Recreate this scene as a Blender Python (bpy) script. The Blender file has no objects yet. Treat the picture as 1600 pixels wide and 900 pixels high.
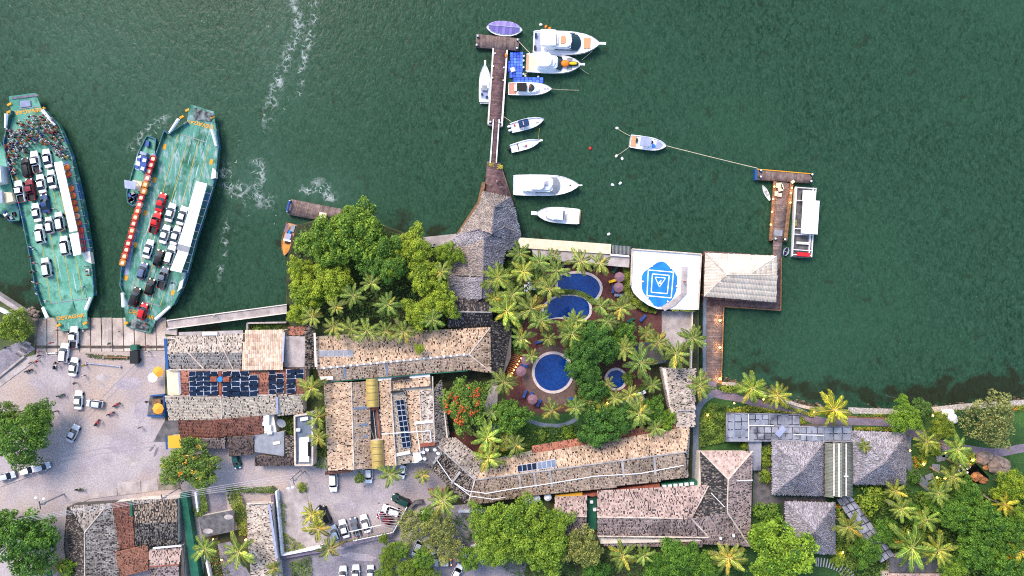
import bpy, math, random
import numpy as np
from mathutils import Vector, Matrix

sc = bpy.context.scene
COLL = sc.collection
K, H = 0.15, 160.0          # metres per photo pixel at water level, camera height
GZ = 1.5                    # level of the land above the water

# ------------------------------------------------------------------ camera, sky, sun, exposure
cam = bpy.data.cameras.new('camera'); cam.lens = 24.0; cam.sensor_width = 36.0
cam.clip_start = 1.0; cam.clip_end = 5000.0
camo = bpy.data.objects.new('camera', cam); COLL.objects.link(camo)
camo.location = (0, 0, H); sc.camera = camo

SUN_EL, SUN_AZ = math.radians(50), math.radians(124)      # azimuth measured from +X (east), counter-clockwise
wd = bpy.data.worlds.new('World'); sc.world = wd; wd.use_nodes = True
nt = wd.node_tree; nt.nodes.clear()
sky = nt.nodes.new('ShaderNodeTexSky'); sky.sky_type = 'NISHITA'; sky.sun_disc = False
sky.sun_elevation = SUN_EL; sky.sun_rotation = math.pi/2 - SUN_AZ
sky.air_density = 1.0; sky.dust_density = 1.5; sky.ozone_density = 1.0
bg = nt.nodes.new('ShaderNodeBackground'); bg.inputs['Strength'].default_value = 0.15
wo = nt.nodes.new('ShaderNodeOutputWorld')
nt.links.new(sky.outputs[0], bg.inputs[0]); nt.links.new(bg.outputs[0], wo.inputs[0])
sl = bpy.data.lights.new('sun', 'SUN'); sl.energy = 1.5; sl.angle = math.radians(22); sl.color = (1.0, 0.84, 0.69)
so = bpy.data.objects.new('sun', sl); COLL.objects.link(so)
sdir = Vector((math.cos(SUN_EL)*math.cos(SUN_AZ), math.cos(SUN_EL)*math.sin(SUN_AZ), math.sin(SUN_EL)))
so.rotation_euler = sdir.to_track_quat('Z', 'Y').to_euler()
so.location = sdir*200
sc.view_settings.view_transform = 'Standard'; sc.view_settings.look = 'None'
sc.view_settings.gamma = 1.0; sc.view_settings.exposure = 1.35
sc.render.engine = 'CYCLES'
sc.cycles.max_bounces = 5; sc.cycles.diffuse_bounces = 3; sc.cycles.glossy_bounces = 2
sc.cycles.transmission_bounces = 3; sc.cycles.transparent_max_bounces = 4
sc.cycles.use_denoising = False
sc.cycles.caustics_reflective = False; sc.cycles.caustics_refractive = False
sc.cycles.sample_clamp_indirect = 4.0; sc.cycles.filter_width = 1.1

# ------------------------------------------------------------------ helpers
def W(px, py, z=0.0):
    s = K*(H-z)/H
    return Vector(((px-800)*s, (450-py)*s, z))
def WP(pts, z=0.0):
    return [tuple(W(x, y, z)[:2]) for x, y in pts]
def lin(h):
    r = []
    for i in (0, 2, 4):
        c = int(h[i:i+2], 16)/255
        r.append(c/12.92 if c <= .04045 else ((c+.055)/1.055)**2.4)
    return tuple(r)
ORG = {}
def setp(o, label=None, cat=None, group=None, kind=None):
    if label: o['label'] = label
    if cat: o['category'] = cat
    if group: o['group'] = group
    if kind: o['kind'] = kind
    return o
def thing(name, label, cat, loc=(0, 0, 0), rz=0.0, group=None):
    o = bpy.data.objects.new(name, None); COLL.objects.link(o)
    o.location = loc; o.rotation_euler = (0, 0, rz); o.empty_display_size = .5
    ORG[o.name] = Vector(loc)
    return setp(o, label, cat, group)
def link(name, me, parent=None, color=None, loc=None, rot=None, scale=None):
    o = bpy.data.objects.new(name, me); COLL.objects.link(o)
    if parent is not None:
        o.parent = parent
        ORG[o.name] = ORG.get(parent.name, Vector((0, 0, 0)))
    if color is not None: o.color = (*color[:3], 1)
    if loc is not None: o.location = loc
    if rot is not None: o.rotation_euler = rot
    if scale is not None: o.scale = scale if hasattr(scale, '__len__') else (scale,)*3
    return o
def mesh_quads(name, V, F, mats, tint=None, smooth=False):
    """fast path: V (n,3) floats, F (m,k) ints, tint (m,3) per face"""
    me = bpy.data.meshes.new(name)
    V = np.asarray(V, np.float32); F = np.asarray(F, np.int32)
    me.vertices.add(len(V)); me.vertices.foreach_set('co', V.ravel())
    m, k = F.shape
    me.loops.add(m*k); me.loops.foreach_set('vertex_index', F.ravel())
    me.polygons.add(m); me.polygons.foreach_set('loop_start', np.arange(0, m*k, k, dtype=np.int32))
    me.update(calc_edges=True)
    if tint is not None:
        a = me.attributes.new('tint', 'FLOAT_COLOR', 'FACE')
        c = np.ones((m, 4), np.float32); c[:, :3] = tint
        a.data.foreach_set('color', c.ravel())
    for x in (mats if isinstance(mats, (list, tuple)) else [mats]): me.materials.append(x)
    if smooth: me.polygons.foreach_set('use_smooth', np.ones(m, bool))
    return me
class MB:
    def __init__(s): s.v = []; s.f = []; s.m = []; s.t = []
    def add(s, vs, fs, m=0, t=None):
        b = len(s.v); s.v += [tuple(v) for v in vs]
        for f in fs:
            s.f.append(tuple(b+i for i in f)); s.m.append(m); s.t.append(t or (1, 1, 1))
        return s
    def box(s, c, d, rz=0.0, m=0, t=None, top=1.0, ry=0.0):
        x, y, z = (q/2 for q in d); R = Matrix.Rotation(rz, 3, 'Z') @ Matrix.Rotation(ry, 3, 'Y'); c = Vector(c)
        vs = [c + R @ Vector((a*x*(top if e > 0 else 1), b*y*(top if e > 0 else 1), e*z)) for e in (-1, 1) for a, b in ((-1, -1), (1, -1), (1, 1), (-1, 1))]
        return s.add(vs, [(3, 2, 1, 0), (4, 5, 6, 7), (0, 1, 5, 4), (1, 2, 6, 5), (2, 3, 7, 6), (3, 0, 4, 7)], m, t)
    def prism(s, poly, z0, z1, m=0, mt=None, t=None, top=None, bottom=True):
        """vertical prism of a plan outline; top = other outline for the upper face"""
        n = len(poly); q = top or poly
        area = sum(poly[i][0]*poly[(i+1) % n][1]-poly[(i+1) % n][0]*poly[i][1] for i in range(n))
        if area < 0: poly = poly[::-1]; q = q[::-1]
        g = (lambda z, i: z[i] if hasattr(z, '__len__') else z)
        if area < 0:
            z0 = z0[::-1] if hasattr(z0, '__len__') else z0; z1 = z1[::-1] if hasattr(z1, '__len__') else z1
        vs = [(p[0], p[1], g(z0, i)) for i, p in enumerate(poly)] + [(p[0], p[1], g(z1, i)) for i, p in enumerate(q)]
        s.add(vs, [(i, (i+1) % n, n+(i+1) % n, n+i) for i in range(n)], m, t)
        s.add(vs[n:], [tuple(range(n))], m if mt is None else mt, t)
        if bottom: s.add(vs[:n], [tuple(range(n))[::-1]], m, t)
        return s
    def tube(s, pts, r, n=6, m=0, t=None, cap=True):
        pts = [Vector(p) for p in pts]; k = len(pts); vs = []; fs = []
        for i, p in enumerate(pts):
            d = (pts[min(i+1, k-1)]-pts[max(i-1, 0)]).normalized()
            a = d.cross(Vector((0, 0, 1)));
            if a.length < 1e-3: a = Vector((1, 0, 0))
            a.normalize(); b = d.cross(a); rr = r[i] if hasattr(r, '__len__') else r
            vs += [p + a*(rr*math.cos(2*math.pi*j/n)) + b*(rr*math.sin(2*math.pi*j/n)) for j in range(n)]
        for i in range(k-1):
            for j in range(n):
                fs.append((i*n+j, i*n+(j+1) % n, (i+1)*n+(j+1) % n, (i+1)*n+j))
        if cap: fs += [tuple(range(n))[::-1], tuple((k-1)*n+j for j in range(n))]
        return s.add(vs, fs, m, t)
    def cyl(s, c, r, h, n=12, r2=None, m=0, t=None):
        c = Vector(c); r2 = r if r2 is None else r2
        P = [(c.x+r*math.cos(2*math.pi*i/n), c.y+r*math.sin(2*math.pi*i/n)) for i in range(n)]
        Q = [(c.x+r2*math.cos(2*math.pi*i/n), c.y+r2*math.sin(2*math.pi*i/n)) for i in range(n)]
        return s.prism(P, c.z, c.z+h, m, t=t, top=Q)
    def ball(s, c, r, n=8, k=5, m=0, t=None, sq=(1, 1, 1)):
        vs = []; fs = []
        for i in range(k+1):
            th = math.pi*i/k
            for j in range(n):
                ph = 2*math.pi*j/n
                vs.append((c[0]+r*sq[0]*math.sin(th)*math.cos(ph), c[1]+r*sq[1]*math.sin(th)*math.sin(ph), c[2]-r*sq[2]*math.cos(th)))
        for i in range(k):
            for j in range(n):
                fs.append((i*n+j, i*n+(j+1) % n, (i+1)*n+(j+1) % n, (i+1)*n+j))
        return s.add(vs, fs, m, t)
    def mesh(s, name, mats, smooth=False, org=None):
        me = bpy.data.meshes.new(name)
        v = s.v if org is None else [(a[0]-org[0], a[1]-org[1], a[2]-org[2]) for a in s.v]
        me.from_pydata(v, [], s.f)
        for x in (mats if isinstance(mats, (list, tuple)) else [mats]): me.materials.append(x)
        if any(s.m): me.polygons.foreach_set('material_index', s.m)
        a = me.attributes.new('tint', 'FLOAT_COLOR', 'FACE')
        a.data.foreach_set('color', np.array([(*t, 1) for t in s.t], np.float32).ravel())
        if smooth: me.polygons.foreach_set('use_smooth', [True]*len(s.f))
        me.update(); return me
    def build(s, name, mats, parent=None, smooth=False, local=False, color=None):
        org = None if (local or parent is None) else ORG[parent.name]
        return link(name, s.mesh(name, mats, smooth, org), parent, color)
def ribbon(pts, w):
    """outline of a band of width w around a polyline of (x, y)"""
    P = [Vector(p) for p in pts]; L = []; R = []
    for i, p in enumerate(P):
        d = (P[min(i+1, len(P)-1)]-P[max(i-1, 0)]).normalized(); n = Vector((-d.y, d.x))
        ww = (w[i] if hasattr(w, '__len__') else w)/2
        L.append(tuple(p+n*ww)); R.append(tuple(p-n*ww))
    return L + R[::-1]
def smooth_line(pts, k=5, closed=False):
    P = [np.array(p, float) for p in pts]; n = len(P); out = []
    rng = range(n if closed else n-1)
    for i in rng:
        g = (lambda j: P[j % n]) if closed else (lambda j: P[min(max(j, 0), n-1)])
        a, b, c, d = g(i-1), g(i), g(i+1), g(i+2)
        for j in range(k):
            t = j/k
            out.append(tuple(.5*((2*b)+(-a+c)*t+(2*a-5*b+4*c-d)*t*t+(-a+3*b-3*c+d)*t**3)))
    if not closed: out.append(tuple(P[-1]))
    return out
def ribbon_mesh(mb, pts, w, z, m=0, t=None):
    r = ribbon(pts, w); n = len(pts)
    for i in range(n-1):
        a, b, c, d = r[i], r[i+1], r[2*n-2-i], r[2*n-1-i]
        mb.add([(*d, z), (*c, z), (*b, z), (*a, z)], [(0, 1, 2, 3)], m, t)
def inside(poly, X, Y):
    r = np.zeros(X.shape, bool); n = len(poly)
    for i in range(n):
        x0, y0 = poly[i]; x1, y1 = poly[(i+1) % n]
        c = ((y0 > Y) != (y1 > Y))
        with np.errstate(divide='ignore', invalid='ignore'):
            r ^= c & (X < (x1-x0)*(Y-y0)/((y1-y0) if y1 != y0 else 1e-9)+x0)
    return r
def vnoise(X, Y, seed=0):
    xi = np.floor(X).astype(np.int64); yi = np.floor(Y).astype(np.int64); fx = X-xi; fy = Y-yi
    def h(a, b):
        n = (a*374761393 + b*668265263 + seed*974711) & 0x7fffffff
        n = ((n ^ (n >> 13))*1274126177) & 0x7fffffff
        return ((n ^ (n >> 16)) & 0xffff)/65535.0
    fx = fx*fx*(3-2*fx); fy = fy*fy*(3-2*fy)
    return (h(xi, yi)*(1-fx)+h(xi+1, yi)*fx)*(1-fy)+(h(xi, yi+1)*(1-fx)+h(xi+1, yi+1)*fx)*fy

# ------------------------------------------------------------------ materials
MATS = {}
def M(name, col, rough=.8, col2=None, ns=1.0, na=(.35, .65), stretch=(1, 1, 1), bump=0.0, bs=12.0, metal=0.0, spec=.3,
      objcol=False, tint=False, col3=None, ns3=.15, na3=(.5, .7), emit=0.0, transl=0.0, trans=0.0, fine=0.0, coat=0.0):
    m = bpy.data.materials.new(name); m.use_nodes = True; t = m.node_tree; N = t.nodes; Lk = t.links
    b = N['Principled BSDF']; out = N['Material Output']
    b.inputs['Roughness'].default_value = rough; b.inputs['Metallic'].default_value = metal
    b.inputs['Specular IOR Level'].default_value = spec
    if coat: b.inputs['Coat Weight'].default_value = coat; b.inputs['Coat Roughness'].default_value = .08
    tc = N.new('ShaderNodeTexCoord')
    def noise(scale, st=(1, 1, 1), det=5):
        mp = N.new('ShaderNodeMapping'); mp.inputs['Scale'].default_value = st
        Lk.new(tc.outputs['Object'], mp.inputs[0])
        n = N.new('ShaderNodeTexNoise'); n.inputs['Scale'].default_value = scale; n.inputs['Detail'].default_value = det
        Lk.new(mp.outputs[0], n.inputs['Vector']); return n.outputs[0]
    def ramp(src, lo, hi):
        r = N.new('ShaderNodeMapRange'); r.inputs[1].default_value = lo; r.inputs[2].default_value = hi
        Lk.new(src, r.inputs[0]); return r.outputs[0]
    def mix(fac, a, bb, mode='MIX'):
        x = N.new('ShaderNodeMix'); x.data_type = 'RGBA'; x.blend_type = mode
        if isinstance(fac, float): x.inputs[0].default_value = fac
        else: Lk.new(fac, x.inputs[0])
        for k, q in ((6, a), (7, bb)):
            if isinstance(q, tuple): x.inputs[k].default_value = (*q[:3], 1)
            else: Lk.new(q, x.inputs[k])
        return x.outputs[2]
    c = tuple(col[:3])
    if col2: c = mix(ramp(noise(ns, stretch), *na), c, tuple(col2))
    if col3: c = mix(ramp(noise(ns3, (1, 1, 1)), *na3), c, tuple(col3))
    if fine:
        v = N.new('ShaderNodeMix'); v.data_type = 'RGBA'
        f = ramp(noise(2.6, stretch, 6), .38, .62)
        c = mix(f, c, mix(1.0, c, (1-fine,)*3, 'MULTIPLY'))
    if tint:
        a = N.new('ShaderNodeAttribute'); a.attribute_name = 'tint'; c = mix(1.0, c, a.outputs['Color'], 'MULTIPLY')
    if objcol:
        oi = N.new('ShaderNodeObjectInfo'); c = mix(1.0, c, oi.outputs['Color'], 'MULTIPLY')
    if isinstance(c, tuple): b.inputs['Base Color'].default_value = (*c, 1)
    else: Lk.new(c, b.inputs['Base Color'])
    if emit:
        b.inputs['Emission Strength'].default_value = emit
        if isinstance(c, tuple): b.inputs['Emission Color'].default_value = (*c, 1)
        else: Lk.new(c, b.inputs['Emission Color'])
    if trans: b.inputs['Transmission Weight'].default_value = trans
    if bump:
        bn = N.new('ShaderNodeBump'); bn.inputs['Strength'].default_value = bump; bn.inputs['Distance'].default_value = .1
        Lk.new(noise(bs, stretch, 4), bn.inputs['Height']); Lk.new(bn.outputs[0], b.inputs['Normal'])
    if transl:
        tr = N.new('ShaderNodeBsdfTranslucent')
        if isinstance(c, tuple): tr.inputs[0].default_value = (*c, 1)
        else: Lk.new(c, tr.inputs[0])
        ms = N.new('ShaderNodeMixShader'); ms.inputs[0].default_value = transl
        Lk.new(b.outputs[0], ms.inputs[1]); Lk.new(tr.outputs[0], ms.inputs[2]); Lk.new(ms.outputs[0], out.inputs[0])
    MATS[name] = m
    return m
M('land', lin('4d5a33'), .95, lin('3a3a2a'), .4, bump=.5, bs=3)
M('plaza', lin('aca3a3'), .9, lin('9b9194'), .18, (.4, .6), col3=lin('b19d8e'), ns3=.05, na3=(.48, .7), bump=.7, bs=3, fine=.22)
M('street', lin('8f8a90'), .9, lin('7b7680'), .5, bump=.5, bs=6, fine=.3)
M('ramp', lin('b5a79c'), .85, lin('97887f'), .35, col3=lin('c2b6ab'), ns3=.2, bump=.4, bs=5, fine=.2)
M('rampwet', lin('5d5148'), .5, lin('3d372f'), .6)
M('concrete', lin('b4aaa6'), .85, lin('958b88'), .5, bump=.2, bs=8, fine=.15)
M('concrete_dark', lin('6d6a6b'), .9, lin('4c4b4d'), .8, bump=.2, bs=8, fine=.2)
M('concrete_pale', lin('ddd3c8'), .8, lin('cbbfb2'), .6, fine=.1)
M('quay', lin('8d8578'), .9, lin('5f5a4c'), .8, bump=.4, bs=4)
M('whitewash', lin('e6e6ea'), .75, lin('cfd2d8'), .35, (.45, .65), col3=lin('a7abb4'), ns3=.55, na3=(.6, .75), fine=.06)
M('wall', lin('d8cfc2'), .85, lin('bfb4a6'), .5)
M('wall_dark', lin('5d5752'), .9, lin('474341'), .7)
M('brick_terrace', lin('643c39'), .9, lin('52302f'), .8, col3=lin('6b4a42'), ns3=.25, bump=.4, bs=9, fine=.35)
M('lawn', lin('33562a'), .95, lin('254420'), .35, col3=lin('44692f'), ns3=.12, bump=.7, bs=8, fine=.35)
M('soil', lin('40402a'), .95, lin('2b2f20'), .6, bump=.6, bs=5)
M('path', lin('7f7482'), .9, lin('6d6371'), .6, bump=.3, bs=10, fine=.25)
M('path_grey', lin('6f7a88'), .9, lin('5c6675'), .6, fine=.2)
M('pebble', lin('c4bab0'), .9, lin('8f877d'), 2.5, bump=.8, bs=6, fine=.3)
M('plank', lin('8a7872'), .85, lin('6d5c58'), .9, stretch=(1, 1, 1), tint=True, fine=.2)
M('plank_red', lin('7d6462'), .85, lin('5f494b'), .9, tint=True, fine=.2)
M('timber', lin('8e6a4a'), .8, lin('6f5038'), 1.5, fine=.2)
M('timber_dark', lin('4c3c34'), .85, lin('382c27'), 1.5)
M('tile', (1, 1, 1), .88, (.72, .7, .7), 1.3, tint=True, spec=.15)
M('thatch', (1, 1, 1), .95, (.7, .7, .72), .8, tint=True, spec=.1)
M('thatch_base', lin('8d8486'), .95, lin('6f686a'), 1.0, fine=.2)
M('underroof', lin('3a302b'), .95, lin('2a2320'), 1.0)
M('mortar', lin('cdbfb0'), .9, lin('a8998c'), .8)
M('mortar_grey', lin('a9a39f'), .9, lin('7f7a78'), .8)
M('corrugated', lin('c9b6a0'), .7, lin('b59a80'), .5, stretch=(1, 1, 1), col3=lin('d8c9b6'), ns3=.3, fine=.15)
M('sheet_white', lin('d2c6b6'), .7, lin('c2b6a6'), .25, tint=True, fine=.1)
M('sheet_olive', lin('85877a'), .6, lin('74766a'), .4, fine=.1, tint=True)
M('sheet_grey', lin('97979e'), .6, lin('7b7b84'), .5, col3=lin('5a5a63'), ns3=.35, na3=(.5, .62), tint=True, fine=.15)
M('glass_canopy', lin('90939b'), .35, lin('6f7279'), .5, spec=.5, tint=True)
M('vault', lin('b7a05c'), .4, lin('a08a4a'), .6, stretch=(.3, 3, 1), spec=.4)
M('solar', lin('0b1628'), .25, lin('11243c'), .8, spec=.25, tint=True)
M('solar_frame', lin('c6cad2'), .4, metal=.3)
M('skylight', lin('747f90'), .3, lin('566478'), .6, spec=.6)
M('blue_paint', lin('1f4f86'), .5)
M('red_clay', lin('9c5a45'), .9, lin('7d4335'), 1.2, fine=.2)
M('green_sheet', lin('23644d'), .5, lin('1c5442'), .5, fine=.1)
M('yellow_sheet', lin('d5a02c'), .6)
M('white', lin('e9e9ec'), .35, lin('d9d9de'), .6, spec=.4)
M('offwhite', lin('d8d2c8'), .5, lin('c5beb3'), .9)
M('cream', lin('d9c9ae'), .7, lin('c9b79a'), 1.2)
M('grey', lin('8c8f95'), .6, lin('777a80'), .8)
M('dark', lin('1b1d20'), .5)
M('black_rubber', lin('131314'), .7)
M('steel', lin('a9adb3'), .35, metal=.8)
M('glass_dark', lin('0d2a30'), .06, spec=.6)
M('glass_car', lin('10151b'), .05, spec=.7)
M('paint', (1, 1, 1), .45, objcol=True, spec=.25)
M('matte', (1, 1, 1), .8, objcol=True)
M('fabric', (.95, .95, .95), .9, (.8, .8, .8), 4, objcol=True)
M('headlight', lin('e8ecef'), .15, spec=.6)
M('taillight', lin('c01818'), .3)
M('taillight_on', (1.0, .12, .05), .3, emit=6)
M('gelcoat', lin('ececee'), .25, lin('dfe0e4'), .7, spec=.5, coat=.3)
M('teak', lin('c79a72'), .7, lin('b3835c'), 2.0, stretch=(1, 12, 1))
M('teak_red', lin('c08a72'), .7, lin('a87460'), 2.0, stretch=(1, 12, 1))
M('purple_cover', lin('8578b8'), .8, lin('7568a8'), .8, tint=True)
M('navy', lin('17345f'), .7, lin('10294e'), 1)
M('float_blue', lin('2d4fbf'), .45, lin('3f66d0'), .6, tint=True)
M('orange', lin('e8791f'), .5)
M('yellow', lin('e6b91e'), .5)
M('red', lin('c8242a'), .45)
M('raft', (1, 1, 1), .6, objcol=True)
M('ferry_deck', lin('529480'), .75, lin('6ea894'), .22, (.4, .62), stretch=(1, 1, 1), col3=lin('336a53'), ns3=.5, na3=(.52, .7), fine=.2)
M('ferry_deck_worn', lin('528f7e'), .75, lin('97adac'), .55, (.48, .66), stretch=(2.2, .55, 1), col3=lin('2a654c'), ns3=.3, na3=(.5, .66), fine=.3)
M('deck_mark', lin('1f4034'), .8, lin('35604f'), .7)
M('deck_pale', lin('a9bdbb'), .8, lin('6f9a8c'), .5)
M('scorch', lin('2e3135'), .8, lin('8d9792'), .9, (.4, .7))
M('ferry_hull', lin('2c4a52'), .6, lin('1f353c'), .8)
M('ferry_side', lin('2c5f58'), .6, lin('2f5878'), .35, (.5, .55), col3=lin('6f8f8a'), ns3=.8, na3=(.58, .66))
M('lane_yellow', lin('b39a3f'), .8, lin('86904d'), 1.2)
M('lane_orange', lin('d99a2a'), .8, lin('c08a30'), 1.2)
M('roof_white', lin('e4e4e6'), .55, lin('d4d5d9'), .4)
M('cabin_blue', lin('2b4a8c'), .5)
M('lavender', lin('9aa0b8'), .6, lin('858ca6'), .7)
M('helipad_blue', lin('1a7fd0'), .6, lin('1a68b0'), .5)
M('pool_tile', lin('1b59a8'), .5, lin('164b97'), .8)
M('pool_rim', lin('c4b8b4'), .7, lin('aea19d'), 1.0)
M('stall_yellow', lin('e0a020'), .7)
M('bark', lin('6f6253'), .95, lin('4f463b'), 2.0, bump=.5, bs=8)
M('palmbark', lin('8d8273'), .95, lin('6b6155'), 3.0, bump=.4, bs=10)
M('leaf', (1, 1, 1), .6, tint=True, objcol=True, transl=.12, spec=.2)
M('frond', (1, 1, 1), .5, tint=True, objcol=True, transl=.12, spec=.25)
M('skin', lin('9a6b52'), .7)
M('hair', lin('1c1512'), .7)
M('denim', lin('3a4560'), .9, lin('2b334a'), 5)
M('lamp', (1.0, .50, .12), .4, emit=4)
M('lamp_white', (1, .95, .85), .4, emit=3)
M('wire', lin('b4b4ba'), .5)
M('rock_tint', lin('6b6153'), .9, lin('463f36'), 1.5, tint=True)
M('plaza_worn', lin('9b9297'), .92, lin('aaa0a4'), .5, fine=.25)
M('oil_stain', lin('5f585c'), .6, lin('78707a'), 1.0)
M('deck_brown', lin('6f5a52'), .9, lin('5c4a45'), .6, fine=.25)
M('rock', lin('8b7a70'), .9, lin('645850'), 1.0, bump=.6, bs=4)
M('rock_warm', lin('a87248'), .9, lin('6f4a30'), 1.2, bump=.6, bs=4)  # orange lamplight is painted into the rock colour
M('foam', lin('a9bdb4'), .8)
M('parasol_pink', lin('866670'), .85, lin('745660'), 1.5)
M('parasol_orange', lin('e79a36'), .85)
M('pond', lin('06090b'), .05, spec=.5)
M('fabric_plain', lin('c9c6c8'), .9)

# water: dark green sea with crossed ripples; the weed that grows along the shore is the attribute "weed"
def water_mat():
    m = bpy.data.materials.new('water'); m.use_nodes = True; t = m.node_tree; N = t.nodes; Lk = t.links
    b = N['Principled BSDF']; b.inputs['Roughness'].default_value = .22; b.inputs['IOR'].default_value = 1.33; b.inputs['Specular IOR Level'].default_value = .1
    tc = N.new('ShaderNodeTexCoord')
    def noise(scale, st, rot=0, det=4, dist=0.0):
        mp = N.new('ShaderNodeMapping'); mp.inputs['Scale'].default_value = st; mp.inputs['Rotation'].default_value = (0, 0, rot)
        Lk.new(tc.outputs['Object'], mp.inputs[0]); n = N.new('ShaderNodeTexNoise')
        n.inputs['Scale'].default_value = scale; n.inputs['Detail'].default_value = det; n.inputs['Distortion'].default_value = dist
        Lk.new(mp.outputs[0], n.inputs['Vector']); return n.outputs[0]
    def rng(s, lo, hi, a=0, bb=1):
        r = N.new('ShaderNodeMapRange'); r.inputs[1].default_value = lo; r.inputs[2].default_value = hi
        r.inputs[3].default_value = a; r.inputs[4].default_value = bb; Lk.new(s, r.inputs[0]); return r.outputs[0]
    def mix(f, a, c):
        x = N.new('ShaderNodeMix'); x.data_type = 'RGBA'; Lk.new(f, x.inputs[0])
        for k, q in ((6, a), (7, c)):
            if isinstance(q, tuple): x.inputs[k].default_value = (*q, 1)
            else: Lk.new(q, x.inputs[k])
        return x.outputs[2]
    def mth(op, a, c):
        x = N.new('ShaderNodeMath'); x.operation = op
        for k, q in ((0, a), (1, c)):
            if isinstance(q, (int, float)): x.inputs[k].default_value = q
            else: Lk.new(q, x.inputs[k])
        return x.outputs[0]
    big = noise(.02, (1, 1, 1))
    w1 = noise(.8, (1, .62, 1), .5, 8, .8); w2 = noise(1.9, (1, .6, 1), .9, 6, .6)
    c = mix(rng(big, .3, .7), lin('142c1e'), lin('24412f'))
    w3 = noise(3.2, (1, .55, 1), .2, 2, .3)
    c = mix(rng(w1, .36, .8), c, lin('2d4a38'))  # paler crests: ripple highlights are painted into the base colour
    c = mix(rng(w2, .42, .85), c, lin('33503f'))
    c = mix(rng(w3, .58, .9), c, lin('456351'))
    at = N.new('ShaderNodeAttribute'); at.attribute_name = 'weed'
    wn = noise(.25, (1, 1, 1), 0, 6, .5)
    wf = rng(mth('ADD', at.outputs['Fac'], rng(wn, .3, .7, -.55, .55)), .35, .75)
    c = mix(mth('MULTIPLY', wf, .72), c, lin('231f14'))
    at2 = N.new('ShaderNodeAttribute'); at2.attribute_name = 'pale_water'
    c = mix(mth('MULTIPLY', at2.outputs['Fac'], rng(w1, .3, .7, .5, 1)), c, lin('4b6a5c'))
    Lk.new(c, b.inputs['Base Color'])
    bn = N.new('ShaderNodeBump'); bn.inputs['Strength'].default_value = .35; bn.inputs['Distance'].default_value = .35
    Lk.new(mth('ADD', w1, mth('MULTIPLY', w2, .45)), bn.inputs['Height']); Lk.new(bn.outputs[0], b.inputs['Normal'])
    MATS['water'] = m
water_mat()
def pool_mat():
    m = bpy.data.materials.new('pool_water'); m.use_nodes = True; t = m.node_tree; N = t.nodes; Lk = t.links
    b = N['Principled BSDF']; b.inputs['Base Color'].default_value = (*lin('0d4a9c'), 1); b.inputs['Roughness'].default_value = .06
    tc = N.new('ShaderNodeTexCoord'); n = N.new('ShaderNodeTexNoise'); n.inputs['Scale'].default_value = 1.6; n.inputs['Detail'].default_value = 3
    Lk.new(tc.outputs['Object'], n.inputs['Vector'])
    r = N.new('ShaderNodeValToRGB'); r.color_ramp.elements[0].position = .35; r.color_ramp.elements[1].position = .7
    r.color_ramp.elements[0].color = (*lin('082a66'), 1); r.color_ramp.elements[1].color = (*lin('0d3d84'), 1)
    Lk.new(n.outputs[0], r.inputs[0]); Lk.new(r.outputs[0], b.inputs['Base Color'])
    bn = N.new('ShaderNodeBump'); bn.inputs['Strength'].default_value = .25; bn.inputs['Distance'].default_value = .1
    Lk.new(n.outputs[0], bn.inputs['Height']); Lk.new(bn.outputs[0], b.inputs['Normal'])
    MATS['pool_water'] = m
pool_mat()
def foam_mat():
    m = bpy.data.materials.new('wake_foam'); m.use_nodes = True; t = m.node_tree; N = t.nodes; Lk = t.links; N.remove(N['Principled BSDF'])
    tc = N.new('ShaderNodeTexCoord'); nz = N.new('ShaderNodeTexNoise'); nz.inputs['Scale'].default_value = .8; nz.inputs['Detail'].default_value = 5
    Lk.new(tc.outputs['Object'], nz.inputs['Vector'])
    ad = N.new('ShaderNodeVectorMath'); ad.operation = 'MULTIPLY_ADD'; ad.inputs[1].default_value = (2.2, 2.2, 0)
    Lk.new(nz.outputs['Color'], ad.inputs[0]); Lk.new(tc.outputs['Object'], ad.inputs[2])
    vo = N.new('ShaderNodeTexVoronoi'); vo.feature = 'DISTANCE_TO_EDGE'; vo.inputs['Scale'].default_value = .75; Lk.new(ad.outputs[0], vo.inputs['Vector'])
    r1 = N.new('ShaderNodeMapRange'); r1.inputs[1].default_value = .0; r1.inputs[2].default_value = .16; r1.inputs[3].default_value = 1; r1.inputs[4].default_value = 0; Lk.new(vo.outputs['Distance'], r1.inputs[0])
    n2 = N.new('ShaderNodeTexNoise'); n2.inputs['Scale'].default_value = .45; n2.inputs['Detail'].default_value = 4; Lk.new(tc.outputs['Object'], n2.inputs['Vector'])
    r2 = N.new('ShaderNodeMapRange'); r2.inputs[1].default_value = .42; r2.inputs[2].default_value = .62; Lk.new(n2.outputs[0], r2.inputs[0])
    at = N.new('ShaderNodeAttribute'); at.attribute_name = 'tint'
    def mul(a, b):
        x = N.new('ShaderNodeMath'); x.operation = 'MULTIPLY'; Lk.new(a, x.inputs[0]); Lk.new(b, x.inputs[1]); return x.outputs[0]
    f = mul(mul(r1.outputs[0], r2.outputs[0]), at.outputs['Fac'])
    d = N.new('ShaderNodeBsdfDiffuse'); d.inputs[0].default_value = (.62, .68, .66, 1); tr = N.new('ShaderNodeBsdfTransparent'); ms = N.new('ShaderNodeMixShader')
    Lk.new(f, ms.inputs[0]); Lk.new(tr.outputs[0], ms.inputs[1]); Lk.new(d.outputs[0], ms.inputs[2]); Lk.new(ms.outputs[0], N['Material Output'].inputs[0]); MATS['wake_foam'] = m
foam_mat()
m_ = MATS
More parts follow.
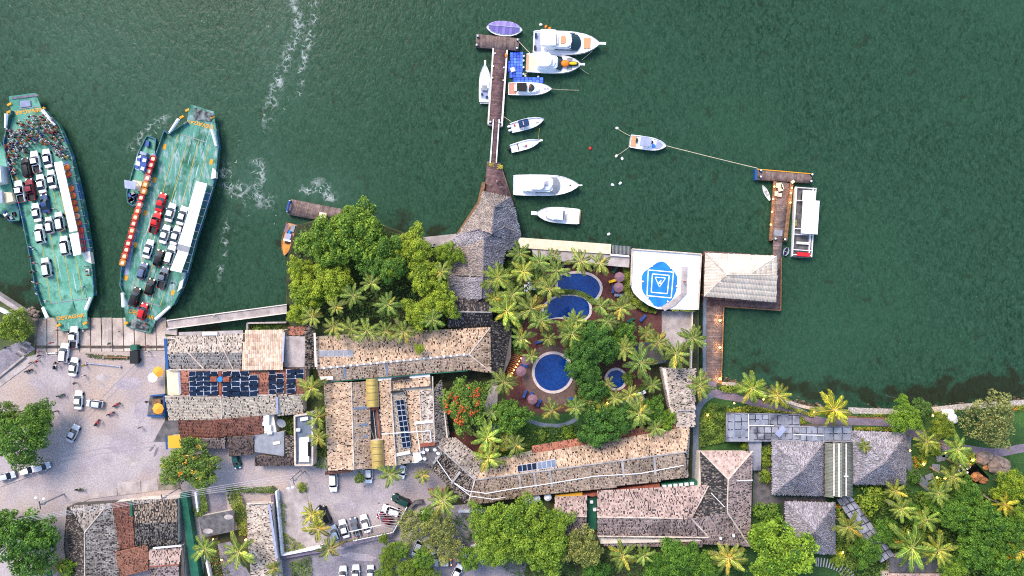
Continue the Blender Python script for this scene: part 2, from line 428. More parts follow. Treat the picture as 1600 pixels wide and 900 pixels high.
# ================================================================== SETTING
rs = np.random.RandomState(7); rnd = random.Random(11)
def structure(o): o['kind'] = 'structure'; return o
def sheet(name, px, z, mat, parent=None):
    mb = MB(); P = WP(px, z); n = len(P)
    a = sum(P[i][0]*P[(i+1) % n][1]-P[(i+1) % n][0]*P[i][1] for i in range(n))
    if a < 0: P = P[::-1]
    mb.add([(x, y, z) for x, y in P], [tuple(range(n))])
    o = mb.build(name, m_[mat], parent)
    return structure(o) if parent is None else o

def path(name, px, w, z, mat):
    mb = MB(); L = smooth_line([tuple(W(x, y, z)[:2]) for x, y in px], 6)
    ribbon_mesh(mb, L, w*K, z); return structure(mb.build(name, m_[mat]))

# ---- water
xs = np.concatenate([[-3000, -900, -400, -220], np.linspace(-150, 150, 241), [220, 400, 900, 3000]])
ys = np.concatenate([[-3000, -900, -400, -200], np.linspace(-80, 80, 129), [200, 400, 900, 3000]])
XX, YY = np.meshgrid(xs, ys); nx, ny = len(xs), len(ys)
idx = np.arange(nx*ny).reshape(ny, nx)
F = np.stack([idx[:-1, :-1], idx[:-1, 1:], idx[1:, 1:], idx[1:, :-1]], -1).reshape(-1, 4)
me = mesh_quads('water', np.stack([XX, YY, 0*XX], -1).reshape(-1, 3), F, m_['water'])
weed = np.zeros(XX.shape); pale_water = np.zeros(XX.shape)
for px, py, rx, ry, s in ((1290, 606, 60, 16, .9), (1380, 622, 90, 16, 1.0), (1480, 618, 80, 20, 1.1), (1570, 606, 70, 22, 1.0), (1165, 575, 45, 22, .75), (1230, 600, 40, 14, .7),
                          (560, 335, 60, 14, .9), (630, 358, 40, 16, .9), (690, 362, 30, 10, .6), (20, 452, 45, 26, 1.1), (45, 478, 22, 16, 1.0), (320, 515, 80, 10, .8), (1095, 500, 10, 120, .9), (440, 385, 18, 60, .5), (900, 372, 90, 6, .5), (1540, 592, 60, 16, .5)):
    c = W(px, py); weed += .72*s*np.exp(-(((XX-c.x)/(rx*K))**2+((YY-c.y)/(ry*K))**2))
for px, py, rx, ry, s in ((390, 280, 50, 50, .35), (440, 60, 70, 130, .22), (500, 300, 60, 30, .3), (160, 120, 200, 140, .16), (290, 190, 60, 60, .2), (90, 60, 200, 80, .12)):  # paler water around the wakes and towards the north-west
    c = W(px, py); pale_water += s*np.exp(-(((XX-c.x)/(rx*K))**2+((YY-c.y)/(ry*K))**2))
for nm, arr in (('weed', weed), ('pale_water', pale_water)):
    a = me.attributes.new(nm, 'FLOAT', 'POINT'); a.data.foreach_set('value', arr.ravel().astype(np.float32))
structure(link('water', me))

# ---- wake foam: small curled flakes on the water
V = []; FF = []
def foam(line, n, spread, size):
    """thin meandering filaments scattered along a line"""
    P = [np.array(W(x, y)[:2]) for x, y in line]; seg = [np.linalg.norm(P[i+1]-P[i]) for i in range(len(P)-1)]; T = sum(seg)
    for _ in range(int(n*.15)):
        u = rs.rand()*T; i = 0
        while i < len(seg)-1 and u > seg[i]: u -= seg[i]; i += 1
        q = P[i]+(P[i+1]-P[i])*(u/seg[i])+rs.randn(2)*spread*(.2+rs.rand()); d = (P[i+1]-P[i])/seg[i]
        ang = math.atan2(d[1], d[0])+rs.randn()*.8; m = rs.randint(3, 9); st_ = size*(.10+.22*rs.rand()); w0 = .02+.06*rs.rand()**2.5; b = len(V)
        for k in range(m+1):
            ang += rs.randn()*.55; q = q+np.array([math.cos(ang), math.sin(ang)])*st_; w = w0*(.35+.9*rs.rand())*(1-abs(2*k/m-1)**3*.9)
            nn = np.array([-math.sin(ang), math.cos(ang)])*w; V.append((*(q-nn), .05)); V.append((*(q+nn), .05))
        for k in range(m): FF.append((b+2*k, b+2*k+2, b+2*k+3, b+2*k+1))
for ln, n, sp, sz in (([(452, 0), (466, 20), (470, 40), (462, 62), (443, 88)], 130, 1.0, 1.0), ([(489, -5), (491, 38), (481, 64), (474, 91), (470, 125), (467, 147)], 120, .7, 1.0),
                      ([(430, 108), (421, 160), (417, 197)], 60, .9, .9), ([(455, 130), (443, 150), (430, 190)], 30, 1.4, .6),
                      ([(356, 262), (358, 290), (372, 283), (380, 297)], 90, 1.0, .9), ([(392, 262), (406, 256), (398, 285), (402, 305), (390, 312)], 110, 1.3, .9),
                      ([(468, 300), (485, 298), (499, 290), (509, 302), (512, 312)], 70, .8, .9), ([(240, 196), (262, 186), (250, 200), (232, 212)], 80, 1.2, .7), ([(205, 235), (214, 228)], 16, .8, .7),
                      ([(362, 215), (372, 240), (362, 255)], 25, 1.2, .7), ([(404, 5), (409, 30), (420, 40)], 40, 1.4, .7), ([(425, 335), (432, 345)], 15, 1.5, .7),
                      ([(300, 55), (330, 20)], 20, 1.2, .9), ([(120, 30), (60, 60), (20, 100)], 14, 7, .6), ([(150, 150), (200, 60), (330, 120)], 20, 9, .6),
                      ([(400, 330), (350, 400), (330, 460)], 30, 4, .6)):
    foam(ln, n, sp, sz)
setp(link('foam', mesh_quads('foam', V, FF, m_['foam'])), 'thin white foam streaks left on the green water by boat wakes', 'foam', kind='stuff')

mb = MB()
for ln, w_ in (([(440, -30), (462, 20), (466, 50), (452, 80), (438, 115), (424, 160), (416, 205)], 24), ([(492, -30), (491, 40), (480, 70), (472, 110), (466, 150)], 15), ([(350, 250), (356, 285), (378, 300), (400, 310), (430, 318)], 30), ([(400, 245), (408, 270), (396, 300), (385, 325)], 26), ([(462, 306), (485, 296), (502, 290), (516, 306), (520, 320)], 26), ([(200, 240), (225, 212), (250, 190), (275, 190)], 22), ([(355, 330), (350, 390), (338, 440)], 14)):
    L = smooth_line([tuple(W(x, y)[:2]) for x, y in ln], 5); n = len(L)
    for k in range(8):
        c_ = (k-3.5)/8*w_*K; fo = 1-abs((k-3.5)/4)**1.5
        mid = [tuple(np.array(p)+c_*np.array((-(L[min(i+1, n-1)][1]-L[max(i-1, 0)][1]), L[min(i+1, n-1)][0]-L[max(i-1, 0)][0]))/max(1e-6, math.hypot(L[min(i+1, n-1)][0]-L[max(i-1, 0)][0], L[min(i+1, n-1)][1]-L[max(i-1, 0)][1]))) for i, p in enumerate(L)]
        r = ribbon(mid, w_*K/8)
        for i in range(n-1):
            g = .62*fo*min(1, (i+.5)/4, (n-1.5-i+.5)/4); mb.add([(*r[2*n-1-i], .03), (*r[2*n-2-i], .03), (*r[i+1], .03), (*r[i], .03)], [(0, 1, 2, 3)], 0, (g, g, g))
setp(mb.build('wake_foam', m_['wake_foam']), 'lacy pale wake foam drifting on the water around the ferries', 'foam', kind='stuff')
# ---- land
LAND = [(-1800, 250), (-400, 300), (-60, 425), (0, 466), (40, 492), (54, 499), (54, 553), (262, 547), (258, 522), (275, 525), (340, 522), (385, 519), (385, 505), (446, 503), (447, 470), (450, 402),
        (463, 352), (540, 331), (600, 352), (653, 371), (714, 366), (722, 376), (812, 373), (985, 390), (1092, 398), (1092, 594), (1128, 599), (1165, 602), (1200, 616), (1235, 628), (1270, 637), (1340, 643),
        (1420, 642), (1510, 634), (1600, 627), (1900, 600), (3200, 560), (3200, 2600), (-1800, 2600)]
mb = MB(); mb.prism(WP(LAND, GZ), -4, GZ, 0, 1); structure(mb.build('ground', [m_['quay'], m_['land']]))
sheet('plaza', [(-900, 620), (0, 570), (62, 552), (258, 548), (258, 690), (350, 690), (480, 690), (500, 715), (690, 716), (740, 795), (820, 900), (820, 1100), (-900, 1100)], GZ+.012, 'plaza')
sheet('street', [(440, 873), (600, 846), (700, 835), (830, 850), (818, 900), (818, 1100), (440, 1100)], GZ+.02, 'street')
# kerb lines and pavements of the square
def slab(name, px, z0, z1, mat, parent=None):
    mb = MB(); mb.prism(WP(px, z1), z0, z1); o = mb.build(name, m_[mat], parent)
    return structure(o) if parent is None else o
slab('pavement', [(0, 590), (50, 557), (60, 552), (63, 558), (0, 604)], GZ, GZ+.14, 'concrete')
slab('pavement', [(-60, 585), (0, 548), (36, 530), (55, 545), (0, 585), (-60, 620)], GZ, GZ+.1, 'street')
slab('pavement', [(100, 790), (140, 772), (182, 763), (183, 774), (140, 780), (105, 796)], GZ, GZ+.14, 'concrete')
slab('pavement', [(183, 754), (219, 751), (220, 770), (184, 774)], GZ, GZ+.15, 'concrete')
slab('pavement', [(221, 750), (246, 748), (247, 766), (221, 770)], GZ, GZ+.13, 'concrete')
slab('pavement', [(248, 748), (280, 752), (282, 764), (248, 766)], GZ, GZ+.14, 'quay')
slab('kerb', [(-40, 766), (0, 758), (66, 735), (80, 728), (79, 731), (66, 738), (0, 761), (-40, 770)], GZ, GZ+.16, 'concrete')
slab('pavement', [(257, 658), (278, 657), (280, 684), (262, 690), (240, 690)], GZ, GZ+.1, 'concrete_dark')
slab('pavement', [(436, 770), (470, 742), (476, 760), (486, 800), (505, 848), (480, 862), (446, 870)], GZ, GZ+.1, 'concrete')
# worn patches, tyre tracks and drain covers of the square
for i, (x, y, w_, h_, r_, mt) in enumerate(((160, 590, 26, 12, .1, 'concrete'), (158, 602, 16, 9, .5, 'concrete'), (200, 600, 40, 22, -.2, 'plaza_worn'), (90, 640, 34, 20, .6, 'plaza_worn'), (190, 700, 46, 26, .2, 'plaza_worn'), (140, 720, 30, 16, -.4, 'plaza_worn'), (222, 640, 22, 40, .1, 'plaza_worn'), (60, 600, 30, 16, .7, 'plaza_worn'), (205, 720, 26, 14, .3, 'concrete'), (590, 770, 50, 18, .1, 'plaza_worn'), (540, 790, 40, 16, -.1, 'plaza_worn'), (560, 870, 60, 12, .1, 'plaza_worn'), (244, 706, 5, 16, .5, 'oil_stain'), (238, 700, 4, 14, .7, 'oil_stain'), (592, 786, 4, 3, 0, 'oil_stain'), (570, 760, 3, 3, 0, 'oil_stain'))):
    P_ = [(x+(w_/2*math.cos(a)*math.cos(r_)-h_/2*math.sin(a)*math.sin(r_))*q, y+(w_/2*math.cos(a)*math.sin(r_)+h_/2*math.sin(a)*math.cos(r_))*q) for a, q in ((2*math.pi*k/18, rnd.uniform(.72, 1.15)) for k in range(18))]
    sheet('pavement_patch' if mt != 'oil_stain' else 'oil_stain', P_, GZ+.016+.0012*i, mt)
for a_, b_ in (((108, 610), (104, 560)), ((114, 612), (110, 562)), ((118, 660), (220, 560)), ((124, 664), (226, 566)), ((60, 720), (240, 690)), ((64, 727), (244, 697))): path('tyre_track', [a_, ((a_[0]+b_[0])/2+4, (a_[1]+b_[1])/2-3), b_], 1.6, GZ+.04, 'plaza_worn')
# ferry ramp of concrete strips running down into the water
rampo = thing('boat_ramp', None, None, W(158, 520, 0)); rampo['kind'] = 'structure'
NS = 12
for i in range(NS):
    xa, xb = 55+i*17.2, 55+(i+1)*17.2-1.5
    lean = lambda x: (x-158)*-.02
    mb = MB()
    a, b_, c, d = W(xa+2, 556, GZ), W(xb+2, 556, GZ), W(xb+lean(xb), 464, -.9), W(xa+lean(xa), 464, -.9)
    k = .03*rnd.random()
    e, f = d.lerp(a, .34), c.lerp(b_, .34)
    top = [Vector((p.x, p.y, p.z+k+.03)) for p in (a, b_, f, e, c, d)]
    mb.add([*top, *[p-Vector((0, 0, .6)) for p in top]], [(0, 3, 2, 1), (1, 2, 8, 7), (0, 6, 9, 3), (0, 1, 7, 6)], 0)
    mb.add([top[3], top[5], top[4], top[2]], [(0, 1, 2, 3)], 1)
    mb.build('slab', [m_['ramp'], m_['rampwet']], rampo)
sheet('ramp_bed', [(54, 556), (264, 552), (264, 540), (54, 540)], GZ-.25, 'rampwet')
mb = MB(); a, b_, c, d = W(52, 556, GZ), W(266, 552, GZ), W(262, 462, -1.1), W(52, 462, -1.1)
mb.add([Vector((p.x, p.y, p.z-.12)) for p in (a, d, c, b_)], [(0, 1, 2, 3)]); structure(mb.build('ramp_base', m_['rampwet']))
# rocks at the ramp's corner
for i, (x, y, r) in enumerate(((49, 490, .9), (53, 486, .7), (46, 484, .6), (57, 493, .8), (51, 481, .5), (44, 491, .5), (55, 500, .7), (60, 487, .45))):
    mb = MB(); mb.ball((0, 0, 0), r, 7, 4, sq=(1, .8, .7))
    mb.v = [tuple(c*(1+.25*rnd.uniform(-1, 1)) for c in v) for v in mb.v]
    o = link('rock', mb.mesh('rock', m_['rock']), loc=W(x, y, 1.1)); setp(o, 'rough brown boulder at the corner of quay and ferry ramp', 'rock', 'boulders beside the ramp')
# quay walls west of the ramp
slab('quay_wall', [(-60, 423), (0, 462), (40, 488), (37, 494), (0, 470), (-60, 431)], -2, GZ+.5, 'concrete')
slab('quay_wall', [(-30, 470), (3, 482), (30, 497), (28, 501), (0, 487), (-30, 476)], GZ, GZ+.7, 'whitewash')
slab('retaining_wall', [(-20, 598), (0, 585), (36, 556), (38, 558), (0, 589), (-20, 602)], GZ, GZ+.6, 'concrete')
st = thing('steps', 'flight of grey concrete steps beside the round bush on the square', 'steps', W(45, 543, GZ))
for i in range(6):
    mb = MB(); a, b_ = W(33+i*3.2, 551-i*3.4), W(44+i*2.4, 558-i*4.2)
    mb.tube([(a.x, a.y, GZ+.1+.06*(i % 2)), (b_.x, b_.y, GZ+.1+.06*(i % 2))], .22, 4); mb.build('step', m_['concrete' if i % 2 else 'concrete_dark'], st)
# long concrete footbridge over the inlet
mb = MB(); mb.prism(WP([(260, 500), (448, 475), (448, 490), (264, 514)], 2.2), 1.7, 2.2)
fb = thing('footbridge', 'narrow grey concrete footbridge crossing the inlet behind the tiled houses', 'bridge', W(355, 495, 0)); mb.build('deck', m_['concrete'], fb)
for s in (0, 13.5):
    mb = MB(); mb.prism(WP(ribbon([(261, 500.7+s), (448, 475.7+s)], 1.4), 2.5), 2.2, 2.5); mb.build('parapet', m_['concrete_pale'], fb)
for i in range(6):
    c = W(275+i*34, 505-i*4.4, 0); mb = MB(); mb.cyl((c.x, c.y, -3), .3, 4.7, 8); mb.build('pile', m_['concrete_dark'], fb)
slab('pavement', [(260, 512), (276, 512), (276, 524), (259, 522)], GZ, GZ+.5, 'concrete')

# ---- hotel gardens and terraces
sheet('garden_soil', [(448, 402), (464, 353), (540, 333), (655, 373), (700, 380), (705, 520), (448, 505)], GZ+.01, 'soil')
sheet('garden_soil', [(700, 470), (812, 375), (985, 392), (1090, 400), (1090, 760), (700, 790), (690, 640)], GZ+.014, 'soil')
sheet('terrace', [(806, 400), (985, 412), (1004, 440), (1006, 478), (1036, 486), (1036, 545), (1012, 566), (1020, 600), (990, 628), (900, 640), (845, 646), (792, 628), (786, 596), (800, 545), (812, 515), (800, 470), (792, 430)], GZ+.03, 'brick_terrace')
sheet('pool_deck', smooth_line([(822, 560), (850, 540), (880, 545), (905, 570), (900, 610), (880, 632), (850, 630), (826, 612), (815, 588)], 5, True), GZ+.045, 'deck_brown')
sheet('terrace', [(690, 680), (730, 668), (775, 690), (770, 740), (740, 735)], GZ+.03, 'brick_terrace')
sheet('lawn', [(1095, 602), (1165, 604), (1200, 618), (1270, 639), (1340, 645), (1420, 644), (1510, 636), (1600, 629), (1900, 602), (2600, 580), (2600, 1300), (1095, 1300)], GZ+.02, 'lawn')
sheet('lawn', [(790, 640), (830, 650), (985, 640), (1060, 650), (1060, 680), (830, 712), (770, 730)], GZ+.034, 'lawn')
path('path', [(1113, 596), (1117, 614), (1153, 621), (1194, 632), (1234, 639), (1256, 648), (1272, 656), (1300, 660), (1340, 658), (1395, 661), (1425, 672), (1450, 689), (1480, 696), (1510, 702), (1560, 707), (1620, 698), (1800, 690)], 13, GZ+.06, 'path')
path('path', [(1116, 615), (1098, 628), (1089, 648), (1087, 700), (1086, 750)], 9, GZ+.05, 'path_grey')
path('path', [(1421, 668), (1417, 700), (1423, 730), (1440, 752), (1462, 772), (1470, 800)], 12, GZ+.052, 'path_grey')
path('path', [(824, 656), (850, 664), (880, 664), (902, 654)], 6, GZ+.06, 'path_grey')
path('shore_stones', [(1128, 599), (1166, 603), (1200, 617), (1235, 629), (1270, 638), (1340, 644)], 5, GZ+.05, 'pebble')
path('shore_stones', [(1325, 641), (1420, 643), (1510, 635), (1600, 629), (1800, 612)], 9, GZ+.055, 'pebble')
path('path_edge', [(1325, 651), (1394, 654)], 3, GZ+.07, 'timber')
mb = MB(); L = smooth_line([(1130, 597), (1166, 601), (1200, 614), (1235, 627), (1270, 635), (1340, 641), (1420, 640), (1510, 632), (1600, 625), (1680, 619)], 12)
for i in range(420):
    x, y = L[rnd.randrange(len(L))]; c = W(x+rnd.gauss(0, 4), y-abs(rnd.gauss(0, 3.2))+1, .1); r = rnd.uniform(.12, .5); g = rnd.uniform(.35, 1.1)
    mb.ball((c.x, c.y, .05), r, 6, 3, sq=(1, rnd.uniform(.6, 1), .6), t=(g, g*.95, g*.85))
setp(mb.build('shore_rocks', m_['rock_tint']), 'loose dark stones lying along the east garden shoreline', 'stones', kind='stuff')
# stepping slabs and the dark lily pond
for x, y, r, w, h in ((1470, 716, .2, 14, 9), (1462, 730, -.1, 12, 10), (1452, 745, .3, 13, 9), (1476, 708, .1, 9, 12), (1458, 755, .5, 12, 8)):
    c = W(x, y, GZ); mb = MB(); mb.box((c.x, c.y, GZ+.06), (w*K, h*K, .1), r); o = mb.build('paving_slab', m_['path_grey']); structure(o)
sheet('pond', smooth_line([(1488, 722), (1500, 716), (1522, 722), (1538, 738), (1545, 748), (1530, 756), (1505, 750), (1490, 742)], 4, True), GZ+.065, 'pond')
for i, (x, y) in enumerate(((1500, 728), (1507, 727), (1511, 732), (1515, 729), (1511, 738), (1498, 735), (1490, 737), (1504, 733))):
    c = W(x, y, GZ); mb = MB(); mb.cyl((c.x, c.y, GZ+.08), .28, .05, 7); o = mb.build('lily_pad', m_['white']); setp(o, 'pale lily blossom floating on the dark garden pond', 'lily', 'lilies on the pond')
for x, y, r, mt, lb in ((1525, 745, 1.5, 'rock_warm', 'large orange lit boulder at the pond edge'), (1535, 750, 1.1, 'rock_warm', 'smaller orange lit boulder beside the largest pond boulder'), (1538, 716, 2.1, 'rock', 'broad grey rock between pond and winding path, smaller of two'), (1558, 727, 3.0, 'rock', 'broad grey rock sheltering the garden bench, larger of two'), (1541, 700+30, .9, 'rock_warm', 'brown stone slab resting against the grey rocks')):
    c = W(x, y, GZ); mb = MB(); mb.ball((0, 0, .2), r, 10, 6, sq=(1, .75, .45))
    mb.v = [tuple(cc*(1+.18*rnd.uniform(-1, 1)) for cc in v) for v in mb.v]
    setp(link('boulder', mb.mesh('boulder', m_[mt]), loc=c), lb, 'boulder')
# white moulded garden sculpture/shelter near the shore
mb = MB()
for x, y, r in ((1476, 645, 1.0), (1481, 648, 1.15), (1486, 652, 1.1), (1483, 644, .9), (1489, 656, .8)):
    c = W(x, y, GZ); mb.ball((c.x, c.y, GZ+.5), r, 10, 6, sq=(1, 1, .7))
sg = thing('garden_shelter', 'rounded white moulded shelter on the lawn near the shore', 'shelter', W(1482, 648, GZ)); mb.build('shell', m_['white'], sg, smooth=True)

# ---- lamps that are lit in the photograph
def glow(p, watts):
    l = bpy.data.lights.new('lamp_light', 'POINT'); l.energy = watts; l.color = (1, .55, .18); l.shadow_soft_size = .15
    o = bpy.data.objects.new('lamp_light', l); COLL.objects.link(o); o.location = p; return o
def garden_lamp(px, py, label, z=1.0, w=60, r=.22, zb=GZ, group=None):
    c = W(px, py, zb+z); t = thing('garden_lamp', label, 'lamp', (c.x, c.y, zb), group=group)
    mb = MB(); mb.cyl((0, 0, 0), .05, z, 6); mb.build('post', m_['dark'], t, local=True)
    mb = MB(); mb.ball((0, 0, z), r, 8, 5); mb.build('globe', m_['lamp'], t, local=True)
    mb = MB(); mb.cyl((0, 0, z+r+.25), r*.3, .06, 8, r2=.05); mb.build('cap', m_['dark'], t, local=True)
    if w:
        g = glow((0, 0, z+r+.12), w); g.parent = t
for a in ((1193, 624, 'lit garden lamp between the two palms by the dock path'), (1147, 630, 'dim lamp beside the hedge south of the dock path'), (1272, 643, 'bright lamp at the foot of the yellow palm'), (1106, 649, 'lamp among bushes beside the narrow grey path'),
          (1457, 649, 'bright lamp beside the white shelter'), (1422, 704, 'lamp at the path bend beside the grey pyramid roof'), (1443, 725, 'bright lamp in the orange bed by stepping slabs'), (1477, 707, 'lamp beside the palm north of the pond'), (1520, 719, 'bright lamp at the pond north rim'),
          (1477, 748, 'brightest lamp south of the pond among palms'), (1464, 746, 'lamp in the orange flower bed'), (1541, 653, 'lamp inside the broad tree on the lawn'), (1419, 832, 'lamp under the wispy bottom palm'), (1438, 843, 'brighter lamp under the wispy bottom palm'), (1317, 863, 'lamp beside the third pyramid roof'),
          (949, 630, 'very bright lamp on the terrace between garden palms'), (805, 652, 'lamp inside the round garden tree'), (384, 844, 'bright lamp beside the striped tile hut'), (333, 843, 'orange lamp beside the concrete shed roof'), (346, 875, 'orange lamp in the driveway flower bed'), (622, 424, 'lamp in the treetop grove by the inlet'),
          (1460, 681, 'small warm lamp on the curved path under the palm'), (823, 533, 'small lamp by the pool stairs palm')):
    bright = 'bright' in a[2]
    garden_lamp(*a, w=110 if bright else 40, r=.32 if bright else .2, z=4.0 if 'tree' in a[2] else 1.2)
# ================================================================== DOCKS, HELIPAD, POOLS
def bil(q, u, v):
    a, b, c, d = q; return a*(1-u)*(1-v)+b*u*(1-v)+c*u*v+d*(1-u)*v
def planks(parent, quad, z, pw=.24, mat='plank', th=.08, var=.28, along=False):
    """planks laid across the quad a-b-c-d: each runs from edge a-d to edge b-c"""
    q = [W(x, y, z) for x, y in quad]
    if along: q = [q[1], q[2], q[3], q[0]]
    L = ((q[3]-q[0]).length+(q[2]-q[1]).length)/2; n = max(2, int(L/pw)); V = []; F = []; T = []
    for i in range(n):
        v0, v1 = (i+.05)/n, (i+.95)/n; dz = rnd.uniform(-.012, .012); e0, e1 = rnd.uniform(-.004, .0), rnd.uniform(1, 1.004)
        p = [bil(q, e0, v0), bil(q, e1, v0), bil(q, e1, v1), bil(q, e0, v1)]; b = len(V)
        V += [(a.x, a.y, a.z+dz) for a in p]+[(a.x, a.y, a.z-th) for a in p]
        F += [(b, b+1, b+2, b+3), (b, b+4, b+5, b+1), (b+1, b+5, b+6, b+2), (b+2, b+6, b+7, b+3), (b+3, b+7, b+4, b)]
        g = 1+rnd.uniform(-var, var*.6); T += [(g, g*rnd.uniform(.95, 1.0), g*rnd.uniform(.93, 1.02))]*5
    V = np.array(V); F = np.array(F)
    P = bil(q, .5, .5); n_ = np.array(V)-np.array(ORG[parent.name]); 
    nm = np.cross(V[1]-V[0], V[3]-V[0])
    if nm[2] < 0: F = F[:, ::-1]
    o = link('planks', mesh_quads('planks', n_, F, m_[mat], np.array(T)), parent); o['kind'] = 'stuff'; return o
def beam(parent, quad, z0, z1, mat='timber_dark', name='substructure', sh=.6):
    c = np.mean(quad, axis=0); q = [tuple(c+(np.array(p)-c)*(1-sh/max(1, np.linalg.norm(np.array(p)-c)))) for p in quad]
    mb = MB(); mb.prism(WP(q, z1), z0, z1); return mb.build(name, m_[mat], parent)
def piles(parent, pts, top, r=.2, mat='timber_dark', name='pile'):
    for x, y in pts:
        c = W(x, y, top); mb = MB(); mb.cyl((c.x, c.y, -3), r, 3+top, 8); mb.build(name, m_[mat], parent)
def rail(parent, pts, z, h=.9, mat='offwhite', r=.06, posts=6):
    mb = MB(); P = [W(x, y, z+h) for x, y in pts]
    mb.tube(P, r, 5); mb.tube([p-Vector((0, 0, h*.5)) for p in P], r*.7, 4)
    for i in range(len(P)-1):
        for k in range(posts):
            p = P[i].lerp(P[i+1], k/max(1, posts-1)); mb.tube([p, p-Vector((0, 0, h))], r, 4)
    return mb.build('railing', m_[mat], parent)
def bollards(parent, pts, z, mat='white'):
    for x, y in pts:
        c = W(x, y, z+.7); mb = MB(); mb.cyl((c.x, c.y, z), .32, .7, 10); mb.build('pile', m_['dark'], parent)
        mb = MB(); mb.cyl((c.x, c.y, z+.7), .26, .3, 10, r2=.08); mb.build('pile_cap', m_[mat], parent)
# ---- long pier with the T head
DZ = 1.1
pier = thing('pier', 'long wooden pier with plank T head beside the moored yachts', 'pier', W(780, 130, 0))
TH = [(744, 53), (812, 60), (810, 79), (743, 74)]
planks(pier, TH, DZ, .25, along=True); beam(pier, TH, .1, DZ-.1)
ST = [(772.5, 76), (790.5, 78), (782, 196), (764.5, 194)]
planks(pier, ST, DZ-.05, .25, 'plank_red'); beam(pier, ST, .1, DZ-.16)
for e in ([(769.5, 75), (772, 75.5), (764, 194), (761.5, 194)], [(791, 78), (793.5, 78), (785.5, 197), (782.5, 197)]):
    mb = MB(); mb.prism(WP(e, DZ+.1), DZ-.4, DZ+.1); mb.build('edge_beam', m_['offwhite'], pier)
mb = MB(); mb.prism(WP([(762, 193.5), (785, 196.5), (785, 198), (762, 195.5)], DZ), .1, DZ); mb.build('edge_beam', m_['concrete'], pier)
piles(pier, [(768, 100), (792, 104), (766, 140), (790, 144), (763, 180), (787, 184)], DZ-.2, .18)
bollards(pier, [(746.5, 56), (745, 70), (809, 62), (808, 75), (766, 190.5), (780.5, 191.5)], DZ-.1)
for i, (x, y, c) in enumerate(((790.5, 87, 'orange'), (773.5, 84, 'white'), (771, 104, 'white'), (787.5, 106, 'white'), (770, 122, 'offwhite'), (786.5, 126, 'offwhite'))):
    p = W(x, y, DZ); mb = MB(); mb.ball((0, 0, .25), .35 if c == 'orange' else .22, 8, 5, sq=(.8, 1.5 if c == 'orange' else 1, .7))
    setp(link('buoy', mb.mesh('buoy', m_[c]), loc=p), ('orange float hung on the pier edge near the blue dock' if c == 'orange' else f"{'white' if c == 'white' else 'dirty'} mooring fender on the long pier's {'outer' if i % 2 else 'boat'} edge {'near its head' if i < 3 else 'halfway along'}"), 'float')
gang = thing('gangway', 'narrow white railed gangway joining pier and thatched jetty', 'gangway', W(772, 220, 0))
GQ = [(771, 186), (780, 186.5), (775.5, 254), (766, 254)]
planks(gang, GQ, DZ+.1, .22, 'plank_red', along=False)
for e in ([(770.2, 186), (771.8, 186), (767, 254), (765, 254)], [(779, 186.5), (780.8, 186.5), (776.3, 254), (774.6, 254)]):
    mb = MB(); mb.prism(WP(e, DZ+.5), DZ-.1, DZ+.5); mb.build('side_rail', m_['white'], gang)
# ---- jetty deck in front of the big thatched roof
jet = thing('jetty', 'dark plank jetty widening towards the big thatched roof', 'jetty', W(780, 300, 0))
planks(jet, [(761, 252), (780, 254), (797, 312), (757, 302)], DZ+.2, .26, 'plank_red'); planks(jet, [(780.5, 256), (781.5, 254), (804, 320), (798, 316)], DZ+.15, .25, 'plank_red', along=True)
planks(jet, [(757, 303), (798, 313), (812, 372), (716, 366)], DZ+.18, .3, 'plank_red')
beam(jet, [(761, 252), (780, 254), (804, 320), (812, 372), (716, 366), (757, 300)], .2, DZ+.02)
piles(jet, [(762, 254), (780, 256), (758, 276), (790, 282), (800, 310), (808, 345), (740, 330), (725, 350)], DZ)
mb = MB(); mb.prism(WP([(753, 285), (758.5, 285), (756, 300), (749, 318), (715, 368), (712.5, 366), (746, 315)], 1.9), .2, 1.9); mb.build('fascia', m_['timber'], jet)
mb = MB(); mb.prism(WP([(650, 372), (714, 365), (722, 376), (703, 382), (655, 389)], 1.9), .2, 1.9); setp(mb.build('quay_walk', m_['concrete']), 'grey quay walk joining the tree grove and thatched jetty', 'walkway')
# ---- wooden pier at the grove
p2 = thing('pier', 'short weathered plank pier with blue mooring frame beside the grove', 'pier', W(490, 328, 0))
q = [(455, 311), (536, 327), (530, 350), (449, 335)]
planks(p2, q, DZ, .24, along=True); beam(p2, q, .1, DZ-.1)
piles(p2, [(460, 315), (456, 333), (490, 320), (486, 340), (520, 326)], DZ-.2)
mb = MB(); a, b_ = W(452.5, 314, DZ+1), W(449, 330, DZ+1); mb.tube([a, b_], .3, 8); mb.build('mooring_frame', m_['cabin_blue'], p2)
bollards(p2, [(452.5, 314.5), (449, 330)], DZ)
mb = MB(); c = W(504, 337, DZ+1.2); mb.box(c, (11*K, 10*K, .12), -.2); mb.box(c-Vector((0, 0, .6)), (8*K, 7*K, 1.1), -.2); setp(mb.build('kiosk', [m_['cream']]), 'small cream kiosk roof standing on the weathered pier', 'kiosk')
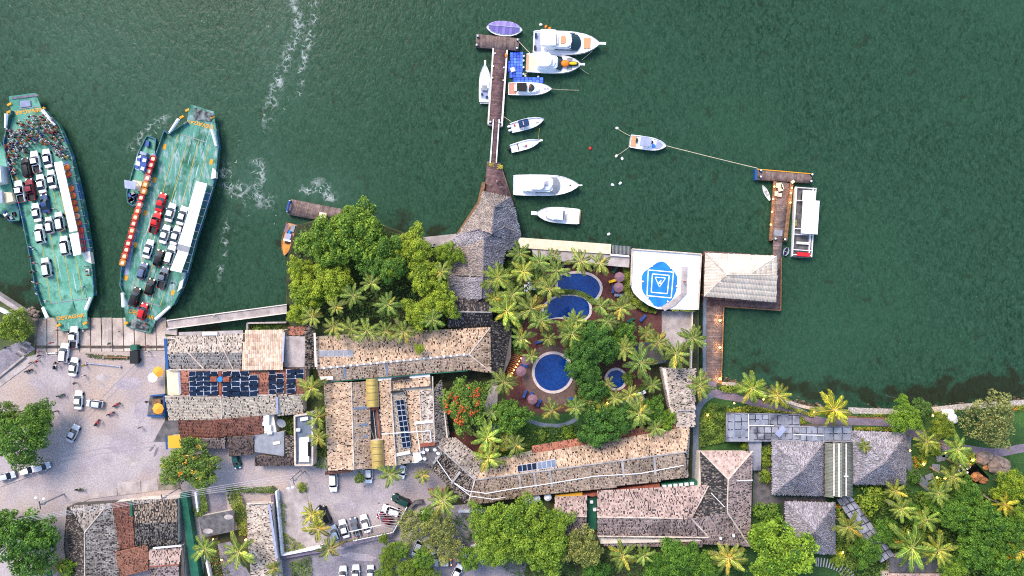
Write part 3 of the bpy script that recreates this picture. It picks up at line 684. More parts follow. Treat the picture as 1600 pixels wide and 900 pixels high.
# ---- T pier on the right
p3 = thing('pier', 'T shaped plank pier with blue end and lit edge lamps', 'pier', W(1222, 320, 0))
q = [(1182, 264.5), (1270, 272), (1267, 286), (1182, 281)]
planks(p3, q, DZ, .26, along=True); beam(p3, q, .1, DZ-.1)
q2 = [(1214, 284), (1235, 286), (1224, 376), (1206, 375)]
planks(p3, q2, DZ, .26); beam(p3, [(1209, 283), (1240, 286), (1229, 377), (1202, 376)], .1, DZ-.2)
for e in ([(1209, 283), (1214, 283.5), (1206, 376), (1202, 376)], [(1235, 286), (1240, 286), (1230, 377), (1224, 377)]):
    mb = MB(); mb.prism(WP(e, DZ+.12), DZ-.3, DZ+.12); mb.build('edge_beam', m_['timber'], p3)
mb = MB(); mb.prism(WP([(1180, 264), (1183, 264.3), (1183, 281.5), (1180, 281)], DZ+.2), .1, DZ+.2); mb.build('fender', m_['blue_paint'], p3)
mb = MB(); mb.prism(WP([(1182, 263.4), (1270, 271), (1270, 272.2), (1182, 264.8)], DZ+.12), DZ-.2, DZ+.12); mb.build('edge_strip', m_['lane_orange'], p3)
bollards(p3, [(1189.5, 266), (1189, 276), (1269.5, 272.5), (1268, 283), (1212, 373), (1227, 374)], DZ-.1)
for i, (x, y) in enumerate(((1210, 291.5), (1208, 311), (1206.5, 331), (1204.5, 351), (1237.5, 293.5), (1236, 302), (1235, 316.5))):
    garden_lamp(x, y, 'small warm lamp on the T pier edge', z=.5, w=25, r=.2, zb=DZ, group='edge lamps of the T pier')
for i, (x, y, w, h, r) in enumerate(((1216, 290, 9, 8, .1), (1218.5, 296, 8, 7, .2), (1212, 303, 6, 8, 0), (1217, 305, 7, 6, -.1), (1237.5, 284.5, 6, 5, .6), (1221, 292, 4, 9, .2))):
    c = W(x, y, DZ); t = thing('bench', ('cushioned tan lounge seat, one of the cluster on the T pier' if i != 4 else 'small grey tilted box seat at the T pier crossing'), 'seat', c, r, 'lounge seats on the T pier' if i != 4 else None)
    mb = MB(); mb.box((0, 0, .2), (w*K, h*K, .4)); mb.build('base', m_['timber'], t, local=True)
    mb = MB(); mb.box((0, 0, .47), (w*K*.9, h*K*.9, .12)); mb.build('cushion', m_['cream'], t, local=True)
mb = MB(); mb.prism(WP([(1210, 359), (1223, 360), (1222, 369), (1210, 368)], DZ+.16), DZ, DZ+.16); mb.build('mat', m_['grey'], p3)
g2 = thing('gangway', 'brown plank gangway between the T pier and dock pavilion', 'gangway', W(1216, 390, 0))
planks(g2, [(1209, 369), (1223, 370), (1219.5, 420), (1206, 420)], DZ+.12, .25, 'plank', var=.3); beam(g2, [(1209, 369), (1223, 370), (1219.5, 420), (1206, 420)], .5, DZ)
# ---- pavilion dock
pd = thing('dock', 'L shaped brown plank dock around the pale roofed pavilion', 'dock', W(1150, 500, 0))
planks(pd, [(1100, 392), (1221, 400), (1220, 485), (1098, 478)], DZ+.1, .26, 'plank_red', along=False)
planks(pd, [(1104, 478), (1131, 480), (1127, 600), (1103, 602)], DZ+.1, .26, 'plank'); beam(pd, [(1098, 392), (1221, 400), (1220, 485), (1098, 478)], .2, DZ-.05); beam(pd, [(1099, 478), (1131, 480), (1127, 600), (1099, 602)], .2, DZ-.06)
mb = MB(); mb.prism(WP([(1099, 466), (1104, 466), (1103, 602), (1098.5, 602)], DZ+.2), .5, DZ+.2); mb.build('edge_walk', m_['path_grey'], pd)
for pts in ([(1131, 479), (1127, 600)], [(1131, 479), (1220, 485)], [(1220, 485), (1221, 402)]):
    mb = MB(); mb.prism(WP(ribbon(pts, 1.6), DZ+.25), DZ-.3, DZ+.25); mb.build('edge_beam', m_['timber'], pd)
piles(pd, [(1105, 400), (1140, 400), (1180, 402), (1216, 405), (1216, 440), (1216, 480), (1175, 480), (1140, 478), (1127, 520), (1126, 560)], DZ-.1)
for i, y in enumerate((500.5, 543, 592)):
    garden_lamp(1125, y, ('warm deck lamp on the dock walkway nearest the pavilion', 'middle warm deck lamp on the dock walkway', 'warm deck lamp where the dock walkway meets the garden')[i], z=.45, w=140, r=.3, zb=DZ)
# ---- helipad platform
hp = thing('helipad', 'white rooftop helipad with blue rounded landing pad', 'helipad', W(1040, 440, 0))
PL = [(988, 389), (1096, 397), (1091, 484), (1028, 483), (1013, 477), (1000, 468), (990, 458), (986, 448)]
HZ = 4.2
mb = MB(); mb.prism(WP(PL, HZ), 0, HZ, 0, 1); mb.build('platform', [m_['wall_dark'], m_['whitewash']], hp)
mb = MB()
for i in range(3):
    a, b_ = [(986, 446), (988, 389), (1096, 397), (1091, 484)][i:i+2]; mb.prism(WP(ribbon([a, b_], 2.0), HZ+.4), HZ-.2, HZ+.4)
mb.build('parapet', m_['mortar'], hp)
OUT = [(x/8.185+980, y/8.185+380) for x, y in ((440, 232), (490, 250), (530, 290), (570, 335), (610, 375), (638, 425), (640, 500), (635, 560), (620, 630), (590, 690), (560, 735), (500, 770), (450, 805), (395, 815), (345, 800), (300, 740), (255, 690), (210, 640), (188, 580), (188, 420), (215, 370), (275, 325), (330, 285), (390, 245))]
mb = MB(); mb.prism(WP(OUT, HZ+.06), HZ+.004, HZ+.06); pad = mb.build('landing_pad', m_['helipad_blue'], hp)
def z8(l): return [(x/8.185+980, y/8.185+380) for x, y in l]
mb = MB()
for l, w in ((z8([(270, 342), (592, 370), (562, 700), (253, 670), (270, 342)]), 1.6), (z8([(322, 392), (538, 412), (513, 645), (308, 627), (322, 392)]), 1.6), (z8([(357, 433), (492, 445), (413, 560), (357, 433)]), 1.2)):
    for i in range(len(l)-1):
        mb.prism(WP(ribbon([l[i], l[i+1]], w), HZ+.08), HZ+.064, HZ+.08)
mb.build('marking', m_['white'], hp)
def text(parent, body, px, py, z, size, rz, mat, name='lettering', bold=.0, xs=1.0):
    cu = bpy.data.curves.new(name, 'FONT'); cu.body = body; cu.size = size; cu.align_x = 'CENTER'; cu.align_y = 'CENTER'; cu.extrude = .008; cu.offset = bold
    cu.materials.append(m_[mat]); o = bpy.data.objects.new(name, cu); COLL.objects.link(o)
    p = W(px, py, z); o.rotation_euler = (0, 0, rz); o.scale = (xs, 1, 1)
    bpy.context.view_layer.update()
    me_ = bpy.data.meshes.new_from_object(o.evaluated_get(bpy.context.evaluated_depsgraph_get())); me_.name = name
    bpy.data.objects.remove(o); o = bpy.data.objects.new(name, me_); COLL.objects.link(o); o.rotation_euler = (0, 0, rz); o.scale = (xs, 1, 1)
    if parent: o.parent = parent; o.location = p-ORG[parent.name]
    else: o.location = p
    return o
text(hp, 'P', 1031.4, 440, HZ+.075, 1.25, math.pi-.08, 'white', bold=.03)
for i, (x, y) in enumerate(z8([(310, 293), (560, 320), (197, 490), (628, 552), (262, 695), (515, 745)])):
    mb = MB(); c = W(x, y, HZ+.1); mb.cyl(c, .2, .2, 8); mb.build('pad_light', m_['taillight'], hp)
    mb = MB(); mb.ball((c.x, c.y, HZ+.38), .14, 6, 4); mb.build('pad_light', m_['lamp_white'], hp)
mb = MB(); mb.prism(WP(z8([(698, 295), (772, 300), (762, 640), (690, 650)]), HZ+.25), HZ+.006, HZ+.25); mb.build('walkway_slab', m_['concrete'], hp)
mb = MB(); mb.prism(WP(z8([(690, 640), (758, 645), (620, 790), (480, 868), (435, 812), (565, 740)]), HZ+.3), HZ-.5, HZ+.3); mb.build('stair', m_['concrete'], hp)
sheet('terrace', [(1034, 486), (1082, 486), (1080, 545), (1034, 545)], GZ+.05, 'concrete')
slab('garden_wall', [(1081, 484), (1083, 484), (1081, 590), (1079, 590)], GZ, GZ+1.2, 'concrete_pale')
# ---- beige canopy along the quay
qc = thing('quay_canopy', 'long beige flat canopy roof along the quay beside the thatched jetty', 'canopy', W(880, 385, GZ))
mb = MB(); mb.prism(WP([(811, 371), (955, 381.5), (954, 397), (808, 387)], 4.3), 4.05, 4.3); mb.build('roof', m_['cream'], qc)
for x, y in ((815, 373), (860, 376), (905, 379), (950, 383), (815, 384), (860, 388), (905, 391), (950, 394)):
    c = W(x, y, 4.05); mb = MB(); mb.cyl((c.x, c.y, GZ), .12, 4.05-GZ, 6); mb.build('post', m_['timber_dark'], qc)
qt = thing('quay_terrace_roof', 'grey slab roof below the beige canopy near the helipad', 'roof', W(920, 405, GZ))
mb = MB(); mb.prism(WP([(830, 388), (984, 400), (983, 418), (873, 408), (835, 402)], 3.9), 3.6, 3.9); mb.build('slab', m_['concrete'], qt)
mb = MB(); mb.prism(WP([(836, 390), (982, 402), (980, 415), (873, 405)], 3.6), GZ, 3.6); mb.build('wall', m_['wall_dark'], qt)
pg = thing('pergola', 'small grey slatted pergola between beige canopy and helipad', 'pergola', W(970, 391, GZ))
for i in range(14):
    mb = MB(); mb.prism(WP(ribbon([(957+i*2.1, 383+i*.15), (957+i*2.1, 396+i*.15)], .9), 4.0), 3.85, 4.0); mb.build('slat', m_['grey'], pg)
mb = MB()
for s in (0, 12): mb.prism(WP(ribbon([(956, 384+s), (986, 386+s)], 1.2), 3.84), 3.7, 3.84)
mb.build('beam', m_['timber_dark'], pg)
for x, y in ((957, 384), (985, 386), (957, 396), (985, 398)):
    c = W(x, y, 3.7); mb = MB(); mb.cyl((c.x, c.y, GZ), .1, 3.7-GZ, 6); mb.build('post', m_['timber_dark'], pg)
mb = MB(); mb.prism(WP([(954, 396.5), (983, 399), (983, 401.5), (954, 399.5)], 4.45), 4.31, 4.45); mb.build('awning', m_['white'], qt)
# ---- pools
def pool(label, outer, inner, water_top=True, rim='pool_rim'):
    c = np.mean(inner, axis=0); t = thing('swimming_pool', label, 'pool', W(c[0], c[1], GZ))
    zr, zw = GZ+.22, GZ+.1
    mb = MB(); n = len(outer); O, I = WP(outer, zr), WP(inner, zr)
    for i in range(n):
        j = (i+1) % n
        mb.add([(*O[i], zr), (*O[j], zr), (*I[j], zr), (*I[i], zr)], [(0, 1, 2, 3)]); mb.add([(*O[i], zr), (*O[i], GZ), (*O[j], GZ), (*O[j], zr)], [(0, 1, 2, 3)]); mb.add([(*I[i], zr), (*I[j], zr), (*I[j], zw-.05), (*I[i], zw-.05)], [(0, 1, 2, 3)])
    mb.build('coping', m_[rim], t)
    mb = MB(); mb.prism(WP(inner, zw), GZ+.05, zw); mb.build('pool_water', m_['pool_water'], t)
    return t
def circ(cx, cy, r, n=48, ry=None): return [(cx+r*math.cos(2*math.pi*i/n), cy+(ry or r)*math.sin(2*math.pi*i/n)) for i in range(n)]
rp = pool('large round blue pool with pale stone rim', circ(864, 582, 33), circ(864, 582, 28.7))
pool('small round blue children pool half hidden by the dark tree', circ(962.5, 592.5, 18), circ(962.5, 592.5, 14))
z6 = lambda l: [(x/6+740, y/6+370) for x, y in l]
A = smooth_line(z6([(795, 385), (880, 352), (1000, 345), (1100, 368), (1165, 420), (1185, 485), (1165, 545), (1128, 582), (1085, 556), (1000, 522), (910, 503), (805, 503)]), 4, True)
B = smooth_line(z6([(660, 672), (715, 605), (800, 562), (900, 552), (1000, 566), (1062, 604), (1086, 665), (1074, 735), (1010, 776), (940, 756), (800, 752), (690, 765)]), 4, True)
def grow(l, d):
    c = np.mean(l, axis=0); return [tuple(np.array(p)+(np.array(p)-c)/np.linalg.norm(np.array(p)-c)*d) for p in l]
pool('upper half moon blue pool under the palms near the helipad', grow(A, 4.2), A)
pool('lower half moon blue pool with dark palm reflections', grow(B, 4.0), B)
# ================================================================== VEGETATION BUILDERS
def leaf_cloud(cent, dirs, size, rg, tint, fold=.0):
    """one quad leaf per centre, facing roughly along dirs"""
    n = len(cent); d = dirs+rg.randn(n, 3)*.55; d /= np.linalg.norm(d, axis=1)[:, None]
    r = rg.randn(n, 3); a = np.cross(d, r); a /= np.linalg.norm(a, axis=1)[:, None]; b = np.cross(d, a)
    L = (size*(.7+.6*rg.rand(n)))[:, None]; w = L*.55
    v = np.stack([cent-a*L*.55, cent-b*w*.5+d*L*.08, cent+a*L*.55, cent+b*w*.5+d*L*.08], 1).reshape(-1, 3)
    f = np.arange(n*4).reshape(n, 4)
    return v, f, tint
def crown_mesh(seed, R, Hh, nl, lr, ls, per, flat=.0, c0=(.10, .17, .035), c1=(.28, .31, .06), flowers=None, fl_n=0, hue=.25):
    rg = np.random.RandomState(seed); cs = []; 
    k = 0
    while len(cs) < nl and k < nl*40:
        k += 1
        u = rg.randn(3); u /= np.linalg.norm(u); u[2] = abs(u[2])*1.15-.25
        rr = .7+.3*rg.rand() if rg.rand() < .85 else .3+.4*rg.rand()
        p = u*np.array([R-lr*.7, R-lr*.7, Hh-lr*.5])*rr
        a = math.atan2(p[1], p[0]); p[:2] *= 1+.18*math.sin(3*a+seed)+.13*math.sin(5*a+2*seed); p[2] += rg.randn()*lr*.7
        if all(np.linalg.norm((p-q)*np.array([1, 1, 1.2])) > lr*1.16 for q in cs): cs.append(p)
    C = []; D = []; T = []
    for p in cs:
        r = lr*(.6+.65*rg.rand()); n = int(per*1.3*(r/lr)**2)
        d = rg.randn(n, 3); d[:, 2] = np.abs(d[:, 2])*1.2-.35; d /= np.linalg.norm(d, axis=1)[:, None]
        rad = r*(.7+.34*rg.rand(n))*(1+.25*np.sin(d[:, 0]*5+p[0])*np.sin(d[:, 1]*5+p[1]))
        C.append(p+d*rad[:, None]*np.array([1, 1, .85])); D.append(d*.6+np.array([0, 0, .7]))
        g = rg.rand()**1.1; base = np.array(c0)*(1-g*.75)+np.array(c1)*g*.75
        t = base[None]*(1+hue*rg.randn(n, 1)*.6)*np.array([1, 1, 1])
        young = rg.rand(n) < .25
        t[young] = t[young]*.4+np.array(c1)*.75
        T.append(np.clip(t, .01, 1))
    C = np.concatenate(C); D = np.concatenate(D); T = np.concatenate(T)
    if flowers is not None and fl_n:
        hi_ = sorted(cs, key=lambda q: -q[2])[:max(6, len(cs)*2//3)]; hot = [hi_[i] for i in rg.choice(len(hi_), min(len(hi_), max(4, fl_n//14)), replace=False)]
        fc = []
        for _ in range(fl_n):
            h = hot[rg.randint(len(hot))]; q = h+rg.randn(3)*lr*.38; q[2] = h[2]+lr*(1.0+.3*rg.rand()); fc.append(q)
        C = np.concatenate([C, fc]); D = np.concatenate([D, np.tile([0, 0, 1.], (fl_n, 1))])
        T = np.concatenate([T, np.array([flowers[rg.randint(len(flowers))] for _ in range(fl_n)])])
    v, f, t = leaf_cloud(C, D, ls, rg, T)
    me = mesh_quads('crown', v, f, m_['leaf'], t); me['cs'] = [float(x) for p in cs[:10] for x in p]
    return me
def trunk_mesh(seed, h, r, R, limbs=6):
    rg = random.Random(seed); mb = MB()
    mb.tube([(0, 0, -.3), (.1, 0, h*.3), (-.1, .1, h*.65), (0, 0, h)], [r*1.35, r, r*.8, r*.55], 8)
    for i in range(limbs):
        a = 2*math.pi*(i+rg.random()*.6)/limbs; L = R*rg.uniform(.55, .8); z0 = h*rg.uniform(.55, .85)
        mb.tube([(0, 0, z0), (L*.4*math.cos(a), L*.4*math.sin(a), z0+h*.22), (L*math.cos(a), L*math.sin(a), z0+h*.42)], [r*.5, r*.33, r*.1], 5)
    return mb.mesh('trunk', m_['bark'])
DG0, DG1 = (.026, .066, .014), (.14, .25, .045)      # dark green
MG0, MG1 = (.040, .095, .016), (.23, .33, .05)       # mid green
YG0, YG1 = (.075, .135, .018), (.36, .41, .05)       # yellow green
OL0, OL1 = (.060, .080, .028), (.32, .30, .11)       # olive
CR = {
 'dark': [crown_mesh(1, 7.5, 4.6, 120, 1.15, .5, 95, c0=DG0, c1=DG1), crown_mesh(2, 7.0, 4.2, 110, 1.15, .5, 95, c0=DG0, c1=DG1)],
 'mid': [crown_mesh(3, 6.5, 4.0, 110, 1.0, .45, 80, c0=MG0, c1=MG1), crown_mesh(4, 6.5, 4.4, 95, 1.1, .45, 85, c0=MG0, c1=MG1), crown_mesh(5, 6.5, 3.8, 90, 1.15, .45, 85, c0=MG0, c1=MG1)],
 'bright': [crown_mesh(6, 6.5, 4.2, 100, 1.05, .42, 90, c0=YG0, c1=YG1), crown_mesh(7, 6.5, 4.2, 90, 1.1, .42, 90, c0=YG0, c1=YG1)],
 'olive': [crown_mesh(8, 6.0, 3.6, 80, 1.0, .42, 60, c0=OL0, c1=OL1), crown_mesh(9, 6.0, 3.6, 70, 1.05, .42, 60, c0=OL0, c1=OL1)],
 'flame': [crown_mesh(10, 6.5, 3.4, 110, .95, .42, 75, c0=MG0, c1=(.25, .30, .05), flowers=[(.75, .18, .02), (.8, .45, .04), (.65, .08, .03), (.8, .6, .08)], fl_n=200)],
 'flame_red': [crown_mesh(12, 6.5, 3.8, 100, 1.0, .42, 75, c0=MG0, c1=MG1, flowers=[(.72, .07, .03), (.75, .13, .03), (.6, .05, .05)], fl_n=330)],
 'shrub': [crown_mesh(20, 2.2, 1.3, 30, .55, .3, 40, c0=MG0, c1=MG1), crown_mesh(21, 2.2, 1.2, 28, .55, .3, 42, c0=YG0, c1=YG1), crown_mesh(22, 2.2, 1.3, 30, .55, .3, 40, c0=DG0, c1=DG1), crown_mesh(23, 2.2, 1.2, 30, .52, .3, 40, c0=YG0, c1=YG1, flowers=[(.75, .3, .03), (.7, .15, .03)], fl_n=90)],
}
RAD = {'dark': 7.3, 'mid': 6.5, 'bright': 6.5, 'olive': 6.0, 'flame': 6.5, 'flame_red': 6.5, 'shrub': 2.2}
TR = [trunk_mesh(i, 5.0, .32, 5.0) for i in range(3)]
vr = random.Random(5)
def tree(px, py, rpx, label, kind='mid', zc=6.0, aspect=1.0, color=(1, 1, 1), var=None, rz=None, flat=1.0, zb=GZ, name='tree', group=None):
    """rpx: crown radius in photo pixels, zc: height of the crown's middle above the ground; aspect stretches across its long way"""
    z = zb+zc; s = rpx*K*(H-z)/H/RAD[kind]; c = W(px, py, z)
    t = thing(name, label, 'tree' if kind != 'shrub' else 'shrub', (c.x, c.y, zb), group=group)
    mes = CR[kind]; me = mes[vr.randrange(len(mes)) if var is None else var]
    rr = vr.uniform(0, 6.28) if rz is None else rz
    sx, sy = s*max(1, aspect), s*max(1, 1/aspect)
    if aspect != 1: rr = vr.choice((0, math.pi)) if rz is None else rz
    link('crown', me, t, color, (0, 0, zc), (0, 0, rr), (sx, sy, s*flat*(1 if s < 1.2 else .9)))
    ts = max(.3, zc/5.0)
    link('trunk', TR[vr.randrange(3)], t, None, (0, 0, 0), (0, 0, vr.uniform(0, 6)), (min(ts, s)*.9, min(ts, s)*.9, ts*.95))
    return t
def shrub(px, py, rpx, label, var=0, color=(1, 1, 1), zc=.8, zb=GZ, group=None, name='shrub'):
    z = zb+zc; s = rpx*K*(H-z)/H/2.2; c = W(px, py, z)
    t = thing(name, label, 'shrub', (c.x, c.y, zb), group=group)
    link('crown', CR['shrub'][var], t, color, (0, 0, zc*.7), (0, 0, vr.uniform(0, 6.28)), (s, s, max(.6, s*.8)))
    mb = MB(); mb.tube([(0, 0, -.1), (0, 0, zc)], [.09, .05], 5); mb.build('stem', m_['bark'], t, local=True)
    return t
# ---- palms: every frond a part
def frond_mesh(seed, droop, stiff):
    """frond of length 1 along +X: rachis with paired leaflets"""
    rg = random.Random(seed); V = []; F = []; T = []
    def at(t): return Vector((t*(1-.16*droop*t*t), .05*math.sin(seed)*t*t, .22*t-droop*.52*t**2.2))
    n = 17
    for i in range(9):
        a, b = at(i/9), at((i+1)/9); w0, w1 = .016*(1-i/9)+.004, .016*(1-(i+1)/9)+.004; k = len(V)
        V += [(a.x, a.y-w0, a.z+.004), (a.x, a.y+w0, a.z+.004), (b.x, b.y+w1, b.z+.004), (b.x, b.y-w1, b.z+.004)]; F.append((k, k+3, k+2, k+1)); T.append((.42, .40, .12))
    for i in range(n):
        t = .13+.87*(i+.5)/n; p = at(t); d = (at(min(1, t+.03))-at(t-.03)).normalized()
        ln = (.185*math.sin(math.pi*min(1, .18+t*.80))**.6+.03)*rg.uniform(.85, 1.12)
        for s in (-1, 1):
            out = Vector((.55+.5*t, s*1.0, -.25-stiff*rg.random())).normalized(); w = .034
            tip = p+out*ln; mid = p+out*ln*.55+Vector((0, 0, .035)); k = len(V)
            V += [tuple(p-d*w), tuple(mid-d*w*1.1), tuple(tip), tuple(mid+d*w*1.1)]
            F.append((k, k+1, k+2, k+3) if s < 0 else (k+3, k+2, k+1, k))
            g = rg.uniform(.75, 1.2); hl = rg.random() < .3  # hl: leaflets with a yellow-green highlight painted into their tint
            T.append((.29*g, .32*g, .05*g) if hl else (.105*g, .165*g, .030*g))
    return mesh_quads('frond', V, F, m_['frond'], np.array(T))
FR = [frond_mesh(i, dr, .3) for i, dr in enumerate((.35, .55, .75, .95, 1.15, .6))]
PT = []
for i in range(3):
    mb = MB(); bx, by = (.35*math.cos(i*2.1), .35*math.sin(i*2.1)); k = 10
    pts = [(bx*math.sin(math.pi*j/k), by*math.sin(math.pi*j/k), j/k) for j in range(k+1)]
    mb.tube(pts, [.26 if j == 0 else .17-.05*j/k+.012*(j % 2) for j in range(k+1)], 8); PT.append(mb.mesh('trunk', m_['palmbark']))
mb = MB()
for i in range(7):
    a = i*.9; mb.ball((.3*math.cos(a), .3*math.sin(a), -.28-.08*(i % 2)), .15, 6, 4)
COCO = mb.mesh('coconuts', m_['lane_yellow'])
def palm(px, py, rpx, label, zc=8.0, color=(1, 1, 1), n=14, zb=GZ, name='palm_tree', group=None):
    z = zb+zc; c = W(px, py, z); L = rpx*K*(H-z)/H*1.08
    t = thing(name, label, 'palm', (c.x, c.y, zb), group=group)
    link('trunk', PT[vr.randrange(3)], t, None, (0, 0, 0), (0, 0, vr.uniform(0, 6)), (1, 1, zc))
    a0 = vr.uniform(0, 6.28); n = max(9, n-2+vr.randint(-2, 3)); pv = vr.uniform(.78, 1.15); pt_ = vr.uniform(.85, 1.15); lx, ly = vr.uniform(-.18, .18), vr.uniform(-.18, .18)
    for i in range(n):
        tier = i % 3; a = a0+2*math.pi*i/n+vr.uniform(-.22, .22)
        l = L*(1.02, .98, .85)[tier]*vr.uniform(.75, 1.12); me = FR[(vr.choice((2, 3)), vr.choice((1, 5)), vr.choice((0, 1)))[tier]]
        pit = (.05, -.12, -.38)[tier]+vr.uniform(-.1, .1)
        g = pv*vr.uniform(.75, 1.2)*(.65, .95, 1.25)[tier]; dry = vr.random() < .07
        col = (color[0]*g*pt_*(1.7 if dry else 1), color[1]*g*(1.15 if dry else 1), color[2]*g)
        link('frond', me, t, col, (.1*math.cos(a), .1*math.sin(a), zc), (vr.uniform(-.3, .3), pit+lx*math.cos(a)+ly*math.sin(a), a), (l, l*vr.uniform(.85, 1.1), l))
    for i in range(vr.randint(0, 2)):
        a = vr.uniform(0, 6.28); link('frond', FR[4], t, (1.3, .75, .55), (0, 0, zc-.2), (vr.uniform(-.5, .5), .75, a), (L*.8, L*.55, L*.8))
    if rpx > 19: link('coconuts', COCO, t, None, (0, 0, zc))
    return t
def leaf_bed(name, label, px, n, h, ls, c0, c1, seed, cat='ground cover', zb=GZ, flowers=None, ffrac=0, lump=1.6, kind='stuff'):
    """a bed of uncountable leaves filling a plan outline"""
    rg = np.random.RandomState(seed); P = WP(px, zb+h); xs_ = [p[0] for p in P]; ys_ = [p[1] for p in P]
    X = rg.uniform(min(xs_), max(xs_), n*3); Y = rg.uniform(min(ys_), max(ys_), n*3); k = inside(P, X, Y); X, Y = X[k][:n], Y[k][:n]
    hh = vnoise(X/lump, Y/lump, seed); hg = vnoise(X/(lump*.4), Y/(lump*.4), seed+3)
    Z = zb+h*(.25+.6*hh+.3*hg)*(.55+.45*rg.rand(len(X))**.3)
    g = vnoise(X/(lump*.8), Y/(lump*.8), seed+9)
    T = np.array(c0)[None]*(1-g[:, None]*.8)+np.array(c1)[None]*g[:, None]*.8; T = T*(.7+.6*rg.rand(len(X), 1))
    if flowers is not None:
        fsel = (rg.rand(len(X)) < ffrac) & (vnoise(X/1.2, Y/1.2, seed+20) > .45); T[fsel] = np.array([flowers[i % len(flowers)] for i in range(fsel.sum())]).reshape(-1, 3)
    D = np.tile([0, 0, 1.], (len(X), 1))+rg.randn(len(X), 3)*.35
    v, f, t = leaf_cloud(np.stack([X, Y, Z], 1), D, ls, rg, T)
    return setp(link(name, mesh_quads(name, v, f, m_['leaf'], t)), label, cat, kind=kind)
# ================================================================== BUILDINGS
PAL = {
 'cream': [(.46, (.66, .50, .365)), (.32, (.54, .395, .275)), (.11, (.40, .27, .18)), (.09, (.06, .048, .04))],
 'sand': [(.60, (.78, .665, .51)), (.26, (.70, .565, .42)), (.09, (.38, .29, .21)), (.07, (.08, .06, .055))],
 'greytan': [(.46, (.58, .51, .44)), (.28, (.46, .40, .345)), (.14, (.30, .25, .205)), (.12, (.065, .058, .05))],
 'grey': [(.45, (.45, .405, .365)), (.33, (.33, .29, .26)), (.22, (.075, .068, .062))],
 'dark': [(.32, (.40, .325, .255)), (.25, (.23, .185, .15)), (.43, (.045, .043, .042))],
 'blackish': [(.16, (.26, .22, .19)), (.24, (.11, .095, .088)), (.60, (.038, .038, .04))],
 'red': [(.55, (.44, .19, .125)), (.33, (.32, .135, .095)), (.12, (.09, .05, .045))],
 'orange': [(.62, (.56, .25, .15)), (.28, (.44, .19, .115)), (.10, (.12, .07, .05))],
 'pink': [(.52, (.52, .395, .35)), (.28, (.40, .30, .265)), (.20, (.085, .07, .068))],
 'pinkpale': [(.70, (.56, .43, .38)), (.25, (.47, .36, .315)), (.05, (.18, .14, .125))],
 'brown': [(.50, (.27, .185, .15)), (.30, (.18, .125, .105)), (.20, (.06, .05, .045))],
 'thatch': [(.45, (.44, .415, .455)), (.35, (.36, .34, .37)), (.20, (.23, .215, .23))],
 'thatchw': [(.45, (.45, .375, .325)), (.35, (.37, .31, .27)), (.20, (.25, .21, .185))],  # sunlit faces of the jetty thatch: warm light put into the colour
}
def vfit(P):
    A = np.array([tuple(p) for p in P]); c = A.mean(0); n = np.linalg.svd(A-c)[2][2]
    return c, (n if n[2] > 0 else -n)
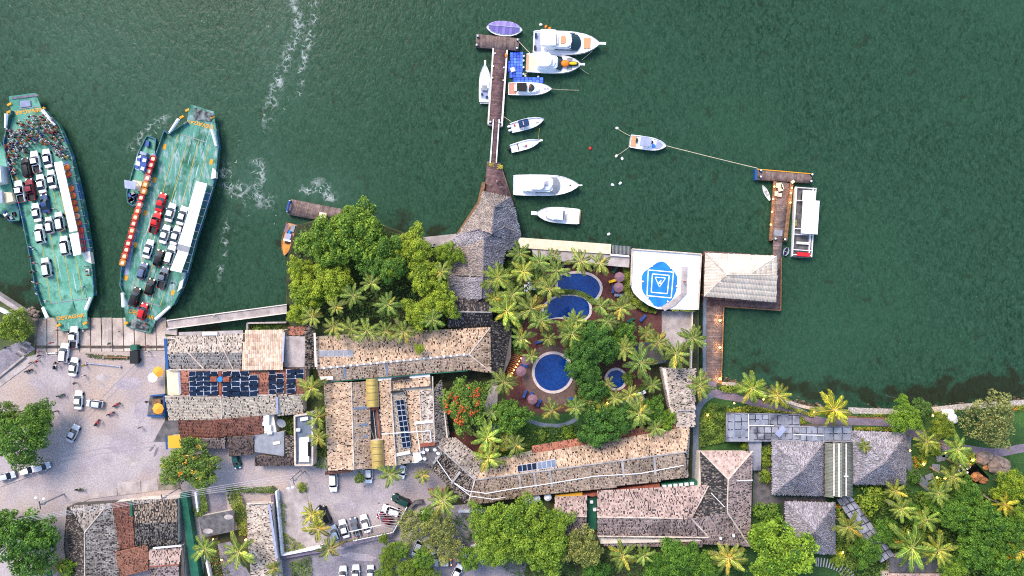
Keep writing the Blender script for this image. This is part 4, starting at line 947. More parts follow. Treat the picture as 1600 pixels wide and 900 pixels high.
def slope(parent, pts, pal='cream', tw=.21, tl=.36, seed=None, stain=.25, mat='tile', hgt=.07, holes=.012, flat=False, base='underroof', name='roof_slope', jit=.0, th=.16, shag=0.0):
    """one roof plane (first edge = eave) with its tiles laid over it"""
    P = [W(x, y, z) for x, y, z in pts]; c, n = vfit(P)
    P = [Vector((p.x, p.y, c[2]-(n[0]*(p.x-c[0])+n[1]*(p.y-c[1]))/n[2])) for p in P]
    nv = Vector(n); u = (P[1]-P[0]); u = (u-nv*u.dot(nv)).normalized(); v = nv.cross(u)
    Q = np.array([((p-P[0]).dot(u), (p-P[0]).dot(v)) for p in P])
    if Q[:, 1].mean() < 0: u = -u; v = -v; Q = -Q
    seed = seed if seed is not None else int(abs(P[0].x*13+P[0].y*7)) % 9999
    rg = np.random.RandomState(seed); k = len(P)
    up, dn = [p-nv*.05 for p in P], [p-nv*(.05+th) for p in P]
    mb = MB(); order = list(range(k))
    ar = sum(Q[i][0]*Q[(i+1) % k][1]-Q[(i+1) % k][0]*Q[i][1] for i in range(k))
    if ar < 0: order = order[::-1]
    mb.add(up+dn, [tuple(order), tuple(k+i for i in order[::-1])]+[(order[i], k+order[i], k+order[(i+1) % k], order[(i+1) % k]) for i in range(k)])
    ro = mb.build(name, m_[base], parent)
    u0, u1, v0, v1 = Q[:, 0].min(), Q[:, 0].max(), Q[:, 1].min(), Q[:, 1].max()
    I, J = np.meshgrid(np.arange(int((u1-u0)/tw)+1), np.arange(int((v1-v0)/tl)+1)); I = I.ravel(); J = J.ravel()
    cu = u0+(I+.5)*tw; cv = v0+(J+.5)*tl
    keep = inside([tuple(q) for q in Q], cu, cv) & (rg.rand(len(cu)) > holes); cu, cv, I, J = cu[keep], cv[keep], I[keep], J[keep]
    if not len(cu): return ro
    N = len(cu); cu = cu+rg.randn(N)*jit*tw; cv = cv+rg.uniform(-1, 1, N)*shag*tl; a = np.array(tuple(u)); b = np.array(tuple(v)); o = np.array(tuple(P[0])); nn = np.array(n)
    hs = np.array([0, 1, 1, 0])*(.0 if flat else hgt); ss = np.array([-.48, -.24, .24, .48])*tw
    lo = hgt*.35+rg.randn(N)*hgt*.12; hi = rg.randn(N)*hgt*.05
    v_lo, v_hi = cv-tl*.53+rg.randn(N)*tl*.03, cv+tl*.55
    VV = np.zeros((N, 8, 3))
    for q in range(4):
        VV[:, q] = o+a*(cu+ss[q])[:, None]+b*v_lo[:, None]+nn*(hs[q]+lo)[:, None]
        VV[:, 4+q] = o+a*(cu+ss[q])[:, None]+b*v_hi[:, None]+nn*(hs[q]*.9+hi)[:, None]
    fp = np.array([(0, 1, 5, 4), (1, 2, 6, 5), (2, 3, 7, 6), (0, 3, 2, 1)])
    if np.dot(np.cross(a, b), nn) < 0: fp = fp[:, ::-1]
    FF = (np.arange(N)[:, None, None]*8+fp[None]).reshape(-1, 4)
    w = np.array([x[0] for x in PAL[pal]]); cc = np.array([x[1] for x in PAL[pal]])
    ch = rg.choice(len(w), N, p=w/w.sum())
    T = cc[ch]*(.9+.2*rg.rand(N, 1))*(1+rg.randn(N, 3)*.02)*(.94+.12*vnoise(J*1.0, 0*J, seed))[:, None]
    st = vnoise(cu/2.6+seed, cv/2.2, seed)*.5+vnoise(cu/.55, cv/4.5, seed+1)*.5
    T = T*(1-stain*np.clip((st-.45)*3.2, 0, 1))[:, None]
    VV = VV.reshape(-1, 3)-np.array(ORG[parent.name])
    to = link('tiles', mesh_quads('tiles', VV, FF, m_[mat], np.clip(np.repeat(T, 4, 0), .005, 1)), ro); to['kind'] = 'stuff'
    return ro
def ridge(parent, pts, r=.17, mat='mortar', name='ridge_cap'):
    mb = MB(); mb.tube([W(x, y, z+.08) for x, y, z in pts], r, 6); return mb.build(name, m_[mat], parent)
def bld(name, label, px, z, cat='building', mat='wall', zb=GZ, ins=2.0):
    c = np.mean(px, axis=0); t = thing(name, label, cat, W(c[0], c[1], zb))
    q = [tuple(np.array(p)+(c-np.array(p))/max(1, np.linalg.norm(c-np.array(p)))*ins) for p in px]
    mb = MB(); mb.prism(WP(q, z), zb-.3, z-.25); mb.build('wall', m_[mat], t)
    return t
def bar(parent, a, b, w, z, th=.08, mat='offwhite', name='roof_strip'):
    """strip lying on a roof from a to b (px, py, z)"""
    A, B = W(*a), W(*b); d = (B-A); s = Vector((-d.y, d.x, 0)).normalized()*(w*K/2); mb = MB(); zz = Vector((0, 0, th))
    mb.add([A-s, A+s, B+s, B-s, A-s+zz, A+s+zz, B+s+zz, B-s+zz], [(4, 7, 6, 5), (0, 4, 5, 1), (1, 5, 6, 2), (2, 6, 7, 3), (3, 7, 4, 0)])
    return mb.build(name, m_[mat], parent)
def panel_grid(parent, quad, nu, nv, mat, frame, gap=.008, th=.06, name='solar_panel', skip=(), split=False, var=.2):
    """nu x nv panels, each an object, over the quad of (px, py, z): a-b across, a-d down"""
    q = [W(*p) for p in quad]
    n = (q[1]-q[0]).cross(q[3]-q[0]); n = n.normalized(); n = -n if n.z < 0 else n
    for i in range(nu):
        for j in range(nv):
            if (i, j) in skip: continue
            u0, u1, v0, v1 = (i+gap)/nu, (i+1-gap)/nu, (j+gap)/nv, (j+1-gap)/nv
            mb = MB(); p = [bil(q, a, b) for a, b in ((u0, v0), (u1, v0), (u1, v1), (u0, v1))]
            tp = [x+n*th for x in p]; mb.add(p+tp, [(4, 5, 6, 7), (7, 6, 5, 4), (0, 1, 5, 4), (1, 2, 6, 5), (2, 3, 7, 6), (3, 0, 4, 7)], 1)
            for k in range(2 if split else 1):
                f0, f1 = ((.045, .48), (.52, .955))[k] if split else (.05, .95)
                r = [bil(tp, a, b)+n*.012 for a, b in ((f0, .055), (f1, .055), (f1, .945), (f0, .945))]
                g = 1+rnd.uniform(-var, var)
                f = (0, 1, 2, 3) if (r[1]-r[0]).cross(r[3]-r[0]).z > 0 else (3, 2, 1, 0)
                mb.add(r, [f], 0, (g, g, g))
            mb.f = [f for f in mb.f]
            mb.build(name, [m_[mat], m_[frame]], parent)
# ---- big thatched jetty roof
E1, E2 = 4.2, 9.0
th = thing('thatched_roof', 'large many sided thatched roof over the jetty', 'building', W(765, 350, GZ))
for x, y in ((757, 303), (795, 311), (751, 318), (718, 366), (802, 330), (811, 363), (770, 360), (735, 380), (800, 380), (725, 400), (795, 400)):
    c = W(x, y, E1); mb2 = MB(); mb2.cyl((c.x, c.y, .5), .2, E1-.4, 8); mb2.build('post', m_['timber_dark'], th)
TK = dict(tw=.17, tl=.40, mat='thatch', hgt=.09, stain=.28, jit=.5, holes=.0, shag=.5, base='thatch_base')
AN, AS = (772.5, 323, E2), (769, 366, 7.4)
slope(th, [(755, 299, E1), (797, 308, E1), AN], 'thatchw', **TK)
slope(th, [(797, 308, E1), (804, 326, E1), AN], 'thatch', **TK)
slope(th, [(714, 367, E1), (749, 318, E1), (755, 299, E1), AN, AS, (748, 358, 6.4)], 'thatchw', **TK)
slope(th, [(804, 326, E1), (814, 366, E1), (788, 354, 6.6), AS, AN], 'thatch', **TK)
slope(th, [(814, 366, E1), (808, 384, E1), (790, 392, E1), (786, 372, 5.8), (788, 354, 6.6)], 'thatch', **TK)
slope(th, [(703, 379, E1), (714, 367, E1), (748, 358, 6.4), (757, 372, 6.6), (725, 386, 5)], 'thatch', **TK)
slope(th, [(748, 358, 6.4), (757, 372, 6.6), AS], 'thatch', **TK); slope(th, [(786, 372, 5.8), (788, 354, 6.6), AS], 'thatch', **TK)
mb = MB(); mb.add([W(748, 358, 6.3), W(757, 372, 6.45), W(786, 372, 5.7), W(788, 354, 6.5), W(769, 366, 7.2)], [(0, 1, 4), (1, 2, 4), (2, 3, 4), (4, 3, 2), (4, 2, 1), (4, 1, 0)]); mb.build('valley_thatch', m_['thatch_base'], th)
slope(th, [(700, 430, E1), (703, 381, E1), (725, 386, 5), (757, 372, 6.6), (754, 432, 6.6)], 'thatchw', **TK)
slope(th, [(790, 392, E1), (776, 470, E1), (752, 466, 6.4), (757, 372, 6.6), AS, (786, 372, 5.8)], 'thatch', **TK)
slope(th, [(701, 468, E1-.6), (700, 432, E1-.2), (754, 433, 6.4), (751, 468, 6.2)], 'thatch', **TK)
for l in ([(755, 299, E1), AN], [(797, 308, E1), AN], [AN, AS], [AS, (757, 372, 6.6), (752, 466, 6.4)], [(748, 358, 6.4), (714, 367, E1)], [AS, (788, 354, 6.6), (814, 366, E1)]): ridge(th, l, .16, 'thatch_base')
# ---- dark tiled link roof south of the thatch
b = bld('tiled_house', 'small dark mossy tiled roof between thatch and long hotel wing', [(706, 466), (770, 466), (772, 514), (706, 508)], 5.0, mat='wall_dark')
slope(b, [(700, 512, 5.0), (768, 513, 5.0), (768, 488, 6.2), (700, 486, 6.2)], 'blackish', stain=.1); slope(b, [(768, 465, 5), (704, 467, 5), (700, 486, 6.2), (768, 488, 6.2)], 'blackish', stain=.1)
ridge(b, [(704, 487, 6.2), (768, 488, 6.2)], .15, 'mortar_grey')
b = bld('tiled_house', 'dark tiled lean-to east of the long hotel wing by pool stairs', [(769, 500), (800, 512), (800, 560), (785, 592), (769, 585)], 4.6, mat='wall_dark')
slope(b, [(800, 508, 4.4), (782, 596, 4.4), (768, 590, 5.4), (767, 500, 5.4)], 'blackish', stain=.1)
# ---- north hotel wing
b = bld('hotel_wing', 'long cream tiled hotel wing below the tree grove with skylights', [(490, 526), (766, 511), (768, 582), (731, 577), (498, 597), (492, 575)], 5.6, ins=3)
E, R = 5.6, 6.7
slope(b, [(766, 511, E), (494, 527, E), (494, 577, R), (733, 554, R)], 'cream', stain=.3); slope(b, [(500, 597, E+.6), (732, 578, E+.6), (733, 554, R), (496, 577, R)], 'cream', stain=.25)
slope(b, [(768, 582, E), (766, 511, E), (733, 554, R)], 'cream', stain=.4); slope(b, [(732, 578, E+.6), (768, 583, E), (733, 554, R)], 'cream')
ridge(b, [(496, 576, R), (733, 554, R)], .22, 'mortar_grey'); ridge(b, [(733, 554, R), (766, 512, E)]); ridge(b, [(733, 554, R), (768, 582, E)])
panel_grid(b, [(497, 546.5, 6.15), (553, 546, 6.15), (552, 558, 6.45), (498, 558, 6.45)], 7, 1, 'skylight', 'mortar', name='skylight_pane', split=False, gap=.04)
for x, y0, y1 in ((538, 575, 591), (604, 568, 586)): bar(b, (x, y0, R), (x+1, y1, E+.8), 3, 0, mat='skylight', name='skylight')
for i in range(22):
    x = 505+i*10.4; bar(b, (x, 575-(x-505)*.096, R+.28), (x+3, 574.7-(x-505)*.096, R+.28), 3, 0, mat='white', name='ridge_bracket')
bar(b, (492, 520, 6.3), (494, 573, 7.6), 3, 0, .3, 'offwhite', 'gutter_wall'); bar(b, (501, 591, 6.6), (521, 590, 6.6), 5, 0, .5, 'offwhite', 'water_tank')
bar(b, (500, 597.5, E+.4), (731, 578.6, E+.4), 2, 0, .2, 'green_sheet', 'gutter'); bar(b, (590, 592, E), (672, 585, E), 6, 0, .2, 'white', 'awning')
# ---- lower hotel block west roof
b = bld('hotel_block', 'cream gabled hotel roof between palm yard and yellow vaults', [(506, 598), (577, 596), (580, 733), (513, 736)], 5.2)
slope(b, [(513, 735, 5.2), (506, 598, 5.2), (549, 597, 7.0), (553, 734, 7.0)], 'cream', stain=.25); slope(b, [(577, 596, 5.6), (581, 732, 5.6), (553, 734, 7.0), (549, 597, 7.0)], 'cream', stain=.2)
ridge(b, [(549, 597, 7), (553, 734, 7)], .16)
for y in (639, 666, 684, 726): bar(b, (551, y, 6.95), (575, y-3, 5.85), 4, 0, .08, 'skylight', 'skylight')
slope(b, [(508, 742, 4.6), (551, 737, 4.6), (551, 733, 5.0), (508, 737, 5.0)], 'red')
def vault(label, quad, z0, zr, n=5):
    c = np.mean(quad, axis=0); t = thing('barrel_vault', label, 'roof', W(c[0], c[1], GZ)); q = [np.array(p) for p in quad]
    mb = MB(); mb.prism(WP(quad, z0), GZ-.2, z0); mb.build('wall', m_['wall'], t)
    for s in range(n):
        mb = MB(); k = 8
        for i in range(k):
            P = []
            for (uu, vv) in ((i/k, (s+.03)/n), ((i+1)/k, (s+.03)/n), ((i+1)/k, (s+.97)/n), (i/k, (s+.97)/n)):
                p = q[0]*(1-uu)*(1-vv)+q[1]*uu*(1-vv)+q[2]*uu*vv+q[3]*(1-uu)*vv; P.append(W(p[0], p[1], z0+zr*math.sin(math.pi*uu)**.8))
            mb.add(P, [(3, 2, 1, 0)])
        mb.build('vault_panel', m_['vault'], t)
    return t
vault('upper yellowed translucent barrel vault between tiled hotel roofs', [(571.5, 592), (590, 591), (591.5, 636), (573, 637)], 6.0, 1.3, 4)
vault('lower golden barrel vault beside the parked white cars', [(579, 688.5), (598, 687), (600, 732), (581.5, 733)], 6.0, 1.4, 4)
ct = thing('service_yard', 'grey service yard with pipes between the two yellow vaults', 'yard', W(582, 662, GZ))
mb = MB(); mb.prism(WP([(570, 637), (592, 636), (598, 688), (577, 689)], 4.0), GZ, 4.0); mb.build('floor', m_['concrete_dark'], ct)
bar(ct, (589, 637, 5), (594, 688, 5), 2, 0, .3, 'red_clay', 'beam'); bar(ct, (571, 640, 5), (592, 637, 5.2), 4, 0, .3, 'red_clay', 'beam')
for i, (x, y) in enumerate(((594, 641), (595, 648), (596, 655), (597, 662), (576, 676))): c = W(x, y, 4.4); mb = MB(); mb.cyl((c.x, c.y, 4), .3, .7, 8); mb.build('gas_cylinder', m_['offwhite'], ct)
mb = MB(); mb.tube([W(576, 645, 4.4), W(578, 665, 4.4), W(584, 685, 4.4)], .1, 5); mb.tube([W(583, 640, 4.4), W(588, 686, 4.4)], .08, 5); mb.build('pipe', m_['offwhite'], ct)
# ---- middle hotel roofs with the solar strip
b = bld('hotel_block', 'tiled hotel roof carrying the narrow blue solar strip', [(592, 594), (672, 588), (676, 612), (660, 725), (600, 728)], 5.4)
slope(b, [(600, 727, 5.4), (592, 594, 5.4), (610, 593, 6.6), (619, 728, 6.6)], 'cream', stain=.2)
slope(b, [(643, 722, 5.2), (619, 728, 6.0), (610, 606, 6.2), (634, 610, 5.8)], 'sand', stain=.15)
slope(b, [(672, 588, 5.6), (612, 593, 5.6), (612, 607, 6.1), (672, 604, 6.1)], 'cream', stain=.25)
ridge(b, [(610, 593, 6.6), (619, 728, 6.6)], .14)
panel_grid(b, [(618.5, 625, 6.35), (631, 624, 6.2), (642.5, 698, 5.9), (629, 700, 6.15)], 2, 9, 'solar', 'solar_frame', name='solar_panel', split=False, var=.45)
bar(b, (611, 612.5, 6.6), (631, 611, 6.5), 3, 0, .3, 'dark', 'vent_slot'); bar(b, (617, 711, 6.3), (641, 706, 6.0), 5, 0, .2, 'offwhite', 'awning')
mb = MB(); c = W(626, 591, 7); mb.tube([W(612, 593, 6.6), c, W(640, 590, 6.6)], .35, 6); mb.build('flue', m_['dark'], b)
b = bld('hotel_block', 'pale tiled hotel roof with hipped grey edge beside the red flowering tree', [(633, 610), (690, 606), (702, 690), (676, 700), (645, 722)], 5.2)
slope(b, [(690, 592, 4.6), (703, 686, 4.6), (679, 692, 6.2), (676, 610, 6.2)], 'grey', stain=.3)
slope(b, [(645, 722, 5.2), (633, 612, 5.2), (655, 610, 6.2), (662, 705, 6.2)], 'cream'); slope(b, [(662, 705, 6.1), (655, 610, 6.2), (676, 610, 6.2), (679, 692, 6.2)], 'greytan')
ridge(b, [(676, 588, 6.2), (679, 692, 6.2)], .14); ridge(b, [(655, 610, 6.2), (662, 705, 6.2)], .12)
bar(b, (648, 661, 6.4), (677, 658, 6.4), 4, 0, .15, 'white', 'roof_strip'); bar(b, (596, 678, 6.9), (672, 673, 6.6), 1, 0, .12, 'white', 'conduit'); bar(b, (650, 665, 6.6), (658, 715, 6.4), 1, 0, .12, 'white', 'conduit'); bar(b, (672, 673, 6.6), (674, 690, 6.6), 1, 0, .12, 'white', 'conduit')
# satellite yard
b = bld('satellite_platform', 'flat brown roof platform crowded with white satellite dishes', [(656, 700), (684, 694), (692, 708), (676, 728), (648, 718)], 6.2)
mb = MB(); mb.prism(WP([(656, 698), (684, 693), (692, 707), (676, 728), (648, 718)], 6.3), 5.9, 6.3); mb.build('roof', m_['concrete_dark'], b)
mb = MB(); mb.prism(WP([(645, 708), (656, 708), (660, 718), (648, 724)], 6.9), 6.3, 6.9); mb.build('unit_box', m_['white'], b)
mb = MB(); mb.prism(WP([(656, 694), (680, 692), (680, 696), (657, 699)], 6.8), 6.2, 6.8); mb.build('parapet', m_['red_clay'], b)
def dish(px, py, z, r, label, mat='white'):
    c = W(px, py, z); t = thing('satellite_dish', label, 'dish', c); mb = MB(); n, k = 12, 4; vs = []; fs = []
    for i in range(k+1):
        for j in range(n): a = 2*math.pi*j/n; q = r*(i+.02)/k; vs.append((q*math.cos(a), q*math.sin(a), .35*(q/r)**2*r))
    for i in range(k):
        for j in range(n): fs.append((i*n+j, i*n+(j+1) % n, (i+1)*n+(j+1) % n, (i+1)*n+j))
    mb.add(vs, fs); o = mb.build('reflector', m_[mat], t, smooth=True, local=True); o.location.z = .6; o.rotation_euler = (.35, -.2, 0)
    mb = MB(); mb.cyl((0, 0, 0), .06, .7, 6); mb.build('mast', m_['steel'], t, local=True)
    mb = MB(); mb.tube([(0, 0, .6), (.1*r, -.25*r, .6+.7*r)], .03, 4); mb.build('feed_arm', m_['steel'], t, local=True)
for x, y, lb in ((662, 705, 'satellite dish nearest the unit box on the brown platform'), (668, 701, 'satellite dish at the middle of the platform parapet'), (680, 701, 'satellite dish by the platform corner facing the courtyard'), (685, 706.5, 'satellite dish at the platform edge above the curved roof'), (664, 715, 'lowest satellite dish on the brown platform')): dish(x, y, 6.3, .45, lb)
# ---- south hotel wing, bent
b = bld('hotel_wing', 'long bent south hotel wing with cream tiles and white conduits', [(668, 722), (690, 690), (745, 728), (830, 706), (1076, 668), (1080, 745), (905, 768), (810, 777), (731, 790)], 5.4, ins=4)
E, R = 5.4, 6.5
slope(b, [(731, 791, E), (664, 722, E), (684, 697, R), (742, 750, R)], 'dark', stain=.35); slope(b, [(664, 722, E), (650, 700, E), (684, 694, R-.6), (684, 697, R)], 'dark')
slope(b, [(712, 684, E), (760, 722, E), (742, 750, R), (684, 697, R), (690, 684, R-1.2)], 'greytan', stain=.4)
slope(b, [(905, 768, E), (810, 777, E), (731, 791, E), (742, 750, R), (1070, 706, R), (1074, 746, E)], 'cream', stain=.35)
slope(b, [(760, 722, E), (1078, 666, E), (1072, 706, R), (742, 750, R)][::1], 'cream', stain=.38)
slope(b, [(1074, 746, E), (1078, 666, E), (1072, 706, R)], 'greytan')
ridge(b, [(684, 697, R), (742, 750, R)], .2, 'mortar_grey'); ridge(b, [(742, 750, R), (1072, 706, R)], .2, 'mortar_grey'); ridge(b, [(742, 750, R), (731, 790, E)], .18)
panel_grid(b, [(808, 727, 6.15), (838, 722.5, 6.15), (839, 734, 6.45), (809, 738, 6.45)], 4, 1, 'solar', 'solar_frame', name='skylight_pane', split=False, var=.5); panel_grid(b, [(839, 722, 6.15), (868, 717, 6.15), (869, 730, 6.46), (840, 734, 6.46)], 4, 1, 'skylight', 'solar_frame', name='skylight_pane', split=False, var=.4)
for a_, b_ in (((719, 737, R-.1), (705, 755, 6.45)), ((811, 742, R-.1), (814, 765, 5.95)), ((834, 738, R-.1), (838, 762, 5.95)), ((858, 735, R-.1), (863, 760, 5.95)), ((972, 720, R-.1), (975, 745, 6.0)), ((1022, 713, R-.1), (1024, 742, 5.95)), ((690, 707, R-.2), (677, 724, 6.4))): bar(b, a_, b_, 3.4, 0, .2, 'mortar_grey', 'valley_strip')
for l in ([(680, 715, 6.7), (706, 752, 6.6), (730, 767, 6.5), (760, 771, 6.4), (800, 764, 6.5), (850, 757, 6.5), (930, 744, 6.5), (1000, 740, 6.4), (1068, 727, 6.5)], [(706, 752, 6.6), (735, 775, 6.2), (770, 780, 5.9), (795, 776, 5.8)]):
    mb = MB(); mb.tube([W(x, y, z-.3) for x, y, z in l], .11, 5); mb.build('conduit', m_['white'], b)
slope(b, [(830, 697, 4.2), (1066, 657, 4.2), (1068, 668, 4.8), (832, 709, 4.8)], 'red', stain=.3)
# east tile roof beside the dock path
b = bld('tiled_house', 'grey weathered tiled roof between pool garden and narrow grey path', [(1034, 574), (1086, 578), (1086, 662), (1060, 668), (1046, 640)], 5.0)
slope(b, [(1033, 574, 4.6), (1046, 640, 4.6), (1056, 668, 4.6), (1086, 668, 6.0), (1087, 576, 6.0)], 'greytan', stain=.25, seed=5)
bar(b, (1060, 641, 5.6), (1084, 641, 6.1), 2, 0, .15, 'mortar_grey', 'roof_strip')
# ---- south-east big hipped roof
b = bld('hipped_house', 'big brown pink hipped tile roof house beside the grey path', [(1096, 706), (1175, 707), (1170, 853), (1098, 850), (935, 852), (934, 768), (1094, 758)], 5.2, ins=4)
E, R = 5.2, 7.2
slope(b, [(1176, 705, E), (1094, 704, E), (1138, 749, R)], 'pinkpale', stain=.15)
slope(b, [(1172, 854, E), (1176, 705, E), (1138, 749, R), (1136, 800, R)], 'pink', stain=.3)
slope(b, [(1094, 704, E), (1094, 762, E), (1107, 760, 6.2), (1080, 810, 6.8), (1136, 800, R), (1138, 749, R)], 'blackish', stain=.1, seed=3)
slope(b, [(1098, 850, E), (1172, 854, E), (1136, 800, R), (1080, 810, 6.8)], 'pink', stain=.35)
slope(b, [(1107, 758, E+1.2), (933, 766, E), (933, 808, 6.8), (1080, 810, 6.8)], 'pink', stain=.25); slope(b, [(934, 838, E+.6), (1108, 840, E+.6), (1080, 810, 6.8), (933, 808, 6.8)], 'pink', stain=.45, seed=8)
slope(b, [(944, 853, 4.4), (1098, 855, 4.4), (1098, 840, 5.0), (944, 838, 5.0)], 'pink', stain=.4)
for l in ([(1138, 749, R), (1094, 704, E)], [(1138, 749, R), (1176, 705, E)], [(1138, 749, R), (1136, 800, R)], [(1136, 800, R), (1172, 854, E)], [(933, 808, 6.8), (1080, 810, 6.8)], [(1080, 810, 6.8), (1107, 759, 6.1)], [(1080, 810, 6.8), (1108, 840, E+.6)], [(934, 838, E+.7), (1108, 840, E+.7)]): ridge(b, l, .17)
bar(b, (1152, 751, 7.2), (1176, 750, 6.8), 1, 0, .15, 'white', 'conduit'); bar(b, (1111, 770, 6.8), (1132, 792, 7.3), 1, 0, .12, 'white', 'conduit')
for x, y in ((1126, 841), (1146, 837)):
    c = W(x, y, 6.5); mb = MB(); mb.box(c, (.5, .5, .5)); mb.build('vent_box', m_['white'], b)
b = bld('tiled_house', 'small pinkish tiled annex beside the big hipped roof house', [(866, 776), (917, 774), (917, 838), (880, 838)], 4.8)
slope(b, [(917, 774, 4.6), (866, 777, 4.6), (868, 806, 6.0), (917, 807, 6.0)], 'pink', stain=.2); slope(b, [(868, 838, 4.6), (917, 836, 4.6), (917, 807, 6.0), (868, 806, 6.0)], 'pink', stain=.3); ridge(b, [(868, 806, 6), (917, 807, 6)], .13)
b = thing('red_walkway', 'red brown covered strip between south wing and hipped house', 'roof', W(980, 763, GZ))
mb = MB(); mb.prism(WP([(911, 773), (1031, 755), (1031, 764), (925, 776)], 4.4), GZ, 4.4); mb.build('roof', m_['red_clay'], b)
mb = MB(); mb.prism(WP([(868, 774), (910, 769), (910, 774), (867, 779)], 4.0), 3.4, 4.0); mb.build('awning', m_['yellow_sheet'], b)
b = thing('unit_row', 'row of white roof units beside the red brown strip', 'unit', W(1064, 757, GZ))
mb = MB(); mb.prism(WP([(1033, 756), (1094, 752), (1094, 761), (1034, 763)], 4.2), GZ, 4.2); mb.build('base', m_['green_sheet'], b)
for i in range(6): c = W(1038+i*8.6, 760-i*.9, 4.5); mb = MB(); mb.box(c, (.85, .6, .5), .1); mb.build('unit', m_['white'], b)
b = thing('service_gap', 'dark green service courtyard between annex and hipped house', 'yard', W(925, 800, GZ)); mb = MB(); mb.prism(WP([(918, 778), (932, 776), (932, 828), (918, 826)], 2.6), GZ, 2.6); mb.build('floor', m_['green_sheet'], b)
for x, y in ((924, 784), (929, 796)): c = W(x, y, 3); mb = MB(); mb.box(c, (.7, .6, .6)); mb.build('unit', m_['white'], b)
# white tanks by the big tree
for i, (x, y, r) in enumerate(((826, 783, 1.0), (838, 780, .9), (856, 778, .85))):
    c = W(x, y, 4.6); t = thing('water_tank', ('white round tank at the south wing gutter nearest the big tree', 'white round tank in the middle of three at the south gutter', 'white round tank nearest the yellow awning')[i], 'tank', (c.x, c.y, GZ))
    mb = MB(); mb.cyl((0, 0, 0), r, 2.6, 14); mb.build('body', m_['offwhite'], t, local=True); mb = MB(); mb.cyl((0, 0, 2.6), r*1.03, .45, 14, r2=r*.3); mb.build('lid', m_['white'], t, local=True)
# ---- pyramid thatched pavilions
def pyramid(label, corners, apex, E=4.6, R=8.0, pal='thatch'):
    t = bld('thatched_pavilion', label, corners, E, mat='wall_dark', ins=6)
    a = (*apex, R); n = len(corners)
    kw = dict(tw=.17, tl=.42, mat='thatch', hgt=.09, stain=.2, jit=.5, holes=0, shag=.5, base='thatch_base')
    for i in range(n):
        p, q = corners[i], corners[(i+1) % n]; slope(t, [(*p, E), (*q, E), a], pal, seed=i*31+int(apex[0]), **kw)
    for p in corners: ridge(t, [a, (*p, E)], .09, 'thatch_base')
    return t
pyramid('grey pyramid pavilion roof west of the olive corrugated roof', [(1206, 689), (1288, 691), (1287, 775), (1206, 773)], (1253, 736))
pyramid('grey pyramid pavilion roof east of the olive corrugated roof', [(1331, 673), (1416, 676), (1416, 757), (1331, 757)], (1384, 722))
pyramid('smaller grey pyramid pavilion roof beside the bright green tree', [(1226, 783), (1305, 785), (1305, 866), (1228, 864)], (1273, 830))
b = bld('corrugated_house', 'olive corrugated gable roof between two grey pyramid roofs', [(1288.5, 692), (1331, 692), (1332, 776), (1288.5, 776)], 5.0, mat='wall_dark')
PAL['olive'] = [(.6, (1, 1, 1)), (.4, (.88, .89, .88))]; PAL['white1'] = [(.6, (1, 1, 1)), (.3, (.96, .96, .95)), (.1, (.90, .90, .89))]; PAL['beige1'] = [(.45, (.62, .50, .39)), (.35, (.55, .42, .32)), (.2, (.47, .33, .24))]
slope(b, [(1289, 776, 5.2), (1289, 692, 5.2), (1311, 692, 6.6), (1311, 776, 6.6)], 'olive', tw=.33, tl=1.7, mat='sheet_olive', hgt=.08, stain=.12, holes=0); slope(b, [(1332, 692, 5.2), (1332, 776, 5.2), (1311, 776, 6.6), (1311, 692, 6.6)], 'olive', tw=.33, tl=1.7, mat='sheet_olive', hgt=.08, stain=.12, holes=0)
ridge(b, [(1311, 693, 6.6), (1311, 776, 6.6)], .14, 'white'); bar(b, (1318, 744, 6.4), (1325, 744, 6.0), 2, 0, .2, 'white', 'vent'); bar(b, (1303, 693, 6.4), (1303, 775, 6.4), 2, 0, .05, 'offwhite', 'light_strip'); bar(b, (1322, 693, 6.2), (1322, 775, 6.2), 2, 0, .05, 'offwhite', 'light_strip')
# grey flat roof complex with glass panes
b = bld('flat_roof_house', 'grey blue flat glazed roof complex north of the pyramid roofs', [(1136, 646), (1250, 648), (1250, 666), (1331, 667), (1331, 690), (1207, 689), (1172, 689), (1135, 688)], 4.4, mat='wall_dark', ins=2)
mb = MB(); mb.prism(WP([(1135, 645), (1250, 647), (1250, 666), (1331, 666), (1331, 691), (1207, 690), (1171, 690), (1134, 690)], 4.5), 4.2, 4.5); mb.build('roof_deck', m_['sheet_grey'], b)
panel_grid(b, [(1137, 646.5, 4.52), (1169, 646.8, 4.52), (1169, 684, 4.52), (1137, 684, 4.52)], 3, 3, 'glass_canopy', 'lavender', name='roof_pane', split=False, gap=.015, var=.12)
panel_grid(b, [(1170, 647, 4.52), (1201, 647.5, 4.52), (1201, 664, 4.52), (1170, 664, 4.52)], 3, 2, 'glass_canopy', 'lavender', name='roof_pane', split=False, gap=.02, var=.25)
panel_grid(b, [(1203, 648, 4.52), (1249, 648.5, 4.52), (1249, 664, 4.52), (1203, 664, 4.52)], 4, 1, 'sheet_grey', 'grey', name='roof_sheet', split=False, gap=.015, var=.2)
panel_grid(b, [(1172, 666, 4.52), (1249, 667, 4.52), (1249, 687, 4.52), (1172, 687, 4.52)], 7, 2, 'sheet_grey', 'grey', name='roof_sheet', split=False, gap=.02, var=.25)
panel_grid(b, [(1251, 667, 4.52), (1286, 667, 4.52), (1286, 689, 4.52), (1251, 689, 4.52)], 4, 2, 'glass_canopy', 'lavender', name='roof_pane', split=False, gap=.02, var=.25)
panel_grid(b, [(1288, 667, 4.52), (1330, 667, 4.52), (1330, 688, 4.52), (1288, 688, 4.52)], 3, 2, 'glass_canopy', 'grey', name='roof_pane', split=False, gap=.03, var=.2)
